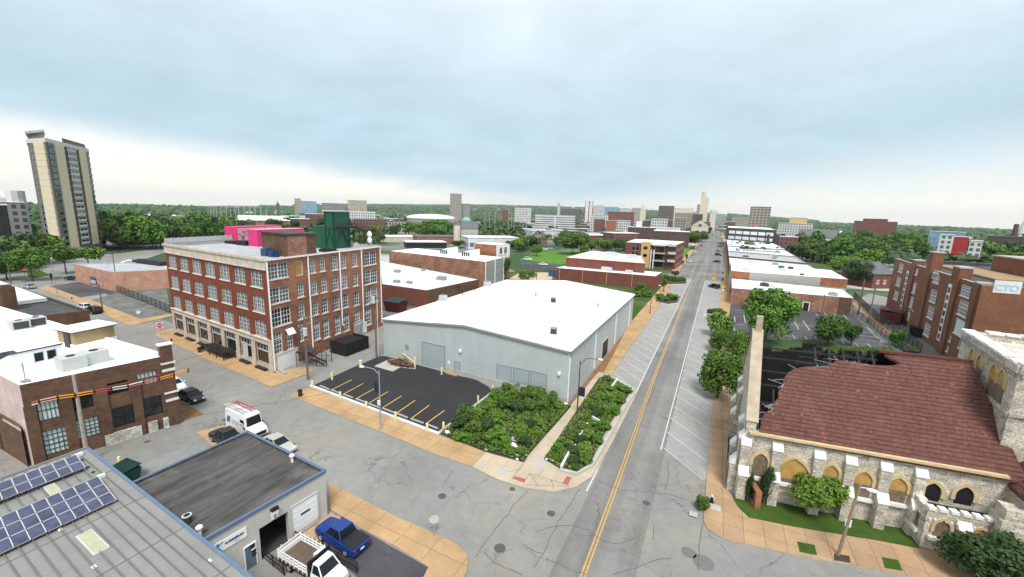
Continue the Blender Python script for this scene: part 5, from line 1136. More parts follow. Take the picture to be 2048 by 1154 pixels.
for cx, cy, z0, z1, o in ((427, 480, 2.6, 14.2, .34), (752, 620, 2.4, 14.8, .44)):
    u, _ = sw.uz(zM(cx, cy)); v = Wall(sw.p(0, 0, o), sw.p(sw.L, 0, o))
    st = panel(sch, 'white_stair_panel', v, (u-.95, u+.95, z0, z1), m_white, .03, .05)
    for k in range(7): zz = z0+.4+(z1-z0-.6)*k/7; c = MB(); c.hexa([v.p(u-.6, 0, .1), v.p(u-.6, 0, .062), v.p(u+.6, 0, .062), v.p(u+.6, 0, .1)], zz, zz+1.15); c.build('stair_pane', m_glassd if k % 2 else m_brick2, st)
child(sch, 'roof_block', [m_brick2, m_conc], lambda b: (b.prism([(64, 124), (100, 127), (100, 150), (64, 150)], SHZ-1, SHZ+3.2), b.prism([(63.7, 123.7), (100.3, 126.7), (100.3, 150.3), (63.7, 150.3)], SHZ+3.2, SHZ+3.5, 1, 1)))
child(sch, 'upper_roof', P('tan_roof', (.33, .22, .12), .9, .3, .4), lambda b: b.prism([(54, 124), (63, 124), (63, 158), (56, 158)], SHZ-.85, SHZ-.4))
m_teal = P('teal_spray_paint', (.02, .38, .30), .6, .1); m_spray = P('white_spray_paint', (.72, .72, .72), .6, .1); m_skyp = P('light_blue_spray', (.42, .58, .74), .6, .1)
u0 = ss.uz(zM(1105, 440))[0]; z1_ = ss.uz(zM(1210, 400))[1]; u1 = ss.uz(zM(1318, 452))[0]; z0_ = ss.uz(zM(1210, 488))[1]; z1_ = ss.uz(zM(1210, 392))[1]; cto = panel(sch, 'graffiti_panel', ss, (u0, u1, z0_, z1_), m_spray, .02, .03)
text('CTO', (u1-u0)*.42, ss, u0+(u1-u0)*.03, z0_+(z1_-z0_)*.2, cto, m_skyp, .06, 'graffiti', bold=.05)
rw_ = Wall((64, 124), (100, 127)); gp = panel(sch, 'graffiti_panel', rw_, (.5, 18, SHZ-.1, SHZ+3.0), m_conc, .02, .03); text('KSRO', 2.6, rw_, 1, SHZ+.35, gp, m_teal, .06, 'graffiti', bold=.1); text('BOONS', 2.2, rw_, 8.6, SHZ+.45, gp, m_black, .06, 'graffiti', bold=.08)
u, z_ = sw.uz(zM(668, 295)); gp = panel(sch, 'graffiti_panel', sw, (u-2.3, u+2.3, SHZ-1.9, SHZ-.3), m_spray, .02, .03); text('KUCKY', 1.25, sw, u-2.1, SHZ-1.6, gp, m_black, .06, 'graffiti', bold=.03)
# ---------------------------------------------------------------- row of white roofed shops on the right side of the street
X0, X1 = 6.1, 37.5
def shop(label, x0, y0, x1, y1, yb0, yb1, z, mw, mr, wins=None, sides=None, par=.4):
    return building('shop_building', label, 'shop', [(x0, y0), (x1, y1), (x1+1, yb1), (x0+.5, yb0)], z, mw, mr, par, wins=wins, sides=sides, cop=m_roofw2)
b1, bw_ = shop('low shop with bleached red brick side wall and white roof at the parking lot', 5.8, 148, 37.6, 151, 172, 168, 5.2, m_brickpatch, m_roofw, {3: [(4, 9, .4, 3.4, 'dark'), (12, 17, .4, 3.4, 'dark')]})
u, _ = bw_[0].uz(zN(815, 735)); panel(b1, 'side_door', bw_[0], (u-.7, u+.7, .1, 2.6), m_black, .04, .06, m_limew, 0, .25); panel(b1, 'side_patch', bw_[0], (28.5, 31.6, -.05, 5.1), m_brickdk, .02, .02)
b2, bw2 = shop('taller white roofed shop with orange and grey side wall bands', 5.9, 172.5, 41, 174.5, 212, 203, 8.0, m_conc, m_roofw)
for a, c in ((0, 6.0), (bw2[0].L-7.5, bw2[0].L)): panel(b2, 'orange_wall', bw2[0], (a, c, 5.0, 7.95), m_brick3, .02, .03)
shop('low grey roofed shop beyond the orange walled shop', 6.5, 213, 41, 205, 262, 250, 5.4, m_brickdk, m_roofw2); shop('dark roofed shop with long skylight in the white roof row', 6.8, 263, 41, 251, 300, 288, 6.2, m_brickdk, m_roofg)
shop('white roofed shop with row of skylights in the middle of the street row', 7.1, 301, 42, 289, 352, 342, 6.5, m_brick4, m_roofw2); shop('bright white roofed shop next to the dark loft', 7.4, 353, 43, 343, 448, 420, 7.0, m_brick4, m_roofw)
dl = Wall((8.2, 452), (45, 425)); lofw = [(1.2+7.2*k, 7.4+7.2*k, a, c, None) for k in range(6) for a, c in ((8, 10.8), (13, 15.8))]
lf, _w = building('dark_loft', 'dark grey loft building with big white window panels over the shop roofs', 'loft building', [(8.2, 452), (45, 425), (48, 520), (9, 540)], 18.5, P('charcoal_brick', (.07, .068, .06), .85, .15), m_roofw, .5, wins={0: lofw}, cop=m_roofw)
for h in lofw: panel(lf, 'window_panel', dl, h[:4], m_white, -.1, .08)
r = random.Random(6)
for k in range(34):
    x = r.uniform(10, 34); y = r.choice([155, 162, 180, 190, 200, 225, 240, 270, 285, 310, 325, 340, 370, 395, 420]); z = {155: 4.8, 162: 4.8, 180: 7.6, 190: 7.6, 200: 7.6, 225: 5, 240: 5, 270: 5.8, 285: 5.8, 310: 6.1, 325: 6.1, 340: 6.1}.get(y, 6.6); s = r.uniform(.6, 1.3)
    mu = r.choice([m_grey, m_lgrey, m_dgrey]); single('roof_unit', 'small %s rooftop unit on the row of white shop roofs' % {m_grey: 'grey', m_lgrey: 'pale', m_dgrey: 'dark'}[mu], 'roof unit', mu, lambda b: (b.box(x-s, x+s, y-s*.7, y+s*.7, z, z+s*.9), b.cyl(x, y, z+s*.9, z+s*1.05, s*.4, 8)), 'rooftop units along the shop row')
for k in range(11): single('roof_skylight', 'small skylight in the row on the shop roof', 'skylight', m_grey, lambda b: (b.box(16+2*k, 17.4+2*k, 316, 321, 6.1, 6.6), b.box(16.2+2*k, 17.2+2*k, 316.3, 320.7, 6.6, 6.8)), 'skylights in a row on one roof')
# ---------------------------------------------------------------- across the street beyond the warehouse
A, B = Vector((-58, 159.5, 0)), Vector((-19.3, 161, 0))
lb, lbw = building('brick_hall', 'two level red brown brick hall with white roofs beyond the metal warehouse', 'hall', [A, B, (-18.5, 174), (-57, 172)], 5.0, m_brick4, m_roofw, .3, cop=m_roofw)
upf = [Vector((-57, 168, 0)), Vector((-24.5, 169, 0)), Vector((-31, 199, 0)), Vector((-57, 209, 0))]
child(lb, 'upper_wall', [m_brick4, m_roofw], lambda b: b.prism([(p.x, p.y) for p in upf], 4.7, 8.6, 0, 1)); parts(lb, 'upper_roof_edge', P('salmon_coping', (.55, .25, .16), .7, .1), lambda b: [b.beam(V3(upf[i], 8.6), V3(upf[(i+1) % 4], 8.6), .4, .25) for i in range(4)])
for k in range(4): u = 1.5+lbw[0].L*k/4.1*1.2*.85; child(lb, 'downspout', P('salmon_pipe', (.6, .3, .2), .6), lambda b: b.beam(lbw[0].p(u, .1, .1), lbw[0].p(u, 4.9, .1), .18))
for x, y, z, s, lab in ((-39, 166, 4.8, 1.8, 'white rooftop unit on the lower roof of the brick hall'), (-30, 166, 4.8, 1.2, 'small rooftop unit on the lower roof of the brick hall'), (-43, 190, 8.6, 2.2, 'long pale air handler on the upper roof of the brick hall'), (-33, 186, 8.6, 2., 'white air handler near the street end of the brick hall roof')):
    single('rooftop_unit', lab, 'rooftop unit', m_lgrey, lambda b: (b.box(x-s, x+s, y-s*.6, y+s*.6, z, z+s*.8), b.box(x+s, x+s*1.3, y-s*.4, y+s*.4, z, z+s*.7)))
AW, AE = Vector((-43.5, 226, 0)), Vector((-18.3, 229, 0)); aw = Wall(AW, AE)
def ap(a, c, p, q, st='plain'): return (a, c, p, q, st)
apw = [ap(3.2+1.9*j, 4.9+1.9*j, .8+4*k, 3.9+4*k) for k in range(3) for j in range(2)]+[ap(9.3, 11, 5.6, 7.2), ap(9.3, 11, 9.6, 11.2)]+[ap(15, 19.5, .6+4*k, 3.6+4*k) for k in range(3)]
ab, abw = building('apartment_block', 'modern brick apartment block with tan stair tower and grey balconies', 'apartment building', [AW, AE, (-17, 262), (-45, 262)], 13.0, m_brick4, m_roofw, .3, wins={0: apw, 1: rows(33, 5, [(1, 3), (5, 7), (9, 11)], .4, 'plain')}, cop=m_roofw)
child(ab, 'tan_tower', P('tan_stucco', (.55, .36, .16), .85, .08), lambda b: [b.hexa([aw.p(a, 0, .9), aw.p(a, 0, .005), aw.p(c, 0, .005), aw.p(c, 0, .9)], z, zz) for a, c, z, zz in ((7.9, 9.2, 0, 13.6), (11.1, 12.6, 0, 13.6), (9.2, 11.1, 0, 5.5), (9.2, 11.1, 7.3, 9.5), (9.2, 11.1, 11.3, 13.6))])
for k in range(3): parts(ab, 'balcony', m_lgrey, lambda b: [b.hexa([aw.p(a, 0, o), aw.p(a, 0, .01), aw.p(c, 0, .01), aw.p(c, 0, o)], 3.9+4*k, 4.2+4*k) for a, c, o in ((13.6, 20.2, 1.6), (21.4, 25.1, 1.8))]+[b.hexa([aw.p(a, 0, o), aw.p(a, 0, o-.12), aw.p(c, 0, o-.12), aw.p(c, 0, o)], 4.25+4*k-4*(k > 5), 5.2+4*k) for a, c, o in ((21.4, 25.1, 1.8),)])
child(ab, 'dark_bay', m_dgrey, lambda b: b.hexa([aw.p(20.3, 0, .5), aw.p(20.3, 0, .01), aw.p(21.3, 0, .01), aw.p(21.3, 0, .5)], 0, 12.7))
parts(ab, 'white_pylon', m_white, lambda b: [b.hexa([aw.p(a, 0, 1.7), aw.p(a, 0, 1.3), aw.p(a+.45, 0, 1.3), aw.p(a+.45, 0, 1.7)], 0, 9.8) for a in (12.9, 14.3)])
child(ab, 'white_cornice', m_white, lambda b: b.hexa([aw.p(12.6, 0, 1.2), aw.p(12.6, 0, .01), aw.p(21.4, 0, .01), aw.p(21.4, 0, 1.2)], 12.3, 12.8))
# white roofed brick shed and the long bleached brick mill behind the factory
wa, wb, wc, wd = (-87, 90.5), (-70.3, 90.2), (-68.3, 115), (-128, 132)
sd2, sdw = building('brick_shed', 'flat brick shed with worn white roof between factory and warehouse', 'shed', [wa, wb, wc, wd], 5.0, m_brick4, m_roofw2, .25, sides={1: m_brickdk}, cop=m_roofd)
for x, y, s, lab in ((-78, 108, 1.3, 'dark rooftop unit in the middle of the worn white roof'), (-100, 112, 1., 'dark rooftop unit on the far left of the worn white roof'), (-82, 97, .8, 'small dark unit near the front edge of the worn white roof'), (-86, 96, .9, 'pair of grey units beside the factory corner'), (-95, 120, .7, 'small vent unit by the mill wall')):
    single('rooftop_unit', lab, 'rooftop unit', m_grey, lambda b: (b.box(x-s, x+s, y-s*.6, y+s*.6, 4.75, 4.75+s), b.box(x-s*1.5, x-s, y-s*.4, y+s*.4, 4.75, 4.75+s*.7)))
ma, mb_, mc, md = (-124, 134), (-73.3, 127.5), (-74.8, 145), (-124, 152)
mw_, mm = building('brick_mill', 'long bleached brick mill with sawtooth skylights and a tower', 'mill', [ma, mb_, mc, md], 9.2, m_brickpatch, m_roofw, .3, cop=m_brick3, sides={1: P('graffiti_wall', (.33, .34, .33), .8, .9, 2.2)})
mv = mm[1]; 
parts(mw_, 'white_pilaster', m_white, lambda b: [b.hexa([mv.p(u, 0, .2), mv.p(u, 0, .004), mv.p(u+.5, 0, .004), mv.p(u+.5, 0, .2)], 0, 9.2) for u in (0, 8.5, mv.L-.5)])
tq = [Vector((-91, 149, 0)), Vector((-80, 148, 0)), Vector((-79, 158, 0)), Vector((-90, 159, 0))]
tl = child(mw_, 'tower', [m_brick3, m_roofw, m_white], lambda b: (b.prism([(p.x, p.y) for p in tq], 0, 13.6, 0, 1), b.hexa([Wall(tq[1], tq[2]).p(0, 0, .1), Wall(tq[1], tq[2]).p(0, 0, .004), Wall(tq[1], tq[2]).p(10, 0, .004), Wall(tq[1], tq[2]).p(10, 0, .1)], 8, 13.4, 2, 2), b.hexa([Wall(tq[0], tq[1]).p(0, 0, .1), Wall(tq[0], tq[1]).p(0, 0, .004), Wall(tq[0], tq[1]).p(10.4, 0, .004), Wall(tq[0], tq[1]).p(10.4, 0, .1)], 8.9, 11.5, 0, 0)))
tv = Wall(tq[1], tq[2])
for u in (2, 5.5): window(mw_, Wall(tv.p(0, 0, .3), tv.p(10, 0, .3)), u, u+2.2, 9.6, 12.6, 'white1')
for x, yy, lab in ((-104, 143.5, ''), (-92.5, 142, '')):
    q = [Vector((x-2, yy-3.5, 0)), Vector((x+6.5, yy-4.4, 0)), Vector((x+6.5, yy+3, 0)), Vector((x-2, yy+4, 0))]; v = Wall(q[0]+(q[1]-q[0]), q[1]+(q[2]-q[1])); v = Wall(q[0], q[1])
    st = child(mw_, 'skylight_monitor', m_roofw, lambda b: b.add([(q[0].x, q[0].y, 8.9), (q[1].x, q[1].y, 8.9), (q[2].x, q[2].y, 8.9), (q[3].x, q[3].y, 8.9), (q[0].x, q[0].y, 9.2), (q[1].x, q[1].y, 11.9), (q[2].x, q[2].y, 11.9), (q[3].x, q[3].y, 9.2)], [(0, 1, 5, 4), (1, 2, 6, 5), (2, 3, 7, 6), (3, 0, 4, 7), (4, 5, 6, 7)]))
    for k in range(4): u = 4.4+1.05*k; c = MB(); c.hexa([v.p(u, 0, .06), v.p(u, 0, .004), v.p(u+.7, 0, .004), v.p(u+.7, 0, .06)], 9.3, 10.9); c.build('pane', m_glassd, st)
# pink graffiti building on the left street
pq = [at(229, 583), at(336, 572), Vector((-150, 92, 0)), at(153, 563)]; pq = [Vector((p.x, p.y, 0)) for p in pq]; pq = [pq[3], pq[0], pq[1]+Vector((6, 2, 0)), Vector((-164, 96, 0))]
m_pinkw = P('peeling_pink_paint', (.50, .27, .19), .9, .3, .5, dirt=((.25, .19, .15), .75)); pk, pkw = building('pink_building', 'low peeling pink building with wide grey roof on the left street', 'building', pq, 5.9, m_pinkw, m_roofg, .3, cop=m_conc)
panel(pk, 'white_wall', pkw[1], (16, pkw[1].L-.1, .3, 5.3), m_white, .02, .04); u, _ = pkw[0].uz(zA(540, 905)); gp = panel(pk, 'graffiti_panel', pkw[0], (u-2.2, u+2.6, .5, 3.0), P('blue_spray', (.07, .09, .17), .6, .7, 1.5), .02, .03)
text('AERO', 1.5, pkw[0], u-2, .9, gp, m_spray, .06, 'graffiti', bold=.05)
single('roof_skylight', 'long black skylight on the pink building roof', 'skylight', m_black, lambda b: (b.prism([(-182, 70), (-166, 71), (-166, 76), (-182, 76)], 5.5, 6.6), b.prism([(-181, 71), (-167, 72), (-167, 75), (-181, 75)], 6.6, 6.9)))
z0 = zf(0, 480, 5.245)
# ---------------------------------------------------------------- trees and shrubs
def crown_mesh(name, mat, n, leaf, seed, rx=1., rz=1., lobes=9, lobe=.5, hollow=.55, droop=0.):
    """leaf sized faces spread through lumpy clumps; unit crown centred on the origin"""
    r = random.Random(seed); L_ = []
    for k in range(lobes):
        a = r.uniform(0, 2*pi); z = r.uniform(-.75, .85); q = sqrt(max(0, 1-z*z))*r.uniform(.35, .68); L_.append((Vector((cos(a)*q*rx, sin(a)*q*rx, z*rz*.62)), lobe*r.uniform(.65, 1.15)))
    L_.append((Vector((0, 0, 0)), .62)); b = MB()
    for k in range(n):
        c, s = L_[r.randrange(len(L_))]; d = Vector((r.gauss(0, 1), r.gauss(0, 1), r.gauss(0, 1))); d.normalize()
        if d.z < -.3 and r.random() < .6: d.z = -d.z
        p = c+Vector((d.x*s, d.y*s, d.z*s*min(1, rz)))*r.uniform(hollow, 1.08); nn = (d+Vector((r.gauss(0, .5), r.gauss(0, .5), r.gauss(0, .5)+.25))).normalized()
        u = nn.cross(Vector((r.gauss(0, 1), r.gauss(0, 1), r.gauss(0, 1)))).normalized()*leaf*r.uniform(.6, 1.3); v = nn.cross(u).normalized()*leaf*r.uniform(.5, 1.)
        b.poly([p-u, p-v*.7+u*.1, p+u, p+v*.7-u*.1])
    return b.mesh(name, mat, uv=False)
def trunk_mesh(name, h, r0, limbs=4, seed=1, top=1.6):
    r = random.Random(seed); b = MB(); b.tube([(0, 0, -.1), (r0*.2, 0, h*.5), (0, r0*.2, h*1.25)], [r0*1.25, r0*.85, r0*.5], 7)
    for k in range(limbs):
        a = 2*pi*k/limbs+r.uniform(-.4, .4); z = h*r.uniform(.75, 1.15); l = r.uniform(.9, 1.5)*top; b.tube([(0, 0, z), (cos(a)*l*.5, sin(a)*l*.5, z+l*.45), (cos(a)*l, sin(a)*l, z+l*.8)], [r0*.55, r0*.35, r0*.15], 5)
    return b.mesh(name, m_trunk, uv=False)
PROTO = {}
def proto(k, mat, n, leaf, seed, **kw): PROTO[k] = crown_mesh('crown', mat, n, leaf, seed, **kw)
proto('near1', m_leafb, 6500, .062, 1, lobes=22, lobe=.36); proto('near2', m_leaf, 5200, .075, 2, lobes=14, lobe=.4); proto('near3', m_leafd, 6000, .07, 3, lobes=16, lobe=.4)
proto('mid1', m_leaf, 1300, .13, 4, lobes=12, lobe=.42); proto('mid2', m_leafb, 1300, .13, 5, lobes=10, lobe=.45); proto('mid3', m_leafd, 1200, .13, 6, lobes=12, lobe=.4); proto('mid4', m_leafy, 1200, .13, 7, lobes=9, lobe=.45)
proto('col', m_leafd, 3800, .055, 8, lobes=14, lobe=.42, rz=1.); proto('bush1', m_leaf, 1500, .12, 9, lobes=10, lobe=.42); proto('bush2', m_leafb, 1500, .11, 10, lobes=9, lobe=.42); proto('bush3', m_leaff, 2200, .095, 12, lobes=14, lobe=.4); proto('bush4', m_leafd, 1200, .13, 13, lobes=8, lobe=.45); proto('bush5', m_leafy, 1200, .14, 14, lobes=8, lobe=.45)
TR = {}
def tree(label, p, rx, hz, ch_, kind, group=None, seed=0, tr=.22, name='tree', cat='tree'):
    """p ground point, rx crown radius, hz height of crown centre, ch_ half height of the crown"""
    t = thing(name, label, cat, (p[0], p[1], p[2] if len(p) > 2 and p[2] < -1 else 0), rnd.uniform(0, 6.28), group)
    h = max(.5, hz-ch_*.55); key = (round(h, 1), round(tr, 2))
    if key not in TR: TR[key] = trunk_mesh('trunk', h, tr, 4, len(TR), top=min(rx*.5, 2.2))
    o = bpy.data.objects.new('trunk', TR[key]); COL.objects.link(o); o.parent = t
    c = bpy.data.objects.new('crown', PROTO[kind]); COL.objects.link(c); c.parent = t; c.location = (0, 0, hz); c.scale = (rx, rx, ch_)
    return t
def bush(label, p, rx, hz, kind, group=None, name='shrub', z=0.1, ry=None):
    c = bpy.data.objects.new(name, PROTO[kind]); COL.objects.link(c); c.location = (p[0], p[1], z+hz*.75); c.scale = (rx, ry or rx, hz); c.rotation_euler = (0, 0, rnd.uniform(0, 6.28)); return tag(c, label, 'shrub', group)
def ptree(label, base, cx0, cx1, cy0, cy1, kind, **k):
    """tree whose crown spans the given picture columns and rows above its base"""
    bx = base[0]
    for _ in range(5):      # stand the trunk where the crown ends up over the right column
        g = at(bx, base[1]); bx += (cx0+cx1)/2-proj((g.x, g.y, up(g, (cy0+cy1)/2)))[0]
    g = at(bx, base[1]); d = (Vector((g.x, g.y, 0))-Vector((0, 0, CAMZ))).dot(CF); rx = (cx1-cx0)/2*d/FPX; za, zb = up(g, cy0), max(up(g, cy1), .3); return tree(label, g, rx*1.12, (za+zb)/2, (za-zb)/2*1.12, kind, **k)
ptree('big round bright green tree in the parking lot behind the church', (1540, 690), 1488, 1590, 566, 684, 'near1', tr=.35)
ptree('medium green tree at the front of the church lot', (1660, 692), 1628, 1693, 628, 690, 'near2')
ptree('small dark round tree beside the medium tree of the church lot', (1706, 692), 1690, 1722, 646, 690, 'mid3')
ptree('sidewalk tree with spreading low crown nearest the church gable', (1441, 796), 1396, 1484, 700, 800, 'near2')
ptree('young sidewalk tree behind the church gable pinnacle', (1478, 726), 1450, 1500, 660, 735, 'near2'); ptree('slim sidewalk tree on the street bump-out', (1440, 705), 1414, 1468, 658, 722, 'near2'); ptree('farthest small sidewalk tree at the planted bump-out', (1441, 672), 1418, 1466, 622, 676, 'mid1')
ptree('leafy tree on the church lawn hiding part of the second and third window', (1632, 1030), 1586, 1684, 950, 1034, 'near2'); ptree('dense dark tree at the bottom right corner before the porch door', (1972, 1166), 1906, 2040, 1066, 1172, 'near3', tr=.3)
for x, y0, y1, w, lab in ((1494, 940, 1003, 9, 'narrow dark cypress left of the first church window'), (1527, 927, 1008, 17, 'taller dark cypress right of the first church window')):
    g = at(x, y1); h = up(g, y0); d = (Vector((g.x, g.y, 0))-Vector((0, 0, CAMZ))).dot(CF); t = tree(lab, g, w*d/FPX, h*.5, h*.52, 'col', tr=.1)
for p, r, h, k, lab in ((zK(1235, 615), .55, 1.0, 'bush4', 'small clipped bush between the fourth and fifth buttress'), (zK(1410, 615), .6, .9, 'bush4', 'small clipped bush under the fourth church window'), (zL(385, 725), .8, 1., 'bush4', 'dark bush at the porch corner of the church'), (zK(630, 490), .8, .9, 'bush1', 'low green shrub at the foot of the second buttress'), (zK(15, 590), .75, .9, 'bush1', 'weedy bush growing at the kerb beside the hydrant'), (zK(40, 560), .5, .6, 'bush2', 'small weedy tuft at the kerb by the drain'), (zM(365, 900), 2.2, 2.4, 'bush2', 'bright bush behind the church roof at the lot corner'), (zM(470, 945), 1.2, .9, 'bush5', 'yellowish weeds beside the school fence')):
    bush(lab, at(*p), r, h, k)
# planting beds at the corner
BL = [(760, 155, 1.4, 1.1, 'bush1'), (660, 175, 1.1, .8, 'bush1'), (570, 245, 1.2, 1.0, 'bush1'), (880, 190, 1.2, 1., 'bush1'), (830, 260, 1.5, 1.5, 'bush3'), (930, 270, 1.6, 1.5, 'bush3'), (1030, 300, 1.4, 1.3, 'bush3'), (960, 340, 1.4, 1.2, 'bush3'), (850, 340, 1.2, 1.1, 'bush3'), (640, 330, 1.4, 1.2, 'bush1'), (740, 370, 1.2, 1.1, 'bush4'), (300, 430, 1.5, 1.3, 'bush1'), (400, 420, 1.5, 1.2, 'bush1'), (480, 400, 1.3, 1.1, 'bush2'), (560, 460, 1.3, 1.2, 'bush1'), (260, 500, 1.3, 1.1, 'bush4'), (380, 520, 1.3, 1.0, 'bush5'), (480, 520, 1.2, 1., 'bush4'), (250, 600, .9, .6, 'bush2'), (330, 610, .9, .6, 'bush2'), (400, 600, .7, .55, 'bush5'), (520, 630, 1.2, 1.0, 'bush2'), (600, 600, 1.2, 1.1, 'bush2'), (640, 660, 1., .8, 'bush2'), (780, 520, 1.2, .5, 'bush1'), (860, 490, .7, .6, 'bush4'), (760, 610, .8, .7, 'bush1'), (820, 650, .8, .7, 'bush4'), (700, 720, .8, .5, 'bush1'), (790, 730, .7, .45, 'bush5'), (950, 470, .9, .5, 'bush1'), (1000, 430, .8, .4, 'bush5'), (910, 560, .8, .45, 'bush1'), (700, 240, 1.2, 1., 'bush1'), (1090, 330, .8, .6, 'bush1'), (580, 540, 1., .7, 'bush4'), (520, 330, 1., .9, 'bush1')]
BW = {'bush1': 'mid green leafy', 'bush2': 'bright green rounded', 'bush3': 'cream flowering', 'bush4': 'dark green', 'bush5': 'yellow green'}
for i, (x, y, r, h, k) in enumerate(BL): bush('%s shrub in the bed between parking lot and path' % BW[k], at(*zH(x, y)), r, h, k, 'shrubs in the parking lot bed', z=.08)
for i, (x, y, r, h, k) in enumerate([(1510, 90, .9, .5, 'bush1'), (1480, 170, .9, .55, 'bush1'), (1560, 190, .8, .5, 'bush2'), (1640, 180, 1.1, .7, 'bush1'), (1690, 200, .9, .6, 'bush2'), (1440, 260, 1.1, .7, 'bush1'), (1540, 270, 1.1, .7, 'bush2'), (1620, 280, 1.1, .7, 'bush1'), (1400, 340, 1., .7, 'bush1'), (1500, 370, 1.2, .8, 'bush1'), (1570, 380, 1.1, .8, 'bush2'), (1430, 400, 1., .7, 'bush4'), (1330, 430, .8, .5, 'bush1'), (1320, 540, .9, .7, 'bush5'), (1420, 520, 1.1, .8, 'bush2'), (1490, 510, 1., .8, 'bush1'), (1360, 590, .9, .7, 'bush2'), (1250, 560, .8, .5, 'bush1'), (1200, 590, .8, .5, 'bush1'), (1270, 630, .7, .6, 'bush4'), (1430, 630, 1., .7, 'bush1'), (1140, 660, .9, .6, 'bush2'), (1090, 700, .9, .6, 'bush2'), (1080, 770, .7, .4, 'bush1'), (1230, 720, .9, .55, 'bush4'), (1310, 720, 1.1, .7, 'bush1'), (1330, 790, 1., .6, 'bush1'), (1220, 800, .8, .4, 'bush4'), (1240, 850, .6, .3, 'bush4')]):
    bush('%s shrub in the narrow bed between path and street' % BW[k], at(*zH(x, y)), r, h, k, 'shrubs in the roadside bed', z=.12)
g1 = tag(MB().build('x', m_mulch, base=(0, 0, 0)), None); bpy.data.objects.remove(g1)
def cover(name, pts, z, n, h, mat, seed):
    r = random.Random(seed); xs = [p[0] for p in pts]; ys = [p[1] for p in pts]; b = MB()
    def ins(x, y):
        c = False
        for i in range(len(pts)):
            a, d = pts[i], pts[i-1]
            if (a[1] > y) != (d[1] > y) and x < (d[0]-a[0])*(y-a[1])/(d[1]-a[1])+a[0]: c = not c
        return c
    k = 0
    while k < n:
        x, y = r.uniform(min(xs), max(xs)), r.uniform(min(ys), max(ys))
        if not ins(x, y): continue
        k += 1; a = r.uniform(0, 6.28); l = h*r.uniform(.6, 1.4); w = h*.5; d = Vector((cos(a), sin(a), 0)); t = Vector((-d.y, d.x, 0)); p = Vector((x, y, z)); b.poly([p-t*w*.4, p+d*l*.4+t*w+Vector((0, 0, l*.7)), p+d*l*.9+Vector((0, 0, l*.8)), p+d*l*.4-t*w+Vector((0, 0, l*.6))])
    return tag(b.build(name, mat, base=(0, 0, 0), uv=False), kind='stuff')
cover('ground_cover', px((882, 869), (989, 786), (1060, 786), (1132, 807), (1140, 813), (1056, 911), (1047, 925), (972, 904), (908, 880)), .1, 5200, .26, m_leaf, 1)
cover('roadside_ground_cover', px((1090, 919), (1199, 758), (1213, 753), (1233, 763), (1260, 786), (1215, 856), (1180, 928), (1152, 946), (1123, 940)), .15, 2600, .22, m_leaf, 2)
cover('weeds', px((1500, 700), (1780, 694), (1790, 705), (1700, 735), (1505, 733)), .0, 2500, .3, m_leafy, 3)
for i, (x, y, s) in enumerate(((720, 615, .55), (710, 665, .6), (750, 740, .2), (820, 738, .2), (745, 775, .2), (995, 775, .2), (1050, 785, .18), (1245, 650, .2), (480, 690, .2), (150, 545, .4), (1160, 300, .35))):
    c = at(*zH(x, y)); ro = MB(); ro.ball((c.x, c.y, .1+s*.35), (s, s*.7, s*.5), 0, 6, 4); rr = random.Random(i); ro.v = [tuple(q+rr.uniform(-.08, .08)*s*2 for q in v) for v in ro.v]
    tag(ro.build('rock', m_limew if s != .55 else m_conc), ('grey boulder among the shrubs', 'flat pale slab stone below the grey boulder', 'small white stone left of the path corner', 'small white stone nearest the path', 'lowest white stone of the corner bed', 'white stone at the roadside bed corner', 'second white stone at the roadside bed corner', 'pale stone beside the bed wall', 'pale stone at the bed edge by the lot sidewalk', 'stone pile by the lot end kerb', 'stone heap at the warehouse corner')[i], 'rock')
for a, c, lab in (((1215, 680), (1120, 860), 'pale concrete wall dividing the roadside bed at its lower end'), ((1385, 425), (1460, 470), 'short pale wall across the middle of the roadside bed'), ((1600, 95), (1550, 170), 'short pale wall near the upper end of the roadside bed'), ((1345, 485), (1275, 590), 'low pale wall between the middle shrubs of the roadside bed')):
    p, q = at(*zH(*a)), at(*zH(*c)); single('bed_wall', lab, 'low wall', m_kerbw, lambda b: b.beam(V3(p, .35), V3(q, .35), .22, .45))
single('roadside_bed_kerb', 'pale stepped kerb wall along the street edge of the roadside bed', 'kerb wall', m_conc, lambda b: b.prism([(p.x, p.y) for p in [at(*zH(*p)) for p in ((1600, 100), (1712, 180), (1722, 215), (1660, 300), (1535, 525), (1378, 815), (1252, 890), (1120, 858), (1112, 876), (1256, 912), (1402, 828), (1562, 535), (1688, 308), (1752, 215), (1735, 172), (1612, 84))]], -.05, .3))
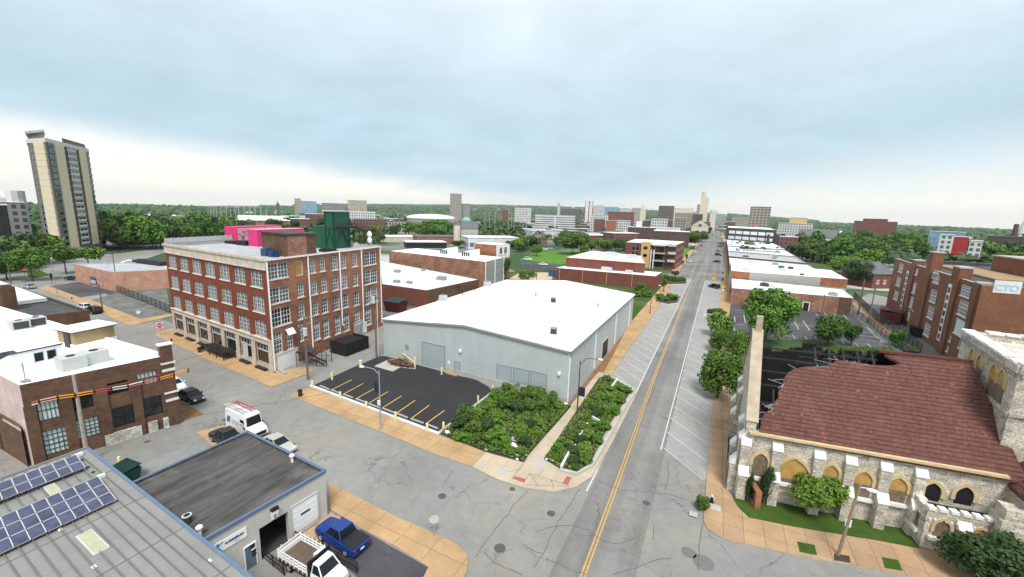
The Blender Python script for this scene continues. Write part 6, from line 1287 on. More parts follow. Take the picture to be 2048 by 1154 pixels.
# ---------------------------------------------------------------- vehicles
m_tglass = P('car_glass', (.012, .014, .016), .05, .05, 1., coord='Object'); m_chrome = P('bright_metal', (.6, .6, .6), .25, .05, 1., .6, coord='Object'); m_tail = P('red_lamp', (.35, .01, .01), .3, .05, coord='Object'); m_head = P('clear_lamp', (.7, .72, .72), .15, .05, coord='Object')
def paint(n, c, r=.28): return P(n, c, r, .05, 1., 0, .5, coord='Object')
m_pw, m_ps, m_pk, m_pb, m_pg, m_pr, m_pn = paint('white_car_paint', (.74, .75, .76)), paint('beige_silver_paint', (.42, .41, .38)), paint('black_car_paint', (.012, .012, .014)), paint('blue_car_paint', (.006, .035, .19)), paint('grey_car_paint', (.12, .125, .13)), paint('red_car_paint', (.35, .02, .02)), paint('silver_car_paint', (.36, .38, .40))
def loft(b, st, m=0):
    """st: (x, z0, z1, hw0, hw1) stations; closed rounded hull"""
    R_ = []
    for x, z0, z1, w0, w1 in st:
        zm = z0+(z1-z0)*.55; R_.append([(x, -w0, z0), (x, -w0*1.02, zm), (x, -w1, z1-.03), (x, -w1*.82, z1), (x, w1*.82, z1), (x, w1, z1-.03), (x, w0*1.02, zm), (x, w0, z0)])
    i = len(b.v); n = 8
    for r in R_: b.v += r
    for k in range(len(R_)-1):
        for j in range(n): q = (j+1) % n; b.f.append((i+k*n+j, i+k*n+q, i+(k+1)*n+q, i+(k+1)*n+j)); b.m.append(m)
    b.f.append(tuple(i+n-1-j for j in range(n))); b.m.append(m); b.f.append(tuple(i+(len(R_)-1)*n+j for j in range(n))); b.m.append(m)
def wheels(t, xs, hw, r, big=False):
    for x in xs:
        for s in (-1, 1):
            w = MB(); w.tube([(x, s*(hw-.2), r), (x, s*(hw+.02), r)], r, 14); o = w.build('wheel', m_tire, t); h = MB(); h.tube([(x, s*(hw+.01), r), (x, s*(hw+.04), r)], r*.6, 10); h.build('rim', m_chrome, o)
def car(label, kind, mp, group=None, name=None):
    t = thing(name or {'sedan': 'sedan', 'suv': 'suv', 'hatch': 'hatchback', 'pickup': 'pickup_truck', 'van': 'van'}[kind], label, {'pickup': 'pickup truck', 'van': 'van'}.get(kind, 'car'), group=group)
    C_ = lambda n, m, f, p=t, sm=False: child(p, n, m, f, sm)
    if kind == 'van':
        C_('body', mp, lambda b: loft(b, [(-2.95, .35, 2.5, .92, .86), (-2.85, .3, 2.62, .98, .9), (.9, .3, 2.62, .98, .88), (1.35, .3, 2.45, .98, .84), (1.5, .3, 1.35, .98, .95), (2.5, .3, 1.1, .95, .85), (2.85, .35, .95, .86, .75)]))
        C_('windscreen', m_tglass, lambda b: b.poly([(1.50, -.82, 1.42), (1.50, .82, 1.42), (1.30, .74, 2.42), (1.30, -.74, 2.42)]) and b.poly([(1.56, -.84, 1.36), (1.56, .84, 1.36), (1.385, .76, 2.36), (1.385, -.76, 2.36)]))
        for s in (-1, 1): C_('side_window', m_tglass, lambda b: b.poly([(.35, s*1.005, 1.4), (1.3, s*1.0, 1.4), (1.1, s*.955, 2.1), (.35, s*.96, 2.1)][::s]))
        C_('grille', m_black, lambda b: b.box(2.78, 2.9, -.55, .55, .5, .85)); hl = ((2.55, .72),)
        zh = .95; L0, L1, hw = -2.96, 2.8, .95; wheels(t, (-1.85, 1.75), .95, .36)
    else:
        Ld = {'sedan': (2.35, .9, .95, 1.42), 'suv': (2.4, .95, 1.1, 1.78), 'hatch': (2.05, .88, .95, 1.5), 'pickup': (2.85, .98, 1.12, 1.88)}[kind]; L, hw, zb, zr = Ld; g0 = .28 if kind in ('sedan', 'hatch') else .4
        if kind == 'pickup': body = [(-L, .5, zb-.05, hw*.94, hw*.94), (-L+.1, g0, zb+.02, hw, hw*.97), (-.8, g0, zb+.02, hw, hw*.97), (.9, g0, zb+.05, hw, hw*.95), (2.3, g0, zb-.02, hw*.98, hw*.88), (L-.12, g0+.05, zb-.12, hw*.9, hw*.78), (L, .5, zb-.3, hw*.8, hw*.7)]; gl = (-1.0, -.65, .55, 1.15)
        elif kind == 'suv': body = [(-L, .5, zb-.1, hw*.85, hw*.8), (-L+.12, g0, zb, hw*.97, hw*.92), (0, g0, zb, hw, hw*.95), (1.0, g0, zb-.02, hw, hw*.93), (2.0, g0, zb-.12, hw*.96, hw*.82), (L, .45, zb-.35, hw*.82, hw*.7)]; gl = (-2.3, -1.9, .35, 1.05)
        elif kind == 'hatch': body = [(-L, .45, zb-.1, hw*.82, hw*.78), (-L+.15, g0, zb, hw*.97, hw*.9), (0, g0, zb-.02, hw, hw*.94), (.9, g0, zb-.05, hw*.99, hw*.9), (1.6, g0, zb-.2, hw*.94, hw*.78), (L, .4, zb-.4, hw*.78, hw*.62)]; gl = (-1.9, -1.2, .25, 1.05)
        else: body = [(-L, .4, zb-.15, hw*.82, hw*.75), (-L+.2, g0, zb-.03, hw*.96, hw*.86), (-1.4, g0, zb, hw, hw*.9), (0, g0, zb-.04, hw, hw*.94), (1.0, g0, zb-.06, hw, hw*.9), (1.9, g0, zb-.2, hw*.95, hw*.8), (L, .38, zb-.4, hw*.8, hw*.64)]; gl = (-1.75, -1.0, .15, .95)
        C_('body', mp, lambda b: loft(b, body), t)
        a, c, d, e = gl; wb, wt = hw*.9, hw*.70; zt = zr-.05
        C_('window', m_tglass, lambda b: b.add([(a, -wb, zb-.03), (e, -wb, zb-.08), (e, wb, zb-.08), (a, wb, zb-.03), (c, -wt, zt), (d, -wt, zt), (d, wt, zt), (c, wt, zt)], [(3, 2, 1, 0), (4, 5, 6, 7), (0, 1, 5, 4), (1, 2, 6, 5), (2, 3, 7, 6), (3, 0, 4, 7)]))
        def roof(b):
            b.prism([(c-.06, -wt-.02), (d+.08, -wt-.02), (d+.08, wt+.02), (c-.06, wt+.02)], zt+.003, zr)
            for s in (-1, 1):
                b.beam((a, s*wb, zb-.02), (c, s*wt, zt), .1, .06); b.beam((e, s*wb, zb-.06), (d, s*wt, zt), .08, .06); b.beam(((a+e)/2-.1, s*(wb+.005), zb-.04), ((c+d)/2-.1, s*(wt+.012), zt), .09, .05)
        C_('roof', mp, roof)
        if kind == 'pickup': C_('bed_cover', m_black, lambda b: b.prism([(-L+.1, -hw*.9), (-1.08, -hw*.9), (-1.08, hw*.9), (-L+.1, hw*.9)], zb+.02, zb+.09)); C_('licence_plate', m_white, lambda b: b.box(-L-.03, -L-.005, -.2, .2, .68, .84))
        zh = zb-.28; L0, L1 = -L, L; wheels(t, (-L*.6, L*.62), hw-.02, .34 if kind in ('sedan', 'hatch') else .39)
    for s in (-1, 1):
        C_('headlight', m_head, lambda b: b.box(L1-.22, L1-.02, s*hw*.6-.16, s*hw*.6+.16, zh-.1, zh+.06)); C_('tail_light', m_tail, lambda b: b.box(L0-.02, L0+.12, s*hw*.74-.1, s*hw*.74+.1, zh-.05, zh+.2)); C_('mirror', mp if kind != 'van' else m_black, lambda b: b.box(L1-1.55, L1-1.4, s*(hw+.1)-.1, s*(hw+.1)+.1, zh+.22, zh+.42))
    return t
def atv(p, q=None):   # ground point and heading from two picture points
    a = at(*p); return a
X_DIR = atan2(-1.2, 22)
def place(t, p, rot, z=-.03, s=1): g = at(*p); t.location = (g.x, g.y, z); t.rotation_euler = (0, 0, rot); t.scale = (s, s, s); return t
van = car('white work van with ladders on the roof rack', 'van', m_pw)
def f(b):
    for x in (-2.3, -.8, .6): b.beam((x, -.8, 2.85), (x, .8, 2.85), .06); b.beam((x, -.8, 2.6), (x, -.8, 2.85), .06); b.beam((x, .8, 2.6), (x, .8, 2.85), .06)
child(van, 'roof_rack', m_lgrey, f)
for yy, mm_, x0, x1 in ((-.55, m_lgrey, -3.4, .9), (.35, m_pr, -3.1, 1.0)):
    def f(b):
        for o in (-.2, .2): b.beam((x0, yy+o, 2.93), (x1, yy+o, 2.93), .06, .08)
        for k in range(12): x = x0+.2+(x1-x0-.4)*k/11; b.beam((x, yy-.2, 2.93), (x, yy+.2, 2.93), .05)
    child(van, 'ladder', mm_, f)
for s in (-1, 1): child(van, 'blue_logo', P('van_blue', (.02, .16, .4), .4, coord='Object'), lambda b: b.poly([(-2.6, s*1.012, 1.1), (-1.9, s*1.012, 1.1), (-1.6, s*1.0, 1.9), (-2.3, s*1.0, 1.9)][::s])); child(van, 'side_lettering', m_grey, lambda b: [b.poly([(-1.5, s*1.014, z), (.1, s*1.014, z), (.1, s*1.014, z+.06), (-1.5, s*1.014, z+.06)][::s]) for z in (1.2, 1.4, 1.6)])
place(van, (496, 862), X_DIR)
place(car('beige silver sedan parked behind the white ladder van', 'sedan', m_ps), (557, 897), X_DIR)
place(car('black hatchback parked at the curb beside the brick workshop', 'hatch', m_pk), (385, 800), X_DIR+.02); place(car('white car half hidden behind the workshop corner pier', 'sedan', m_pw), (349, 776), X_DIR)
place(car('dark pickup parked on the tan patch behind the garage roof', 'pickup', m_pk), (455, 885), X_DIR+pi, s=.9)
pu = car('blue pickup truck with black bed cover parked at the garage', 'pickup', m_pb); place(pu, (684, 1084), 0); a, c = at(645, 1058), at(722, 1106); pu.rotation_euler = (0, 0, atan2(a.y-c.y, a.x-c.x)); pu.scale = (.86, .9, .9)
# stake truck
tk = thing('stake_truck', 'white stake bed truck with wooden deck backed to the open garage', 'truck')
child(tk, 'deck', P('worn_deck_boards', (.12, .085, .06), .9, .3, 2., coord='Object'), lambda b: b.box(-3.0, 1.1, -1.1, 1.1, .95, 1.08)); child(tk, 'bed_frame', m_black, lambda b: b.box(-2.9, 1.05, -1.08, 1.08, .72, .948))
def f(b):
    for s in (-1, 1):
        for z in (1.22, 1.5, 1.8): b.beam((-3, s*1.08, z), (1.1, s*1.08, z), .05, .12)
        for k in range(8): x = -2.95+4.0*k/7; b.beam((x, s*1.12, .95), (x, s*1.12, 2.0), .06)
    for z in (1.22, 1.5, 1.8): b.beam((-3.02, -1.08, z), (-3.02, 1.08, z), .05, .12)
    for y in (-.7, 0, .7): b.beam((-3.05, y, .95), (-3.05, y, 2.0), .06)
    b.box(-2.98, -2.94, -1.05, 1.05, 1.08, 1.45)
parts(tk, 'stake_rail', m_white, f)
child(tk, 'headboard', m_black, lambda b: b.box(1.12, 1.22, -1.1, 1.1, .95, 2.3)); child(tk, 'toolbox', m_white, lambda b: b.add([(.2, .1, 1.08), (1.1, .1, 1.08), (1.1, 1.05, 1.08), (.2, 1.05, 1.08), (.3, .1, 1.85), (1.1, .1, 2.0), (1.1, 1.05, 2.0), (.3, 1.05, 1.85)], [(3, 2, 1, 0), (4, 5, 6, 7), (0, 1, 5, 4), (1, 2, 6, 5), (2, 3, 7, 6), (3, 0, 4, 7)]))
child(tk, 'body', m_pw, lambda b: loft(b, [(1.3, .5, 1.25, .98, .95), (2.4, .45, 1.28, 1., .95), (3.6, .45, 1.18, .98, .85), (3.9, .5, .95, .85, .7)]))
child(tk, 'window', m_tglass, lambda b: b.add([(1.4, -.92, 1.2), (2.75, -.92, 1.2), (2.75, .92, 1.2), (1.4, .92, 1.2), (1.5, -.74, 1.98), (2.1, -.74, 1.98), (2.1, .74, 1.98), (1.5, .74, 1.98)], [(3, 2, 1, 0), (4, 5, 6, 7), (0, 1, 5, 4), (1, 2, 6, 5), (2, 3, 7, 6), (3, 0, 4, 7)]))
child(tk, 'roof', m_pw, lambda b: (b.prism([(1.42, -.78), (2.14, -.78), (2.14, .78), (1.42, .78)], 1.985, 2.07), [b.beam((2.75, s*.9, 1.22), (2.12, s*.74, 1.98), .09, .06) for s in (-1, 1)], [b.beam((1.42, s*.9, 1.22), (1.5, s*.74, 1.98), .16, .06) for s in (-1, 1)])); wheels(tk, (-1.7, 2.9), 1., .42)
for s in (-1, 1): child(tk, 'headlight', m_head, lambda b: b.box(3.75, 3.92, s*.62-.15, s*.62+.15, .72, .95))
a, c = at(*zX(940, 720), 1.0), at(*zX(1440, 1010), 1.0); g = (a+c)/2; tk.location = (g.x, g.y, -.03); tk.rotation_euler = (0, 0, atan2(c.y-a.y, c.x-a.x)); tk.scale = (.8, .86, .86); TKR = tk.rotation_euler.z
tk.location = Vector(tk.location)+Vector((cos(TKR), sin(TKR), 0))*.75
# cars further off
ANG = atan2(-4.4, 4.5); ALONG = atan2(1, -.006)
FARCARS = [(z7(275, 668), 'suv', m_pk, ANG+pi, 'black suv parked askew before the yellow sign on the right'), (z7(303, 372), 'sedan', m_pk, ANG+pi+.3, 'dark purple black sedan in the right angled bays beyond the crossing'), (z7(328, 295), 'suv', m_pk, ANG+.4, 'dark suv third along the right angled bays'), (z7(330, 252), 'sedan', m_pg, ANG+.4, 'grey sedan behind the dark suv in the right bays'), (z7(342, 196), 'sedan', m_pk, ANG+pi+.4, 'dark car in the right bays before the loft'), (z7(345, 160), 'hatch', m_pr, ANG+.5, 'red hatchback far along the right bays'), (z7(352, 108), 'sedan', m_pn, ALONG, 'silver car far along the right kerb'), (z7(385, 60), 'suv', m_pk, ALONG, 'dark suv far along the right kerb'), (z7(388, 35), 'sedan', m_pn, ALONG, 'farthest silver car at the right kerb'), (z7(305, 92), 'sedan', m_pr, ALONG, 'red car driving away in the street'), (z7(30, 295), 'suv', m_pn, ALONG+.05, 'silver suv first of the row at the left kerb'), (z7(62, 262), 'suv', m_pw, ALONG, 'white suv second at the left kerb'), (z7(88, 222), 'sedan', m_pn, ALONG, 'pale sedan third at the left kerb'), (z7(130, 190), 'suv', m_pg, ALONG, 'dark grey suv fourth at the left kerb'), (z7(192, 165), 'sedan', m_pw, ALONG+.5, 'white sedan turning in the street far ahead'), (z7(2, 372), 'sedan', m_pw, ALONG, 'white sedan parked at the left kerb before the apartment block'), (z7(210, 100), 'suv', m_pk, ALONG, 'small dark suv far at the left kerb'), (z7(236, 78), 'sedan', m_pn, ALONG, 'small silver sedan farther at the left kerb'), (z7(255, 62), 'suv', m_pg, ALONG, 'tiny grey suv farthest at the left kerb'),
 (z0(315, 505), 'sedan', m_pn, pi, 'silver car driving away on the left street'), (z0(890, 722), 'hatch', m_pw, pi+.05, 'white hatchback parked on the left street by the vacant lot'), (z0(982, 765), 'suv', m_pk, pi+.05, 'black boxy suv parked behind the white hatchback'), (z0(770, 420), 'sedan', m_pk, .5, 'dark car on the avenue before the pink building'),
 (zT(1700, 270), 'suv', m_pw, .25, 'white suv on the street behind the mill'), (zT(1870, 325), 'sedan', m_pw, .2, 'white sedan at the edge of the dark lot behind the mill'), (zQ(150, 665), 'suv', m_pw, .3, 'white suv parked by the green field'), (zQ(205, 655), 'sedan', m_pn, .3, 'silver sedan parked by the green field'), (zQ(990, 670), 'suv', m_pw, 0, 'white van like suv behind the brick hall'), (zT(850, 120), 'sedan', m_pn, 0, 'silver car parked behind the mill tower')]
for p, k, m, r_, lab in FARCARS: place(car(lab, k, m), p, r_, -.015)
# ---------------------------------------------------------------- street furniture
def lamp(label, base, top, arms, banner=None, m=m_steel, r=.09):
    g = at(*base); h = up(g, top[1]); t = thing('street_lamp', label, 'street lamp', (g.x, g.y, 0))
    child(t, 'pole', m, lambda b: (b.tube([(g.x, g.y, 0), (g.x, g.y, h)], [r*1.2, r*.7], 8), b.cyl(g.x, g.y, .05, .35, r*2.4, 8)))
    for dx, dy, dz in arms:
        child(t, 'arm', m, lambda b: b.tube([(g.x, g.y, h-.5), (g.x+dx*.35, g.y+dy*.35, h-.05+dz), (g.x+dx, g.y+dy, h+dz)], .045, 5)); child(t, 'lamp_head', m_white, lambda b: b.ball((g.x+dx*1.15, g.y+dy*1.15, h+dz-.05), (.38, .22, .13), 0, 8, 5), True)
    if banner: child(t, 'banner', P('navy_banner', (.02, .022, .05), .7), lambda b: b.hexa([(g.x+banner[0], g.y-.02), (g.x+banner[1], g.y-.02), (g.x+banner[1], g.y+.02), (g.x+banner[0], g.y+.02)], h*banner[2], h*banner[2]+1.3))
    return t, g, h
t, g, h = lamp('grey street lamp with left arm and navy banner on the tan lot sidewalk', (761.5, 858.4), (757, 740.7), [(-2.2, -.2, .1)], (-.85, -.12, .62)); child(t, 'white_box', m_white, lambda b: b.box(g.x-.18, g.x+.18, g.y-.25, g.y-.1, 3.3, 3.9))
lamp('dark street lamp with right arm and navy banner between the planting beds', (1154, 829), (1158.4, 722), [(2.2, .6, .5)], (.1, .9, .36), m_dgrey)
lamp('thin street lamp on the far left street corner by the gravel lot', z0(600, 560), z0(565, 205), [(-1.5, .5, .2)], None, m_grey, .07)
lamp('brown street lamp by the lawn strip before the brick hall', z8(230, 1075), z8(250, 760), [(1.6, .3, .3)], None, P('brown_pole', (.16, .09, .05), .8)); lamp('tall lamp post beside the apartment lawn trees', z8(745, 300), z8(755, 165), [(1.8, .3, .3)], None, m_grey)
lamp('lamp pole at the planted bump-out on the right sidewalk', z7(395, 1150), z7(400, 1000), [(-1.4, 0, .3)], (-.9, -.1, .3), P('olive_pole', (.3, .27, .16), .8))
def upole(label, base, top, arms=1, lean=0, xf=None, r=.15, m=m_wood, name='utility_pole', ad=(0, 1)):
    g = at(*base); h = up(g, top[1]); h = min(h, 30); t = thing(name, label, 'utility pole', (g.x, g.y, 0)); ex = at(top[0], top[1], h) if lean else Vector((g.x, g.y, 0))
    child(t, 'pole', m, lambda b: b.tube([(g.x, g.y, -.05), (ex.x, ex.y, h)], [r*1.25, r*.8], 8))
    for k in range(arms):
        z = h-.4-.9*k; child(t, 'crossarm', m_wood, lambda b: (b.beam((ex.x-1.1*ad[0], ex.y-1.1*ad[1], z), (ex.x+1.1*ad[0], ex.y+1.1*ad[1], z), .11, .13)))
        for j in (-1, -.5, .5, 1): child(t, 'insulator', m_lgrey, lambda b: b.cyl(ex.x+1.0*j*ad[0], ex.y+1.0*j*ad[1], z+.07, z+.25, .06, 6))
    if xf: child(t, 'transformer', m_lgrey, lambda b: (b.cyl(g.x+xf[0], g.y+xf[1], h-xf[2]-1.1, h-xf[2], .32, 10), b.cyl(g.x+xf[0], g.y+xf[1], h-xf[2], h-xf[2]+.08, .36, 10)))
    return Vector((ex.x, ex.y, h))
p1 = upole('wooden utility pole with grey transformer at the factory ramp', (616, 759), (613.7, 634.5), 2, xf=(.45, -.3, 1.7)); p2 = upole('double wooden utility pole between factory and warehouse', (753, 714), (748, 591), 2, xf=(.1, -.5, .2)); single('conduit_pole', 'slim pale conduit post beside the double utility pole', 'post', m_lgrey, lambda b: b.tube([(at(757, 713).x, at(757, 713).y, 0), (at(757, 713).x, at(757, 713).y, p2.z*.9)], .09))
p3 = upole('pale weathered utility pole in front of the brick workshop', (177, 925), (144.8, 749), 0, lean=0, r=.17, m=P('pale_wood', (.36, .31, .26), .9, .25, 2.))
p4 = upole('leaning wooden pole with white street light on the church sidewalk', (1675.5, 1111.5), (1720.6, 968), 0, lean=1, r=.11, m=P('brown_wood', (.26, .19, .12), .9, .25, 2.), name='lamp_pole'); single('street_light_head', 'white street light head beside the top of the leaning church pole', 'street light', m_white, lambda b: (b.ball((p4.x+.75, p4.y-.2, p4.z-.2), (.4, .2, .14)), b.tube([(p4.x, p4.y, p4.z-.3), (p4.x+.5, p4.y-.1, p4.z-.15)], .04, 5)))
single('pole_notice', 'white notice fixed to the leaning church pole', 'notice', m_white, lambda b: b.box(at(1681, 1090).x-.05, at(1681, 1090).x+.35, at(1681, 1090).y-.25, at(1681, 1090).y-.22, 2.0, 2.7))
PL = [(z0(1080, 757), z0(1030, 470), 'dark wooden pole on the dirt strip beside the parked cars'), (z0(130, 530), z0(97, 262), 'pale pole on the far left street before the trees'), (z0(1235, 530), z0(1213, 118), 'tall dark wooden pole at the corner of the pink building'), (zN(935, 805), zN(950, 652), 'wooden pole against the bleached shop wall'), (zN(1295, 875), zN(1325, 602), 'tall pole on the alley beside the school fence'), (zN(1215, 800), zN(1250, 532), 'dark pole by the alley fence near the shop corner'), (zN(1080, 505), zN(1090, 430), 'pole behind the taller shop row'), (zN(935, 450), zN(938, 360), 'grey pole in the alley behind the dark roofed shop'), (zN(875, 445), zN(880, 355), 'second grey pole in the alley behind the shops'), (zN(835, 430), zN(842, 335), 'third pole in the alley behind the shops'), (zN(762, 365), zN(772, 285), 'pole with white box in the far alley'), (zQ(425, 705), zQ(425, 612), 'wooden pole in the green field'), (zQ(672, 675), zQ(675, 570), 'left of three poles behind the brick hall'), (zQ(735, 668), zQ(741, 550), 'middle of three poles behind the brick hall'), (zQ(805, 690), zQ(811, 512), 'right and tallest of three poles behind the brick hall'), (zM(420, 870), zM(437, 610), 'wooden pole with many arms in front of the school wall'), (zM(65, 650), zM(90, 380), 'slim dark pole at the left alley fence'), (zT(1795, 480), zT(1795, 300), 'dark pole behind the far warehouse corner'), (zP(800, 520), zP(800, 470), 'pole among the low roofs behind the mill')]
PT = [upole(l, a, c, 1 if i not in (1, 5, 16) else 0, r=.13) for i, (a, c, l) in enumerate(PL)]
def wire(label, a, c, sag=.6, r=.016):
    a, c = Vector(a), Vector(c); single('power_line', label, 'cable', m_black, lambda b: b.tube([a.lerp(c, k/8)-Vector((0, 0, sag*4*(k/8)*(1-k/8))) for k in range(9)], r, 4))
wire('thin cable from the factory pole to the double pole', p1-Vector((0, 0, .3)), p2-Vector((0, 0, .3))); wire('thin cable running low across the workshop front', Vector((LA.x+2, LA.y-3, 4.6)), Vector((-36, 33, 6.2)), .3); wire('thin cable from workshop pole toward the factory pole', p3-Vector((0, 0, .8)), p1-Vector((0, 0, .8)), .8)
wire('cable along the field poles', PT[11], PT[12]); wire('cable between the hall poles', PT[12], PT[14]); wire('wire along the left street from the parked cars to the far corner', PT[0], PT[1], 1.2); wire('wire from the pink building pole over the rubble lots', PT[2], PT[0], .8); wire('wire along the alley by the school fence', PT[4], PT[5], .8); wire('wire between the alley poles behind the shops', PT[7], PT[9], .6); wire('wire from alley fence pole to the school pole', PT[4], PT[15], .5); wire('upper cable from the factory pole to the double pole', p1-Vector((0, 0, 1.2)), p2-Vector((0, 0, 1.2)), .8)
# coloured cable guards on the line in front of the workshop
cgw = Wall(p3.xy.to_3d()+lwall.d*-3.2, p3.xy.to_3d()+lwall.d*12)
cg = [(175, 706), (222, 692), (330, 668), (430, 655), (540, 636), (640, 620), (735, 604), (825, 582), (915, 562), (1000, 540), (1082, 514)]
t = thing('cable_guard_line', 'string of orange pink and white cable guards on the wire before the brick workshop', 'cable guards', (p3.x, p3.y, 0))
cc = [P('pink_guard', (.5, .08, .08), .5), P('pale_pink_guard', (.62, .32, .26), .5), P('orange_guard', (.72, .27, .02), .5), P('orange_guard', (.72, .27, .02), .5), P('red_guard', (.42, .06, .05), .5), P('white_guard', (.7, .6, .52), .5), P('white_guard', (.7, .6, .52), .5), P('pink_guard', (.5, .1, .1), .5), P('orange_guard', (.72, .27, .02), .5), P('orange_guard', (.72, .27, .02), .5), P('pink_guard', (.5, .12, .16), .5)]
for k in range(10):
    (u, z), (v, y) = cgw.uz(zC(*cg[k])), cgw.uz(zC(*cg[k+1]))
    for o in (0, -.26): child(t, 'guard', cc[k] if o == 0 or k % 3 else cc[(k+5) % 11], lambda b: b.tube([cgw.p(u+.05, z+o, .2+o*.2), cgw.p(v-.05, y+o, .2+o*.2)], .06, 7))
    child(t, 'clamp', m_black, lambda b: b.beam(cgw.p(v, y+.12, .2), cgw.p(v, y-.36, .15), .12))
# bollards, wheel stops, small things of the parking lot
for i, (x, y, yt, w) in enumerate(((268, 556, 500, .14), (430, 491, 430, .15), (665, 389, 330, .25), (498, 650, 590, .14), (711, 732, 670, .15), (953, 828, 755, .15), (1212, 918, 848, .15), (1347, 912, 840, .15), (1495, 768, 727, .13), (1632, 681, 622, .13), (1752, 591, 540, .13), (1332, 448, 392, .14))):
    c = at(*zF(x, y)); z = up(c, zF(0, yt)[1]); lab = ('cream bollard at the street corner of the lot nearest the utility pole', 'cream bollard on the alley edge of the lot', 'fat cream bollard on the alley edge near the warehouse', 'first cream bollard behind the white lot kerb from the left', 'second cream bollard behind the white lot kerb from the left', 'third cream bollard behind the white lot kerb from the left', 'fourth cream bollard behind the white lot kerb, nearest the shrubs', 'cream bollard on the lot end kerb at the sidewalk', 'cream bollard in the middle of the lot end kerb', 'cream bollard higher up the lot end kerb', 'cream bollard at the top of the lot end kerb by the warehouse', 'cream bollard right of the big roller door')[i]
    single('bollard', lab, 'bollard', m_cream, lambda b: (b.cyl(c.x, c.y, -.1, z-.08, w, 10), b.ball((c.x, c.y, z-.08), (w, w, .09), 0, 10, 4)))
for i, (a, c) in enumerate((((330, 543), (405, 574)), ((420, 578), (497, 606)), ((520, 614), (600, 642)), ((633, 654), (725, 688)), ((735, 694), (822, 726)), ((845, 730), (945, 768)), ((960, 772), (1052, 808)), ((1082, 818), (1182, 852)), ((1210, 862), (1302, 898)))):
    p, q = at(*zF(*a)), at(*zF(*c)); single('wheel_stop', 'low concrete wheel stop at the head of a yellow lined bay', 'wheel stop', m_conc, lambda b: b.beam(V3(p, .05), V3(q, .05), .18, .14), 'wheel stops along the lot kerb')
c = at(*zF(1112, 392)); a = at(*zF(1000, 325)); t = thing('gate_arm', 'cream gate post with slanting arm by the weedy concrete pad', 'gate', (c.x, c.y, 0)); child(t, 'post', m_cream, lambda b: b.cyl(c.x, c.y, 0, 1.9, .16, 10)); child(t, 'arm', m_cream, lambda b: b.beam((c.x, c.y, .95), (a.x, a.y, 1.3), .12, .16))
sheet('concrete_pad', [at(*zF(*p)) for p in ((775, 380), (905, 320), (1060, 345), (1120, 405), (990, 390), (930, 424))], -.006, m_conc)
cover('dead_brush', [at(*zF(*p)) for p in ((890, 345), (1000, 325), (1110, 400), (990, 385), (920, 372))], 0, 500, .4, P('dry_twigs', (.16, .09, .05), .9, .4), 9)
single('door_step', 'tan concrete step at the warehouse side door', 'step', m_tan, lambda b: b.prism([(p.x, p.y) for p in px(zF(1360, 440), zF(1440, 425), zF(1480, 450), zF(1455, 466))], -.05, .14))
def binn(label, p, m, h=.95, r=.3): c = at(*p); t = thing('trash_bin', label, 'trash bin', (c.x, c.y, .1)); child(t, 'bin', m, lambda b: b.cyl(c.x, c.y, .1, h, r*.85, 12, 0, r)); child(t, 'rim', m_black, lambda b: b.cyl(c.x, c.y, h, h+.08, r*1.08, 12))
binn('dark brown trash bin on the corner of the lot sidewalk', zF(168, 632), P('brown_bin', (.05, .025, .015), .6)); binn('dark trash bin on the factory sidewalk', zB(229, 940), m_dgrey); binn('dark bin on the right sidewalk near the crossing', z7(375, 585), m_black); binn('dark bin on the right sidewalk past the crossing', z7(378, 505), m_black)
def hydrant(label, p, m): c = at(*p); t = thing('fire_hydrant', label, 'fire hydrant', (c.x, c.y, .1)); child(t, 'barrel', m, lambda b: (b.cyl(c.x, c.y, .1, .7, .14, 10), b.cyl(c.x, c.y, .1, .18, .22, 10))); child(t, 'cap', m_lgrey, lambda b: (b.ball((c.x, c.y, .74), (.16, .16, .14)), b.tube([(c.x-.25, c.y, .55), (c.x+.25, c.y, .55)], .07, 8)))
hydrant('black fire hydrant with pale cap at the church corner kerb', zK(95, 530), m_black); hydrant('black fire hydrant with pale top on the factory sidewalk', z0(1800, 1062), m_black); hydrant('small black hydrant at the far left street kerb', z0(755, 622), m_black)
def sign(label, base, top, fn, name='road_sign', cat='road sign', pole=m_steel):
    g = at(*base); h = up(g, top[1]); d = Vector((-g.x, -g.y, 0)).normalized(); t = thing(name, label, cat, (g.x, g.y, 0)); child(t, 'post', pole, lambda b: b.tube([(g.x, g.y, 0), (g.x, g.y, h)], .05, 6)); fn(t, g, h, d, Vector((-d.y, d.x, 0))); return t
def ngon(t, name, m, c, n, d, s, r, o, a0=0): child(t, name, m, lambda b: (b.poly([c+d*o+s*(r*cos(2*pi*k/n+a0))+Vector((0, 0, r*sin(2*pi*k/n+a0))) for k in range(n)]), b.poly([c+d*(o-.02)+s*(r*cos(2*pi*k/n+a0))+Vector((0, 0, r*sin(2*pi*k/n+a0))) for k in range(n)][::-1])))
m_rs = P('sign_red', (.62, .015, .03), .4, .05)
sign('white backed octagonal stop sign seen from behind at the garage corner', zE(1382, 900), zE(0, 772), lambda t, g, h, d, s: ngon(t, 'sign_plate', m_lgrey, Vector((g.x, g.y, h-.35)), 8, d, s, .42, .07, pi/8), 'stop_sign')
def noentry(t, g, h, d, s):
    c = Vector((g.x, g.y, h-.45)); child(t, 'sign_plate', m_white, lambda b: b.hexa([c+s*-.5+d*.06, c+s*.5+d*.06, c+s*.5+d*.03, c+s*-.5+d*.03], c.z-.5, c.z+.5)); ngon(t, 'red_disc', m_rs, c, 20, d, s, .47, .075); child(t, 'white_bar', m_white, lambda b: b.hexa([c+s*-.33+d*.1, c+s*.33+d*.1, c+s*.33+d*.08, c+s*-.33+d*.08], c.z-.07, c.z+.07))
sign('red round no entry sign with white bar at the factory corner', z0(1688, 1002), z0(0, 872), noentry)
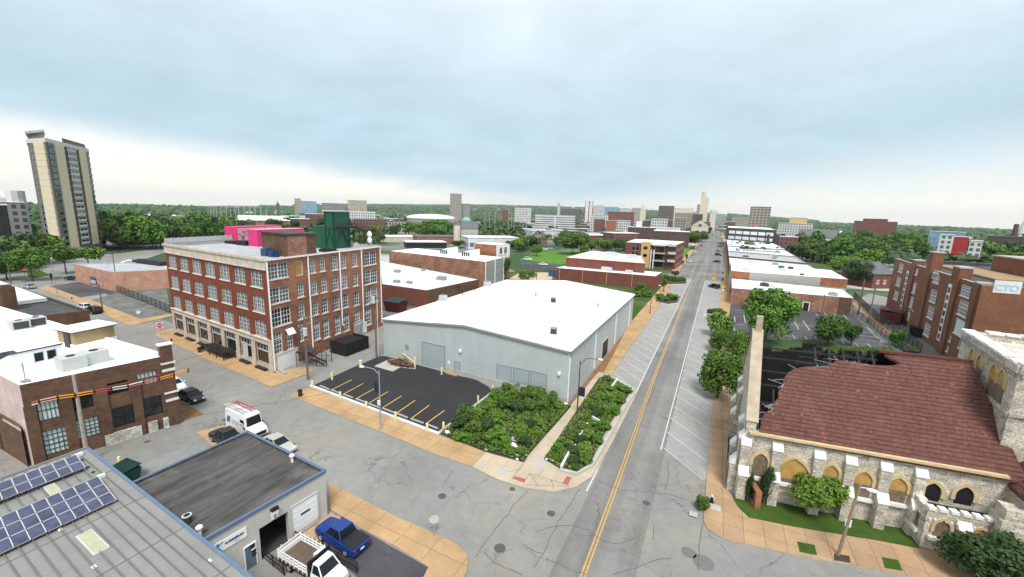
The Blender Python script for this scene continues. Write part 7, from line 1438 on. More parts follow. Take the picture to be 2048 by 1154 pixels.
sign('back of a round white sign in the rubble lot', z0(1455, 790), z0(0, 745), lambda t, g, h, d, s: ngon(t, 'sign_plate', m_white, Vector((g.x, g.y, h-.3)), 12, d, s, .45, .06))
m_ylw = P('sign_yellow', (.75, .45, .03), .5, .05); m_org = P('sign_orange', (.75, .2, .03), .5, .05)
sign('yellow diamond crossing sign on the right sidewalk', z7(373, 750), z7(0, 640), lambda t, g, h, d, s: (ngon(t, 'sign_plate', m_ylw, Vector((g.x, g.y, h-.5)), 4, d, s, .75, .08), child(t, 'lower_plate', m_white, lambda b: b.hexa([Vector((g.x, g.y, 0))+s*-.3+d*.08, Vector((g.x, g.y, 0))+s*.3+d*.08, Vector((g.x, g.y, 0))+s*.3+d*.05, Vector((g.x, g.y, 0))+s*-.3+d*.05], h-1.9, h-1.3))), pole=m_dgrey)
sign('yellow and orange sign at the end of the crosswalk', z7(268, 585), z7(0, 510), lambda t, g, h, d, s: (ngon(t, 'upper_plate', m_org, Vector((g.x, g.y, h-.5)), 4, d, s, .8, .08), ngon(t, 'lower_plate', m_ylw, Vector((g.x, g.y, h-1.8)), 4, d, s, .8, .08)), pole=m_dgrey)
for base, top, lab in ((z0(265, 385), z0(0, 295), 'red traffic light at the left crossing'), (z0(550, 470), z0(0, 350), 'dark traffic signal on the left avenue corner')):
    def f(t, g, h, d, s):
        c = Vector((g.x, g.y, 0))+d*.1; child(t, 'housing', m_black, lambda b: b.hexa([c+s*-.3+d*.2, c+s*.3+d*.2, c+s*.3-d*.1, c+s*-.3-d*.1], h-1.5, h))
        if 'red' in lab: ngon(t, 'red_lamp', m_rl, Vector((g.x, g.y, h-.35)), 12, d, s, .55, .4)
    m_rl = bpy.data.materials.get('lit_red_lamp') or NT('lit_red_lamp').out((.8, .02, .02)); m_rl.node_tree.nodes['Principled BSDF'].inputs['Emission Color'].default_value = (1, .03, .02, 1); m_rl.node_tree.nodes['Principled BSDF'].inputs['Emission Strength'].default_value = 1.
    sign(lab, base, top, f, 'traffic_light', 'traffic light', m_dgrey)
# church notice board of brick
a, c = at(*zK(372, 455)), at(*zK(455, 590)); w = Wall(a, c); hs = 1.9
t = thing('church_sign', 'brick framed church notice board on the corner lawn', 'notice board', ((a.x+c.x)/2, (a.y+c.y)/2, .1))
def f(b):
    X = lambda u, o: w.p(u, 0, o)
    b.hexa([X(0, 0), X(0, -.5), X(w.L, -.5), X(w.L, 0)], .05, .45); b.hexa([X(0, 0), X(0, -.5), X(w.L, -.5), X(w.L, 0)], hs-.2, hs)
    for u in (0, w.L-.35): b.hexa([X(u, 0), X(u, -.5), X(u+.35, -.5), X(u+.35, 0)], .451, hs-.201)
child(t, 'brick_frame', m_brick3, f); child(t, 'board', m_dgrey, lambda b: b.hexa([w.p(.36, 0, -.15), w.p(.36, 0, -.4), w.p(w.L-.36, 0, -.4), w.p(w.L-.36, 0, -.15)], .46, hs-.21))
def dumpster(label, p, rot, m, s=1., lid=None):
    g = at(*p); t = thing('dumpster', label, 'dumpster', (g.x, g.y, 0), 0); R_ = Matrix.Rotation(rot, 3, 'Z'); V = lambda x, y, z: tuple(R_ @ Vector((x*s, y*s, 0))+Vector((g.x, g.y, z*s)))
    child(t, 'bin', m, lambda b: b.add([V(-1, -.7, .1), V(1, -.7, .1), V(1, .7, .1), V(-1, .7, .1), V(-1.1, -.9, 1.2), V(1.1, -.9, 1.2), V(1.1, .9, 1.2), V(-1.1, .9, 1.2)], [(3, 2, 1, 0), (4, 5, 6, 7), (0, 1, 5, 4), (1, 2, 6, 5), (2, 3, 7, 6), (3, 0, 4, 7)]))
    child(t, 'lid', lid or m_black, lambda b: b.add([V(-1.12, -.92, 1.22), V(1.12, -.92, 1.22), V(1.12, .92, 1.45), V(-1.12, .92, 1.45), V(-1.12, -.92, 1.28), V(1.12, -.92, 1.28), V(1.12, .92, 1.51), V(-1.12, .92, 1.51)], [(3, 2, 1, 0), (4, 5, 6, 7), (0, 1, 5, 4), (1, 2, 6, 5), (2, 3, 7, 6), (3, 0, 4, 7)]))
dumpster('dark green dumpster in the alley behind the garage roof', zD(945, 420), .1, P('bin_green', (.01, .05, .04), .5, .2), 1.05, P('lid_green', (.008, .03, .025), .5)); dumpster('blue dumpster beside the pink building', z0(1712, 482), .3, P('bin_blue', (.02, .08, .22), .5, .2), 1.3); dumpster('big maroon dumpster in the school yard', zM(300, 710), 1.3, P('bin_maroon', (.13, .03, .025), .6, .2), 2.6, P('lid_maroon', (.11, .028, .024), .6)); dumpster('maroon dumpster below the brick shed wall', (792, 622), .1, P('bin_dark_red', (.09, .015, .02), .6, .2), 2.2); dumpster('blue dumpster behind the brick hall', (1106, 552), .2, P('bin_bright_blue', (.03, .12, .35), .5), 1.8); dumpster('black dumpster in the school yard by the wall', zM(505, 815), 1.3, m_black, 1.6)
c = at(*zD(912, 318)); single('bollard', 'short cream post beside the green dumpster', 'bollard', m_cream, lambda b: (b.cyl(c.x, c.y, 0, 1.1, .13, 10), b.ball((c.x, c.y, 1.1), (.13, .13, .08))))
# black screened yard and stair cage by the factory
a, c_, d_ = at(*zY(880, 885)), at(*zY(697, 835)), at(*zY(1140, 785)); e_ = d_+(c_-a)
sc_ = thing('screened_enclosure', 'black screened enclosure at the factory side wall', 'enclosure', ((a.x+d_.x)/2, (a.y+d_.y)/2, 0)); m_scr = P('black_screen', (.014, .014, .014), .9, .5, 1.)
for i, (p, q) in enumerate(((c_, a), (a, d_), (d_, e_))): child(sc_, 'screen', m_scr, lambda b: b.beam(V3(p, 1.2), V3(q, 1.2), .08, 2.4-.01*i))
child(sc_, 'cover', m_scr, lambda b: b.prism([(p.x, p.y) for p in (c_, a, a.lerp(d_, .82), c_.lerp(e_, .82))], 2.2, 2.3))
a, c_ = at(*zY(310, 1000)), at(*zY(655, 1000)); t = thing('stair_cage', 'dark iron stair cage beside the factory ramp', 'stair cage', ((a.x+c_.x)/2, (a.y+c_.y)/2, 0))
def f(b):
    w = Wall(a, c_)
    for u in (0, w.L*.33, w.L*.66, w.L):
        for o in (0, -2.5): b.beam(w.p(u, 0, o), w.p(u, 2.6, o), .09)
    for z in (1.2, 2.6):
        for o in (0, -2.5): b.beam(w.p(0, z, o), w.p(w.L, z, o), .07)
    for k in range(18): u = w.L*k/17; b.beam(w.p(u, 0, 0), w.p(u, 1.2, 0), .035); b.beam(w.p(u, 0, -2.5), w.p(u, 1.2, -2.5), .035)
    b.beam(w.p(0, 2.6, -.2), w.p(w.L*.9, .3, -.2), .16, .3); b.beam(w.p(0, 2.6, -1.4), w.p(w.L*.9, .3, -1.4), .16, .3)
child(t, 'frame', m_dgrey, f); child(t, 'landing', m_dgrey, lambda b: b.hexa([Wall(a, c_).p(0, 0, -.1), Wall(a, c_).p(0, 0, -2.4), Wall(a, c_).p(2.6, 0, -2.4), Wall(a, c_).p(2.6, 0, -.1)], 2.45, 2.55))
p, q = at(*zY(55, 1040)), at(*zY(185, 1100)); single('ramp_wall', 'low sloping wall of the factory garage ramp', 'low wall', m_conc, lambda b: b.beam(V3(p, .3), V3(q, .15), .25, .7))
def fence(label, pts, h, m, n=None, post=.07):
    t = thing('fence', label, 'fence', (pts[0].x, pts[0].y, 0)); 
    for p, q in zip(pts, pts[1:]):
        l = (q-p).length; k = n or max(2, int(l/3)); 
        for i in range(k+1): c = p.lerp(q, i/k); child(t, 'post', m, lambda b: b.tube([(c.x, c.y, 0), (c.x, c.y, h)], post, 5))
        def f(b):
            for z in (h-.05, .1, h*.5): b.beam(V3(p, z), V3(q, z), .04)
            nn = min(int(l/.35), 160)
            for i in range(nn): c = p.lerp(q, i/nn); e = p.lerp(q, min(1, (i+3)/nn)); b.beam(V3(c, .1), V3(e, h-.05), .022); b.beam(V3(e, .1), V3(c, h-.05), .022)
        child(t, 'mesh_panel', m, f)
fence('chain link fence between the two rubble lots', [at(*z0(1230, 548)), at(*z0(1500, 650)), at(*z0(1790, 770))], 2.2, m_dgrey); fence('chain link fence before the pink building', [at(*z0(1245, 530)), at(*z0(1560, 490)), at(*z0(1745, 475))], 2., m_dgrey); fence('long black fence on the alley beside the school yard', [at(*zM(15, 650)), at(*zM(130, 720)), at(*zM(300, 865)), at(*zM(440, 960))], 2., m_dgrey, post=.08); fence('tall dark fence at the far end of the school yard', [at(*zM(25, 520)), at(*zM(140, 640)), at(*zM(250, 740)), at(*zM(420, 850)), at(*zM(540, 960))], 2.4, m_dgrey, post=.08); fence('chain link fence at the church end of the lot', [at(*zN(470, 1000)), at(*zN(870, 1000)), at(*zN(1385, 1075))], 1.8, m_grey); fence('fence of the sandy yard behind the mill', [at(*zT(1620, 360)), at(*zT(1980, 395))], 2.4, m_dgrey); fence('black railing beside the stake truck', [at(*zX(1090, 700)), at(*zX(1370, 830)), at(*zX(1790, 1060))], 1.0, m_black, post=.045); fence('black railing left of the stake truck at the blue door', [at(*zX(710, 880)), at(*zX(960, 1090))], 1.0, m_black, post=.045)
sheet('sandy_yard', [at(*zT(*p)) for p in ((1500, 470), (1620, 400), (1980, 405), (1960, 480), (1800, 490))], -.01, m_sand); sheet('dark_lot_behind', [at(*zT(*p)) for p in ((1615, 290), (2060, 310), (2060, 400), (1620, 350))], -.012, m_lot2)
# beds along the street before the hall
for i, (x, y, r_, h_, k) in enumerate(((120, 840, 3.2, 2.2, 'bush2'), (200, 880, 2.4, 1.4, 'bush1'), (70, 880, 2.2, 1.3, 'bush1'), (350, 910, 2.2, 1.1, 'bush1'), (400, 930, 1.8, .9, 'bush1'), (490, 915, 2.8, 1.3, 'bush1'), (310, 735, 2.4, 1.4, 'bush2'), (330, 680, 2.6, 1.2, 'bush1'), (290, 660, 2.4, 1.2, 'bush1'), (400, 670, 2., 1., 'bush1'), (520, 705, 2.6, 1.4, 'bush1'), (590, 700, 2.2, 1.2, 'bush1'), (480, 690, 1.8, 1., 'bush4'), (640, 320, 2.6, 2., 'bush1'), (720, 340, 2.8, 2.2, 'bush1'))):
    bush('%s shrub in the planted strip before the brick hall' % BW[k], at(*z8(x, y)), r_, h_, k, 'shrubs along the street by the hall', z=.05)
for x0_, x1_, y0_, y1_, b_, lab, k in ((480, 570, 580, 650, 655, 'small round dark tree at the crossing corner', 'mid3'), (370, 425, 680, 790, 830, 'young columnar tree in a sidewalk square', 'mid3'), (425, 460, 640, 720, 740, 'slim dark tree behind the columnar tree', 'mid3'), (638, 668, 385, 465, 480, 'slim tree on the sidewalk before the apartment block', 'mid3'), (598, 625, 465, 510, 520, 'tiny tree at the apartment corner', 'mid3')):
    ptree(lab, z8((x0_+x1_)/2, b_), z8(x0_, 0)[0], z8(x1_, 0)[0], z8(0, y0_)[1], z8(0, y1_)[1], k)
for i, (x, y, r_, h_, k) in enumerate(((300, 970, 2., 1.2, 'bush1'), (350, 985, 1.8, 1.1, 'bush1'), (240, 965, 1.4, .8, 'bush4'))): bush('dark shrub in the bump-out planter on the right kerb', at(*z7(x, y)), r_, h_, k, 'shrubs in the right bump-out')
sheet('hall_lawn', [at(*z8(*p)) for p in ((40, 920), (40, 830), (280, 770), (330, 790), (230, 940))], .0, m_grass); sheet('side_green', [at(*z8(*p)) for p in ((20, 1150), (30, 970), (165, 990), (80, 1154))], .02, m_grass); sheet('hall_garden', [at(*z8(*p)) for p in ((285, 770), (285, 620), (420, 640), (380, 760))], .0, m_grass)
for k, q in enumerate((((290, 945), (330, 880), (560, 880), (545, 960), (440, 975)), ((420, 740), (480, 660), (640, 680), (650, 740), (470, 745)))): slab('planted_bump_out', [at(*z8(*p)) for p in q], -.05, .15, m_mulch, m_limew)
slab('right_bump_out', [at(*z7(*p)) for p in ((150, 985), (175, 940), (340, 940), (345, 1040), (270, 1020))], -.05, .15, m_conc, m_limew)
# ---------------------------------------------------------------- middle distance and skyline
OCC = []
def FAC(name, wall, glass=(.05, .06, .07), bw=3., bh=3.4, mw=.2, var=.12):
    n = NT(name); br = n.nd('ShaderNodeTexBrick', {'Vector': n.tc.outputs['UV'], 'Color1': glass, 'Color2': tuple(g*1.5 for g in glass), 'Mortar': wall, 'Scale': 1., 'Mortar Size': bh*mw, 'Mortar Smooth': .05, 'Bias': 0., 'Brick Width': bw, 'Row Height': bh}, offset=0.)
    return n.out(n.scale(br.outputs[0], n.mapr(n.noise(.1, 5, .6), .3, .7, 1-var, 1+var)), .7, None, 0, 0, .3)
f_brick = FAC('far_brick_windows', (.22, .085, .055)); f_brickd = FAC('far_dark_brick_windows', (.13, .065, .05)); f_tan = FAC('far_tan_windows', (.42, .34, .24)); f_grey = FAC('far_grey_windows', (.3, .29, .28)); f_white = FAC('far_white_windows', (.62, .61, .6), (.09, .1, .11)); f_beige = FAC('far_beige_windows', (.47, .41, .33)); f_glass = FAC('far_blue_glass', (.22, .34, .42), (.14, .25, .34), 2.5, 3.5, .12); f_brown = FAC('far_brown_windows', (.17, .13, .105)); f_orange = FAC('far_orange_brick_windows', (.36, .16, .08), (.08, .08, .08), 5, 5, .26); f_slab = FAC('slab_windows', (.36, .33, .30), (.12, .11, .1), 2.4, 2.9, .19)
m_slate = P('slate_roof', (.09, .105, .13), .8, .2, .3); m_greyroof = P('grey_shingle', (.13, .13, .135), .9, .25, .6); m_shing = P('brown_shingle', (.17, .135, .11), .9, .25, .6); m_ivory = P('ivory_stone', (.62, .55, .45), .8, .12, .3); m_redroof = P('red_roof', (.35, .05, .04), .8, .2, .3); m_steelb = P('pale_blue_roof', (.55, .62, .66), .6, .1, .3)
def ground_z(x, y): return min(0, terrain(x, y)+.06) if terrain(x, y) < -.06 else max(0, terrain(x, y)+.06)
def fblock(label, x0, x1, yt, yb, mw, mr=None, D=None, depth=None, name='building', cat='building', group=None, tilt=0., roofs=None, par=.4, yt2=None, extra=None):
    """block whose camera side fills picture columns x0..x1 and rows yt..yb"""
    mr = mr or m_roofw2
    if D: A, B = far(x0, yb, D), far(x1, yb, D*(1+tilt))
    else: A, B = at(x0, yb), at(x1, yb)
    A = Vector((A.x, A.y, 0)); B = Vector((B.x, B.y, 0)); zb = min(ground_z(A.x, A.y), ground_z(B.x, B.y)); zt = up((A+B)/2, yt); w = Wall(A, B); dp = depth or max(10, min(w.L*.6, 60)); bk = -w.n*dp; q = [A, B, B+bk, A+bk]
    c = sum(q, Vector())/4; OCC.append((c.x, c.y, max(w.L, dp)*.62)); t = thing(name, label, cat, (c.x, c.y, zb), 0, group)
    zt = max(zt, zb+2.5); b = MB(); b.prism([(p.x, p.y) for p in q], zb-3, zt, 0, 0); b.build('wall', mw, t)
    child(t, 'roof', mr, lambda b: b.prism([(p.x, p.y) for p in shrink(q, -.25)], zt+.003, zt+.35)); t['q'] = 0; del t['q']
    return t, w, q, zb, zt
def gable(t, q, z, h, mat, along=True, m2=None):
    a, b_, c, d = [V3(p, z) for p in q]
    if along: r0, r1 = (a+d)/2+Vector((0, 0, h)), (b_+c)/2+Vector((0, 0, h)); child(t, 'gable_roof', mat, lambda b: b.add([a, b_, c, d, r0, r1], [(0, 1, 5, 4), (2, 3, 4, 5), (1, 2, 5), (3, 0, 4), (3, 2, 1, 0)]))
    else: r0, r1 = (a+b_)/2+Vector((0, 0, h)), (c+d)/2+Vector((0, 0, h)); child(t, 'gable_roof', mat, lambda b: (b.add([a, b_, c, d, r0, r1], [(1, 2, 5, 4), (3, 0, 4, 5), (3, 2, 1, 0)]), b.add([a, b_, r0, c, d, r1], [(0, 1, 2), (3, 4, 5)])));
def spire(t, c, z0, z1, r, mat, name='spire', n=8): child(t, name, mat, lambda b: b.tube([(c.x, c.y, z0), (c.x, c.y, z1)], [r, .05], n))
# high rise at the left
TA, TB, TC = at(94, 511), at(130, 516), at(206, 500)
TA, TB, TC = (Vector((p.x, p.y, 0)) for p in (TA, TB, TC)); wA, wB = Wall(TA, TB), Wall(TB, TC); th = up((TB+TC)/2, 290)
bk = TB.normalized()*22; NFL = 17; fh = (th-5)/NFL
m_tcream = P('cream_brick', (.68, .57, .39), .85, .06, .4); m_tgrey = P('charcoal_tower_brick', (.15, .143, .13), .85, .12, .4); m_tbrown = P('brown_spandrel', (.085, .062, .05), .8, .15, .5); m_twhite = P('white_spandrel', (.62, .60, .58), .8, .08, .5)
tq_ = [TA, TB, TC, TC+bk, TA+bk]
bt = thing('apartment_tower', 'tall cream and charcoal apartment tower at the far left skyline', 'apartment tower', ((TA.x+TC.x)/2, (TA.y+TC.y)/2, 0)); OCC.append((TB.x-10, TB.y+12, 30))
child(bt, 'wall', m_tgrey, lambda b: b.prism([(p.x, p.y) for p in tq_], -.1, th))
def strip(w, a, c, z0, z1, o, m, nm): child(bt, nm, m, lambda b: b.hexa([w.p(w.L*a, 0, o), w.p(w.L*a, 0, .01), w.p(w.L*c, 0, .01), w.p(w.L*c, 0, o)], z0, z1))
for w, a, c in ((wA, .38, .92), (wB, .16, .36), (wB, .72, .9)):
    strip(w, a, c, 4, th-1.2, .35, m_tcream, 'cream_bay')
strip(wB, .36, .72, 4, th-1.2, .12, m_tbrown, 'brown_bay')
for k in range(NFL):
    z = 5+fh*k
    parts(bt, 'floor_band', m_twhite, lambda b: [b.hexa([w.p(w.L*a, 0, o), w.p(w.L*a, 0, .012), w.p(w.L*c, 0, .012), w.p(w.L*c, 0, o)], z-.35, z-.05) for w, a, c, o in ((wA, .36, .94, .42), (wB, .15, .37, .42), (wB, .72, .91, .42))])
    child(bt, 'white_spandrel', m_twhite, lambda b: b.hexa([wB.p(wB.L*.44, 0, .2), wB.p(wB.L*.44, 0, .12), wB.p(wB.L*.65, 0, .12), wB.p(wB.L*.65, 0, .2)], z-.2, z+.75))
    for w, a, c in ((wB, .44, .65), (wB, .02, .13), (wB, .915, .995)):
        pass
    v = Wall(wB.p(0, 0, .34), wB.p(wB.L, 0, .34)); window(bt, v, wB.L*.445, wB.L*.645, z+.8, z+2.2, 'white1', .12); window(bt, v, wB.L*.03, wB.L*.14, z+.3, z+2.1, 'plain', .12); window(bt, v, wB.L*.91, wB.L*.99, z+.3, z+2.1, 'plain', .12)
    v = Wall(wA.p(0, 0, .3), wA.p(wA.L, 0, .3)); window(bt, v, wA.L*.2, wA.L*.34, z+.3, z+2.1, 'plain', .12)
child(bt, 'parapet', m_twhite, lambda b: b.prism([(p.x, p.y) for p in shrink(tq_, -.3)], th-1.19, th+.6)); child(bt, 'penthouse', m_tgrey, lambda b: (b.prism([(p.x, p.y) for p in shrink([TA, TB, TB+bk*.7, TA+bk*.7], .8)], th+.6, th+3.), b.prism([(p.x, p.y) for p in shrink([TB.lerp(TC, .35), TC, TC+bk*.6, TB.lerp(TC, .35)+bk*.6], 1.)], th+.6, th+2.6))); child(bt, 'penthouse_slab', m_conc, lambda b: b.prism([(p.x, p.y) for p in shrink([TA, TB, TB+bk*.7, TA+bk*.7], -.2)], th+3.0, th+4.))
t, w, q, zb, zt = fblock('grey office with round topped corner behind the apartment tower', 2, 66, 405, 500, f_grey, D=330, depth=30); child(t, 'curved_top', m_lgrey, lambda b: b.tube([w.p(2, zt, -6), w.p(w.L-6, zt, -6)], 6, 16)); child(t, 'bow_window', m_white, lambda b: b.cyl(w.p(w.L-4, 0, -5).x, w.p(w.L-4, 0, -5).y, zb, zt+6, 5, 14))
fblock('black glass block at the left picture edge', -40, 30, 410, 500, FAC('black_glass', (.02, .022, .026), (.012, .013, .016), 2, 3, .12), D=300, depth=20)
t, w, q, zb, zt = fblock('low brick hall with white arched gables behind the pink building', 200, 345, 536, 548, m_brickdk, m_greyroof, D=205, depth=12)
child(t, 'white_arch', m_white, lambda b: [b.tube([w.p(u-6, zt+.3, .1), w.p(u-2, zt+2.2, .1), w.p(u, zt+3, .1), w.p(u+2, zt+2.2, .1), w.p(u+6, zt+.3, .1)], .3, 5) for u in (8, 26, 44) if u < w.L-3])
# named blocks: label, x0, x1, top, base, wall, roof, distance
BL_ = [
 ('long orange brick school with white penthouse beyond the factory', 444, 582, 441, 468, f_orange, m_roofw, 430), ('white penthouse storey above the orange brick school', 476, 567, 433, 443, m_roofw2, m_roofw, 455),
 ('brown brick school wing right of the orange brick school', 582, 620, 438, 457, f_brick, m_roofw, 470), ('brick hospital wing with arched glass roof behind the green tank house', 612, 651, 428, 460, f_brick, m_roofw2, 500),
 ('pale blue glass hospital tower on the left skyline', 603, 634, 402.5, 425, f_glass, m_lgrey, 1050), ('beige hospital tower beside the blue glass tower', 590, 603, 397, 422, f_beige, m_lgrey, 1050), ('grey blocky hotel left of the orange topped hotel', 644, 690, 407, 420, f_grey, m_greyroof, 950), ('orange and glass hotel with slanted fin on the left skyline', 696, 734, 401, 424, FAC('orange_glass', (.5, .3, .16), (.16, .3, .36), 6, 5, .2), m_tan, 900),
 ('white hall with dark window band behind the tank house', 690, 752, 424, 440, f_white, m_roofw, 620), ('blue roofed brick dormitory right of the tank house', 706, 772, 440, 462, f_brick, m_slate, 420), ('row of cream gabled dormitory fronts by the dormitory', 764, 840, 444, 464, f_beige, m_slate, 430),
 ('tall brown and tan slab tower on the central skyline', 900, 923, 388, 436, f_slab, m_greyroof, 640), ('shorter dark edged slab joined to the tall slab tower', 923, 940, 408, 436, f_slab, m_greyroof, 650),
 ('small red brick block left of the white striped slab', 1004, 1017, 419, 432, f_brick, m_roofw2, 900), ('white striped twin slab right of the tall slab tower', 1029, 1062, 416, 434, f_white, m_roofw2, 850),
 ('white walled two storey building behind the mill tower', 936, 1037, 476, 498, FAC('white_paint_windows', (.62, .64, .66), (.1, .11, .12), 6, 6, .26), m_roofw, None), ('cream house with arched windows behind the mill', 890, 922, 466, 476, f_tan, m_roofw2, None), ('long low brick row behind the mill skylights', 834, 932, 474, 488, m_brick3, m_greyroof, None),
 ('low cream flat roofed building right of the satellite dishes', 762, 852, 474, 484, m_terra, m_roofw, None), ('black walled shed with white roof edge behind the mill', 812, 893, 485, 496, m_black, m_roofw2, None),
 ('slim pale tower far behind the white striped slab', 1114.5, 1120, 405, 424, f_white, m_roofw2, 1500), ('brown grid fronted office on the centre skyline', 1122, 1162, 417, 434, f_brown, m_roofw2, 1000), ('red and white tower on the centre skyline', 1169, 1185, 402.5, 430, FAC('red_white_tower', (.34, .09, .05), (.55, .54, .52), 9, 60, .02), m_roofw2, 1000), ('pale stepped block behind the red and white tower', 1186, 1208, 411, 430, f_white, m_roofw2, 1200), ('blue glass hospital block on the centre skyline', 1208, 1236, 414, 426, f_glass, m_roofw2, 1300), ('pale far block left of the white church spire', 1238, 1262, 418, 430, f_white, m_roofw2, 1500), ('hazy white block right of the spire', 1262, 1284, 416, 432, f_beige, m_roofw2, 1600),
 ('long low red roofed stone hall on the centre skyline', 1214, 1268, 424, 436, f_brick, m_redroof, 800), ('big dark brown hotel block left of the ivory tower', 1315, 1346, 412, 442, f_brown, m_greyroof, 850), ('long ivory hall with flat roof behind the brown hotel', 1346, 1386, 417, 432, m_ivory, m_roofw2, 1000), ('tan block in front of the ivory tower', 1348, 1392, 426, 444, f_tan, m_roofw2, 800), ('brown brick block at the foot of the ivory tower', 1384, 1404, 428, 446, f_brickd, m_roofw2, 750),
 ('grey concrete apartment frame left of the stone church', 1348, 1371, 436, 456, f_grey, m_roofw2, 560), ('white corner apartment house with dark windows', 1302, 1334, 438, 456, f_white, m_roofw, 560), ('white block with even windows in the crowded centre', 1233, 1260, 441, 455, f_white, m_roofw2, 600), ('plain white billboard like block in the crowded centre', 1272, 1283, 443, 455, m_roofw, m_roofw, 560), ('brown brick block behind the white billboard block', 1284, 1300, 441, 457, f_brickd, m_roofw2, 590), ('red brick block at the right end of the crowded centre', 1322, 1345, 440, 456, f_brick, m_roofw2, 620),
 ('dark red brick loft with rows of small windows', 1254, 1310, 455, 474, f_brickd, m_roofw2, 430), ('long red brick warehouse by the street trees', 1306, 1378, 463, 482, f_brickd, m_roofw, 400), ('grey green roofed hall above the long brick warehouse', 1312, 1360, 456, 464, m_steelb, m_steelb, 470),
 ('three storey brick flats with balconies, nearer half', 1224, 1276, 467, 496, f_brick, m_roofw, None), ('three storey brick flats with balconies, left half', 1170, 1226, 471, 492, m_brick4, m_roofw, None),
 ('white decked parking garage on the left of the crowded centre', 1070, 1150, 431, 445, FAC('garage_decks', (.62, .62, .62), (.06, .06, .06), 60, 3.2, .3), m_roofw2, 620), ('long white roofed hall behind the parking garage', 1180, 1216, 430, 443, f_white, m_roofw, 640), ('low brick block under the grey roofs of the centre', 1188, 1210, 438, 448, f_brick, m_roofw2, 600), ('orange brick block among the centre roofs', 1211, 1232, 441, 451, m_brick3, m_roofw2, 590),
 ('grey beige art deco apartment tower on the right skyline', 1495, 1536, 414, 462, FAC('deco_tower', (.38, .33, .27), (.1, .1, .1), 4, 3.4, .19), m_greyroof, 620), ('low beige store row left of the deco tower', 1463, 1496, 435, 452, f_beige, m_roofw2, 800), ('brick block at the left foot of the deco tower', 1452, 1470, 444, 458, f_brick, m_roofw2, 640), ('tan windowless cinema block right of the deco tower', 1577, 1612, 436, 456, P('tan_block', (.5, .35, .16), .85, .1, .3), m_greyroof, 700), ('white low wings around the tan cinema block', 1555, 1625, 447, 462, f_white, m_roofw2, 680),
 ('red brick rowhouse with white cornices behind the shops', 1556, 1593, 474, 500, f_brick, m_roofw2, 400), ('dark brick rowhouse beside the red rowhouse', 1532, 1557, 470, 492, f_brickd, m_greyroof, 430), ('broad red brick hospital on the right skyline', 1704, 1791, 443, 468, FAC('hospital_brick', (.19, .07, .055), (.1, .05, .045), 4, 4, .2), m_greyroof, 900), ('red brick penthouse block on top of the broad hospital', 1725, 1775, 438, 446, m_brick4, m_greyroof, 905),
 ('white and red apartment bars among the right trees', 1876, 1905, 470, 490, f_white, m_roofw2, 420), ('bright red apartment bar among the right trees', 1905, 1936, 474, 486, P('red_cladding', (.38, .035, .03), .7, .1, .3), m_roofw2, 425), ('long pale blue apartment bar behind the red bar', 1856, 1930, 464, 478, f_glass, m_roofw2, 470), ('white end block of the right apartment bars', 1936, 1962, 482, 500, f_white, m_roofw2, 400), ('long brown brick works at the right edge', 1970, 2075, 474, 492, f_brickd, m_greyroof, 520), ('low red roofed hall behind the school', 1868, 1912, 507, 520, m_brick4, m_redroof, None), ('low brown roofed hall at the right edge behind the school', 1990, 2060, 505, 518, m_brick4, m_shing, None),
 ('low white roofed sheds between the trees left of the factory', 415, 450, 458, 468, m_roofw2, m_roofw, 400), ('small pale house beside the white sheds', 396, 416, 462, 472, m_terra, m_greyroof, 380), ('white roofed hall far left behind the trees', 262, 330, 443, 452, m_roofw2, m_roofw, 600), ('white low store left of the light masts', 335, 372, 440, 450, m_roofw2, m_roofw, 640)]
for l, x0, x1, yt, yb, mw2, mr2, D in BL_: fblock(l, x0, x1, yt, yb, mw2, mr2, D)
# special skyline shapes
t, w, q, zb, zt = fblock('ivory stepped deco tower with spire at the end of the street', 1397, 1407, 391, 442, m_ivory, m_ivory, 820, 10, name='deco_tower', cat='tower'); c = sum(q, Vector())/4; child(t, 'crown', m_ivory, lambda b: b.cyl(c.x, c.y, zt+.4, up(c, 384), 3.4, 8)); spire(t, c, up(c, 384), up(c, 378), .9, m_lgrey); child(t, 'shoulder', m_ivory, lambda b: b.prism([(p.x, p.y) for p in (w.p(w.L+.05), w.p(w.L+5), w.p(w.L+5, 0, -10), w.p(w.L+.05, 0, -10))], zb, up(c, 395))); child(t, 'low_wing', f_tan, lambda b: b.prism([(p.x, p.y) for p in (w.p(-5), w.p(-.05), w.p(-.05, 0, -9), w.p(-5, 0, -9))], zb, up(c, 409)))
t, w, q, zb, zt = fblock('white gothic church with steep dark roof by the street', 1382, 1416, 452, 464, m_ivory, m_slate, 600, 26, name='church', cat='church'); gable(t, q, zt+.36, up(q[0], 441)-zt, m_ivory, False); child(t, 'dark_wing', m_slate, lambda b: (b.prism([(p.x, p.y) for p in (w.p(-1, 0, -9), w.p(w.L+2, 0, -9), w.p(w.L+2, 0, -20), w.p(-1, 0, -20))], zt, up(q[0], 443)))); child(t, 'rose_window', m_greyroof, lambda b: b.tube([w.p(w.L/2, zt+1.0, .02), w.p(w.L/2, zt+1.0, .1)], 2.2, 12))
t, w, q, zb, zt = fblock('white twin pinnacled church tower with tall spire on the skyline', 1279, 1290, 419, 444, m_ivory, m_ivory, 700, 9, name='church', cat='church'); c = sum(q, Vector())/4; spire(t, c, zt, up(c, 404), 4, m_lgrey)
for k in (0, 1, 2, 3): spire(t, q[k].lerp(c, .2), zt, zt+6, .9, m_ivory, 'pinnacle', 4)
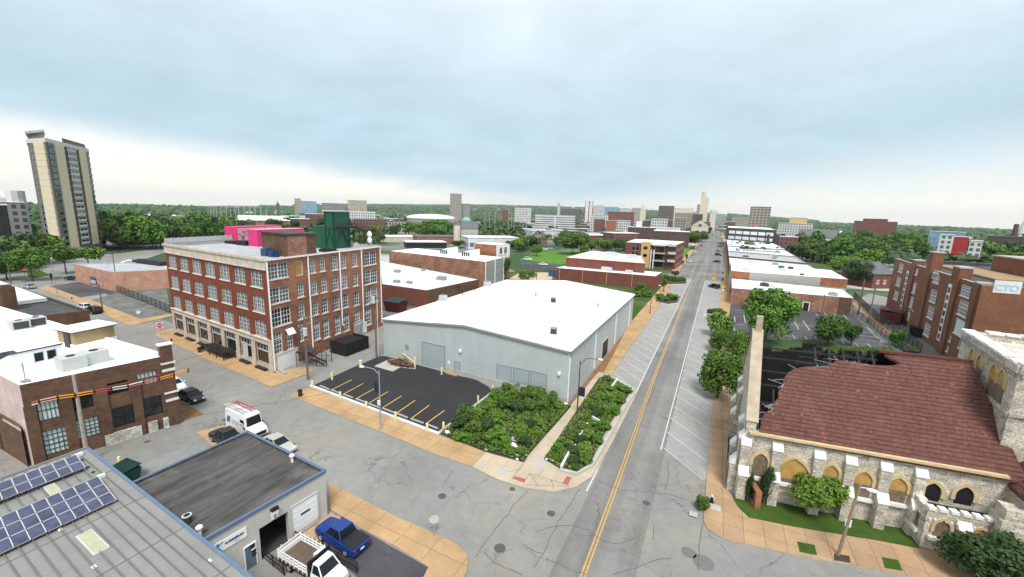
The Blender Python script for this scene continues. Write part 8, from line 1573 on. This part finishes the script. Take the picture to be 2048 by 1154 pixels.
t, w, q, zb, zt = fblock('domed stone church at the end of the street', 1419, 1431, 427, 440, m_ivory, m_ivory, 1000, 18, name='church', cat='church'); c = sum(q, Vector())/4; child(t, 'dome', P('pale_green_dome', (.42, .46, .42), .7, .1), lambda b: b.ball((c.x, c.y, zt), (8, 8, up(c, 416)-zt), 0, 14, 8), True)
t, w, q, zb, zt = fblock('small stone chapel with dark spire left of the blue glass tower', 552, 560, 409, 416, m_greyroof, m_greyroof, 1050, 9, name='church', cat='church'); c = sum(q, Vector())/4; spire(t, c, zt, up(c, 402), 3, m_shing)
t, w, q, zb, zt = fblock('slim white steeple and tall spire at the right picture edge', 2033.5, 2041, 467, 484, m_ivory, m_ivory, 620, 6, name='church', cat='church'); c = sum(q, Vector())/4; spire(t, c, zt, up(c, 438), 2.8, m_lgrey)
g = far(2026, 480, 560); single('chimney_stack', 'tall brown brick chimney stack beside the right steeple', 'chimney', m_brickdk, lambda b: b.tube([(g.x, g.y, -2), (g.x, g.y, up(g, 448))], [2.2, 1.5], 10))
g = far(1511, 460, 600); z = up(g, 462); t = thing('pink_dome_house', 'round house with pink dome roof behind the dark loft', 'building', (g.x, g.y, 0)); child(t, 'drum', m_ivory, lambda b: b.cyl(g.x, g.y, -1, z, 5, 12)); child(t, 'dome', P('pink_dome', (.62, .10, .13), .6, .1), lambda b: b.tube([(g.x, g.y, z), (g.x, g.y, up(g, 456)), (g.x, g.y, up(g, 451))], [5.6, 4.2, .4], 12))
t, w, q, zb, zt = fblock('big church with broad grey roof and white gable among the right trees', 1592, 1672, 476, 486, m_limew, m_greyroof, 440, 24, name='church', cat='church'); gable(t, q, zt+.36, up(q[0], 458)-zt, m_greyroof); child(t, 'white_gable', m_limew, lambda b: b.add([w.p(8, zb, 1.5), w.p(20, zb, 1.5), w.p(20, zt, 1.5), w.p(14, zt+5, 1.5), w.p(8, zt, 1.5), w.p(8, zb, -8), w.p(20, zb, -8), w.p(20, zt, -8), w.p(14, zt+5, -8), w.p(8, zt, -8)], [(0, 1, 2, 3, 4), (5, 9, 8, 7, 6), (1, 6, 7, 2), (2, 7, 8, 3), (3, 8, 9, 4), (4, 9, 5, 0)]))
t, w, q, zb, zt = fblock('grey stone church with pointed turret behind the green trees', 922, 956, 458, 468, m_conc, m_greyroof, 330, 16, name='church', cat='church'); gable(t, q, zt+.36, 5.5, m_greyroof); c = w.p(-3, 0, -4); child(t, 'turret', m_ivory, lambda b: b.cyl(c.x, c.y, zb, zt+3, 3, 8)); spire(t, c, zt+3, up(c, 441), 3.4, m_greyroof)
g = far(862, 440, 560); z = up(g, 436); t = thing('domed_arena', 'wide white domed arena on the centre left', 'arena', (g.x, g.y, 0)); OCC.append((g.x, g.y, 36)); child(t, 'wall', m_ivory, lambda b: b.cyl(g.x, g.y, -1, z, 30, 28)); child(t, 'dome', m_roofw, lambda b: b.ball((g.x, g.y, z), (32, 32, up(g, 428)-z), 0, 28, 8), True)
g = far(933, 440, 400); t = thing('green_domed_pavilion', 'small pavilion with pale green dome by the slab tower', 'building', (g.x, g.y, 0)); child(t, 'drum', m_ivory, lambda b: b.cyl(g.x, g.y, 0, up(g, 442), 4, 12)); child(t, 'dome', P('copper_green', (.2, .42, .36), .6, .1), lambda b: b.ball((g.x, g.y, up(g, 442)), (4.6, 4.6, 3.6), 0, 12, 8), True)
for k, (x, y0, y1) in enumerate([(424, 413, 441), (429, 414, 440), (435, 413, 443), (444, 413, 441), (455, 413, 440), (463, 420, 438), (472, 414, 437), (479, 413, 436), (490, 413, 435), (501, 414, 434), (511, 414, 432), (522, 416, 430), (534, 421, 430), (553, 421, 432)]+[(x, 425+(x % 3), 442) for x in (970, 979, 990, 1017, 1023, 1028, 1046, 1053)]):
    g = far(x, y1+3, 480); single('light_mast', 'slim grey light mast standing over the distant trees', 'light mast', m_steel, lambda b: (b.tube([(g.x, g.y, -1), (g.x, g.y, up(g, y0))], [.42, .3], 5), b.box(g.x-.9, g.x+.9, g.y-.3, g.y+.3, up(g, y0)-.3, up(g, y0)+.5)), 'light masts on the skyline')
# gabled houses
def house(label, x0, x1, yt, yb, mw2, mr2, D=None, h=3., along=True, group=None, depth=None):
    t, w, q, zb, zt = fblock(label, x0, x1, yt, yb, mw2, mr2, D, depth, name='gabled_house', cat='house', group=group); gable(t, shrink(q, -.4), zt+.36, h, mr2, along); return t, w, zb, zt
t, w, zb, zt = house('brown brick house with grey hipped roof in front of the right trees', 1743, 1782, 550, 577, m_brick4, m_greyroof, None, 4.5, True, None, 14)
for u in (.25, .6): window(t, w, w.L*u-.6, w.L*u+.6, zb+2, zb+3.6, 'white1', .0)
house('grey roofed house with white gable trim behind the shops', 1672, 1712, 516, 528, m_shing, m_shing, None, 3.5, True, None, 12); house('second house with pale roof edge beside the grey roofed house', 1712, 1738, 520, 532, m_roofw2, m_greyroof, None, 3., False, None, 10); house('brown gabled timber house with white porches by the field', 1074, 1094, 478, 492, m_shing, m_shing, None, 3, False, None, 10); house('second gabled house with porch by the field', 1052, 1073, 479, 492, m_shing, m_greyroof, None, 3, False, None, 10); house('brown roofed house under the left trees', 386, 420, 468, 476, m_terra, m_shing, None, 3, True, None, 12)
r = random.Random(21)
for k in range(230):
    x = r.choice([r.uniform(200, 560), r.uniform(200, 760), r.uniform(960, 1100), r.uniform(1560, 2040)]); yh = 413+max(0, (x-1000)/1040*52)+0; y = yh+r.uniform(14, 26) if x > 1500 else yh+r.uniform(12, 30); g = at(x, y+2); D = hypot(g.x, g.y)
    if D > 1500 or any(hypot(g.x-a, g.y-c) < s+10 for a, c, s in OCC): continue
    w_ = r.uniform(9, 16)*FPX/D/2; wm_ = r.choice([m_terra, m_limew, m_brick4, m_roofw2, m_ivory]); rm_ = r.choice([m_greyroof, m_shing, m_roofw2, m_slate]); house('small %s house with %s roof far off among the tree crowns' % ({m_terra: 'cream', m_limew: 'white', m_brick4: 'brick', m_roofw2: 'pale grey', m_ivory: 'ivory'}[wm_], {m_greyroof: 'dark grey', m_shing: 'brown', m_roofw2: 'white', m_slate: 'slate'}[rm_]), x-w_, x+w_, y-2.0, y+2, wm_, rm_, None, r.uniform(2.5, 4), r.random() < .5, 'houses in the far neighbourhoods', r.uniform(9, 13))
placed = 0
for k in range(1000):
    if placed >= 215: break
    x = r.choice([r.uniform(1050, 1430), r.uniform(750, 1440), r.uniform(1040, 1400), r.uniform(560, 900), r.uniform(1460, 1600)]); yh = 413+max(0, (x-1000)/1040*45); y = yh+r.uniform(10, 62)**1.0 if 1040 < x < 1300 else yh+r.uniform(10, 34)
    g = at(x, y); D = hypot(g.x, g.y)
    if D > 1700 or D < 190 or abs(g.x+7) < 24+D*.01 or any(hypot(g.x-a, g.y-c) < s*.8+7 for a, c, s in OCC): continue
    placed += 1; w_ = r.uniform(12, 34)*FPX/D/2; h_ = r.uniform(4, 9)*FPX/D; wi_ = r.randrange(9); ri_ = r.randrange(5); fblock('low %s building with %s flat roof in the crowded middle distance' % (('brick', 'dark brick', 'red brown', 'tan', 'white windowed', 'pale grey', 'orange brick', 'grey', 'cream')[wi_], ('white', 'white', 'dirty white', 'grey', 'dark grey')[ri_]), x-w_, x+w_, y-h_, y, [f_brick, f_brickd, m_brick4, f_tan, f_white, m_roofw2, m_brick3, f_grey, m_terra][wi_], [m_roofw, m_roofw, m_roofw2, m_roofg, m_greyroof][ri_], None, r.uniform(12, 30), group='low buildings of the middle distance')
# ---------------------------------------------------------------- tree belts
def fill(n, poly, size, kinds, label, group, seed, ratio=.85, skip=True):
    r = random.Random(seed); xs = [p[0] for p in poly]; ys = [p[1] for p in poly]; k = tries = 0
    while k < n and tries < n*30:
        tries += 1; x, y = r.uniform(min(xs), max(xs)), r.uniform(min(ys), max(ys)); c = False
        for i in range(len(poly)):
            a, d = poly[i], poly[i-1]
            if (a[1] > y) != (d[1] > y) and x < (d[0]-a[0])*(y-a[1])/(d[1]-a[1])+a[0]: c = not c
        if not c: continue
        g = at(x, y); s = r.uniform(*size)
        if skip and any(hypot(g.x-a, g.y-q) < e*.8 for a, q, e in OCC): continue
        kd = r.choice(kinds); tree(label.replace('tree', {'mid1': 'mid green', 'mid2': 'bright green', 'mid3': 'dark green', 'mid4': 'olive green'}[kd]+' tree', 1).replace('green mid', 'mid'), g, s, s*1.25, s*ratio*1.05, kd, group, tr=.25); k += 1
M3 = ['mid1', 'mid3', 'mid1', 'mid2', 'mid4']
ptree('bright green round tree on the tower lawn', (60, 562), 26, 90, 490, 548, 'near1'); ptree('leafy tree at the foot of the apartment tower, left', (125, 548), 102, 150, 484, 528, 'mid1'); ptree('leafy tree at the foot of the apartment tower, right', (172, 540), 148, 198, 490, 522, 'mid1')
for i, (x, y, a, c, lab) in enumerate(((12, 540, 470, 530, 'dark big tree at the left picture edge'), (40, 532, 462, 522, 'tall dark tree left of the tower'), (75, 528, 464, 515, 'wide green tree between office and tower'), (-15, 548, 480, 545, 'tree cut by the left picture edge'), (8, 560, 500, 552, 'lower tree at the left street corner'))): ptree(lab, (x, y), x-34, x+34, a, c, 'mid3' if i % 2 else 'mid1')
fill(46, [(200, 492), (470, 468), (470, 482), (330, 500), (200, 512)], (5.5, 9), ['mid1', 'mid2', 'mid1', 'mid3', 'mid4'], 'dense tree in the belt between tower and factory', 'trees left of the factory', 31, 1.0)
fill(26, [(460, 462), (700, 462), (700, 470), (460, 476)], (5, 8), M3, 'tree in the gaps behind the factory roof', 'trees behind the factory', 32)
fill(22, [(740, 468), (930, 460), (930, 476), (750, 492)], (5, 8), M3, 'tree in the block between dormitories and mill', 'trees behind the mill', 33)
ptree('big bright green tree before the domed arena', (878, 476), 848, 908, 436, 472, 'near1'); ptree('large dark green bushy tree at the edge of the green field', (1150, 508), 1112, 1182, 462, 502, 'near2'); ptree('small round tree left of the field poles', (1168, 512), 1158, 1180, 490, 508, 'mid2'); ptree('slim street tree by the green field corner', (1074, 512), 1062, 1086, 488, 508, 'mid1'); ptree('green tree in the sandy yard behind the mill', (1056, 562), 1036, 1072, 538, 562, 'near2'); ptree('dark tree against the graffiti wall', (1012, 560), 1002, 1022, 514, 556, 'mid3'); ptree('dark round tree behind the sawtooth skylights', (916, 495), 902, 930, 480, 494, 'mid3')
fill(14, [(1015, 500), (1066, 490), (1070, 500), (1020, 510)], (3.5, 5), ['mid1', 'mid3'], 'street tree in the row before the white building', 'street trees behind the mill', 34)
fill(20, [(1180, 497), (1280, 497), (1280, 505), (1180, 505)], (3, 5), ['mid1', 'mid3'], 'small tree before the brick flats', 'trees at the flats', 35)
ptree('big spreading street tree left of the road beyond the apartment block', (1384, 492), 1364, 1402, 462, 488, 'near2'); ptree('second big street tree farther along the left kerb', (1403, 484), 1392, 1420, 460, 482, 'mid1')
fill(14, [(1405, 472), (1424, 452), (1428, 453), (1410, 478)], (3.5, 6), ['mid1', 'mid3'], 'street tree along the left kerb far ahead', 'street trees far ahead', 36); fill(10, [(1450, 462), (1446, 452), (1452, 450), (1456, 460)], (3.5, 6), ['mid1', 'mid3'], 'street tree along the right kerb far ahead', 'street trees far ahead right', 37)
fill(40, [(1590, 512), (1690, 500), (1760, 512), (1740, 545), (1650, 535), (1600, 522)], (4.5, 8), ['mid1', 'mid3', 'mid1', 'mid4', 'mid2'], 'leafy tree crowding the houses behind the shops', 'trees behind the shops', 38, skip=False)
fill(16, [(1560, 500), (1700, 494), (1700, 508), (1600, 512)], (5, 8.5), M3, 'tall leafy tree screening the big grey roofed church', 'trees before the grey roofed church', 40, 1.1, False)
fill(10, [(1385, 478), (1404, 470), (1404, 474), (1388, 486)], (4, 6.5), M3, 'street tree before the gothic church', 'trees before the gothic church', 41, 1., False)
fill(70, [(1690, 484), (2060, 512), (2060, 530), (1800, 520), (1690, 505)], (5, 9), M3, 'leafy tree in the wide belt beyond the school', 'trees beyond the school', 39)
ptree('dark bushy tree beside the brown brick house', (1722, 572), 1696, 1744, 520, 568, 'near3'); ptree('green tree behind the fence end', (1690, 548), 1660, 1720, 510, 546, 'near2')
def blobs(name, n, rmin, rmax, seed, mats, smin, smax, az0, az1, leafy=True):
    r = random.Random(seed); b = MB()
    for k in range(n):
        az = r.uniform(az0, az1); d = rmin*(rmax/rmin)**(r.random()**.9); x, y = d*sin(az), d*cos(az)
        if abs(x+7) < 22+.012*d or any((x-a)**2+(y-c)**2 < (e*1.05)**2 for a, c, e in OCC): continue
        if -.42 < az < -.02 and d < 1600 and r.random() < .62: continue
        z = terrain(x, y); s = r.uniform(smin, smax)*(1 if d < 1500 else 1.2 if d < 3000 else 1.5); m = r.randrange(len(mats)); c = Vector((x, y, z+s*.55))
        if d < 900:
            for j in range(34):
                v = Vector((r.gauss(0, 1), r.gauss(0, 1), abs(r.gauss(0, .9))-.2)).normalized(); p = c+Vector((v.x*s, v.y*s, v.z*s*.95))*r.uniform(.6, 1.05); u = v.cross(Vector((r.gauss(0, 1), r.gauss(0, 1), 1))).normalized()*s*.34; w = v.cross(u).normalized()*s*.3; b.poly([p-u, p-w, p+u, p+w], m)
        else:
            i = len(b.v); N = 7
            for (zz, q) in ((-.5, .8), (.15, 1.), (.62, .62)):
                for j in range(N): t = 2*pi*j/N+r.random(); e = s*q*r.uniform(.7, 1.2); b.v.append((c.x+cos(t)*e, c.y+sin(t)*e, c.z+zz*s*r.uniform(.8, 1.2)))
            b.v.append((c.x, c.y, c.z+s*.9))
            for a in (0, 1):
                for j in range(N): q = (j+1) % N; b.f.append((i+a*N+j, i+a*N+q, i+(a+1)*N+q, i+(a+1)*N+j)); b.m.append(m)
            for j in range(N): b.f.append((i+2*N+j, i+2*N+(j+1) % N, i+3*N)); b.m.append(m)
    tag(b.build(name, mats, base=(0, 0, 0), uv=False), kind='stuff')
mf = [LEAF('far_leaf_a', (.03, .072, .018), (.075, .135, .03)), LEAF('far_leaf_b', (.02, .05, .017), (.055, .10, .028)), LEAF('far_leaf_c', (.045, .085, .02), (.09, .14, .035))]
blobs('distant_trees', 1700, 330, 900, 51, mf, 4, 7.5, -1.5, .75); blobs('far_woods', 3600, 880, 2600, 52, mf, 5, 9, -1.5, .75); blobs('horizon_woods', 5200, 2500, 8000, 53, mf, 7, 11, -1.0, .7)
zt_ = [terrain(9000*sin(a*.05), 9000*cos(a*.05)) for a in range(126)]+[terrain(q*sin(a*.05), q*cos(a*.05)) for q in (5000, 7500) for a in range(126)]
hz = MB(); hz.box(-9500, 9500, -9500, 9500, min(zt_)-2, max(max(zt_)+45, 130)); n = NT('air'); n.N.remove(n.b); pvn = n.N.new('ShaderNodeVolumePrincipled'); pvn.inputs['Color'].default_value = (.78, .88, .95, 1); pvn.inputs['Density'].default_value = .00006; n.L.new(pvn.outputs[0], n.N['Material Output'].inputs['Volume'])
HAZE = tag(hz.build('haze', n.mat, base=(0, 0, 0), uv=False), kind='stuff')
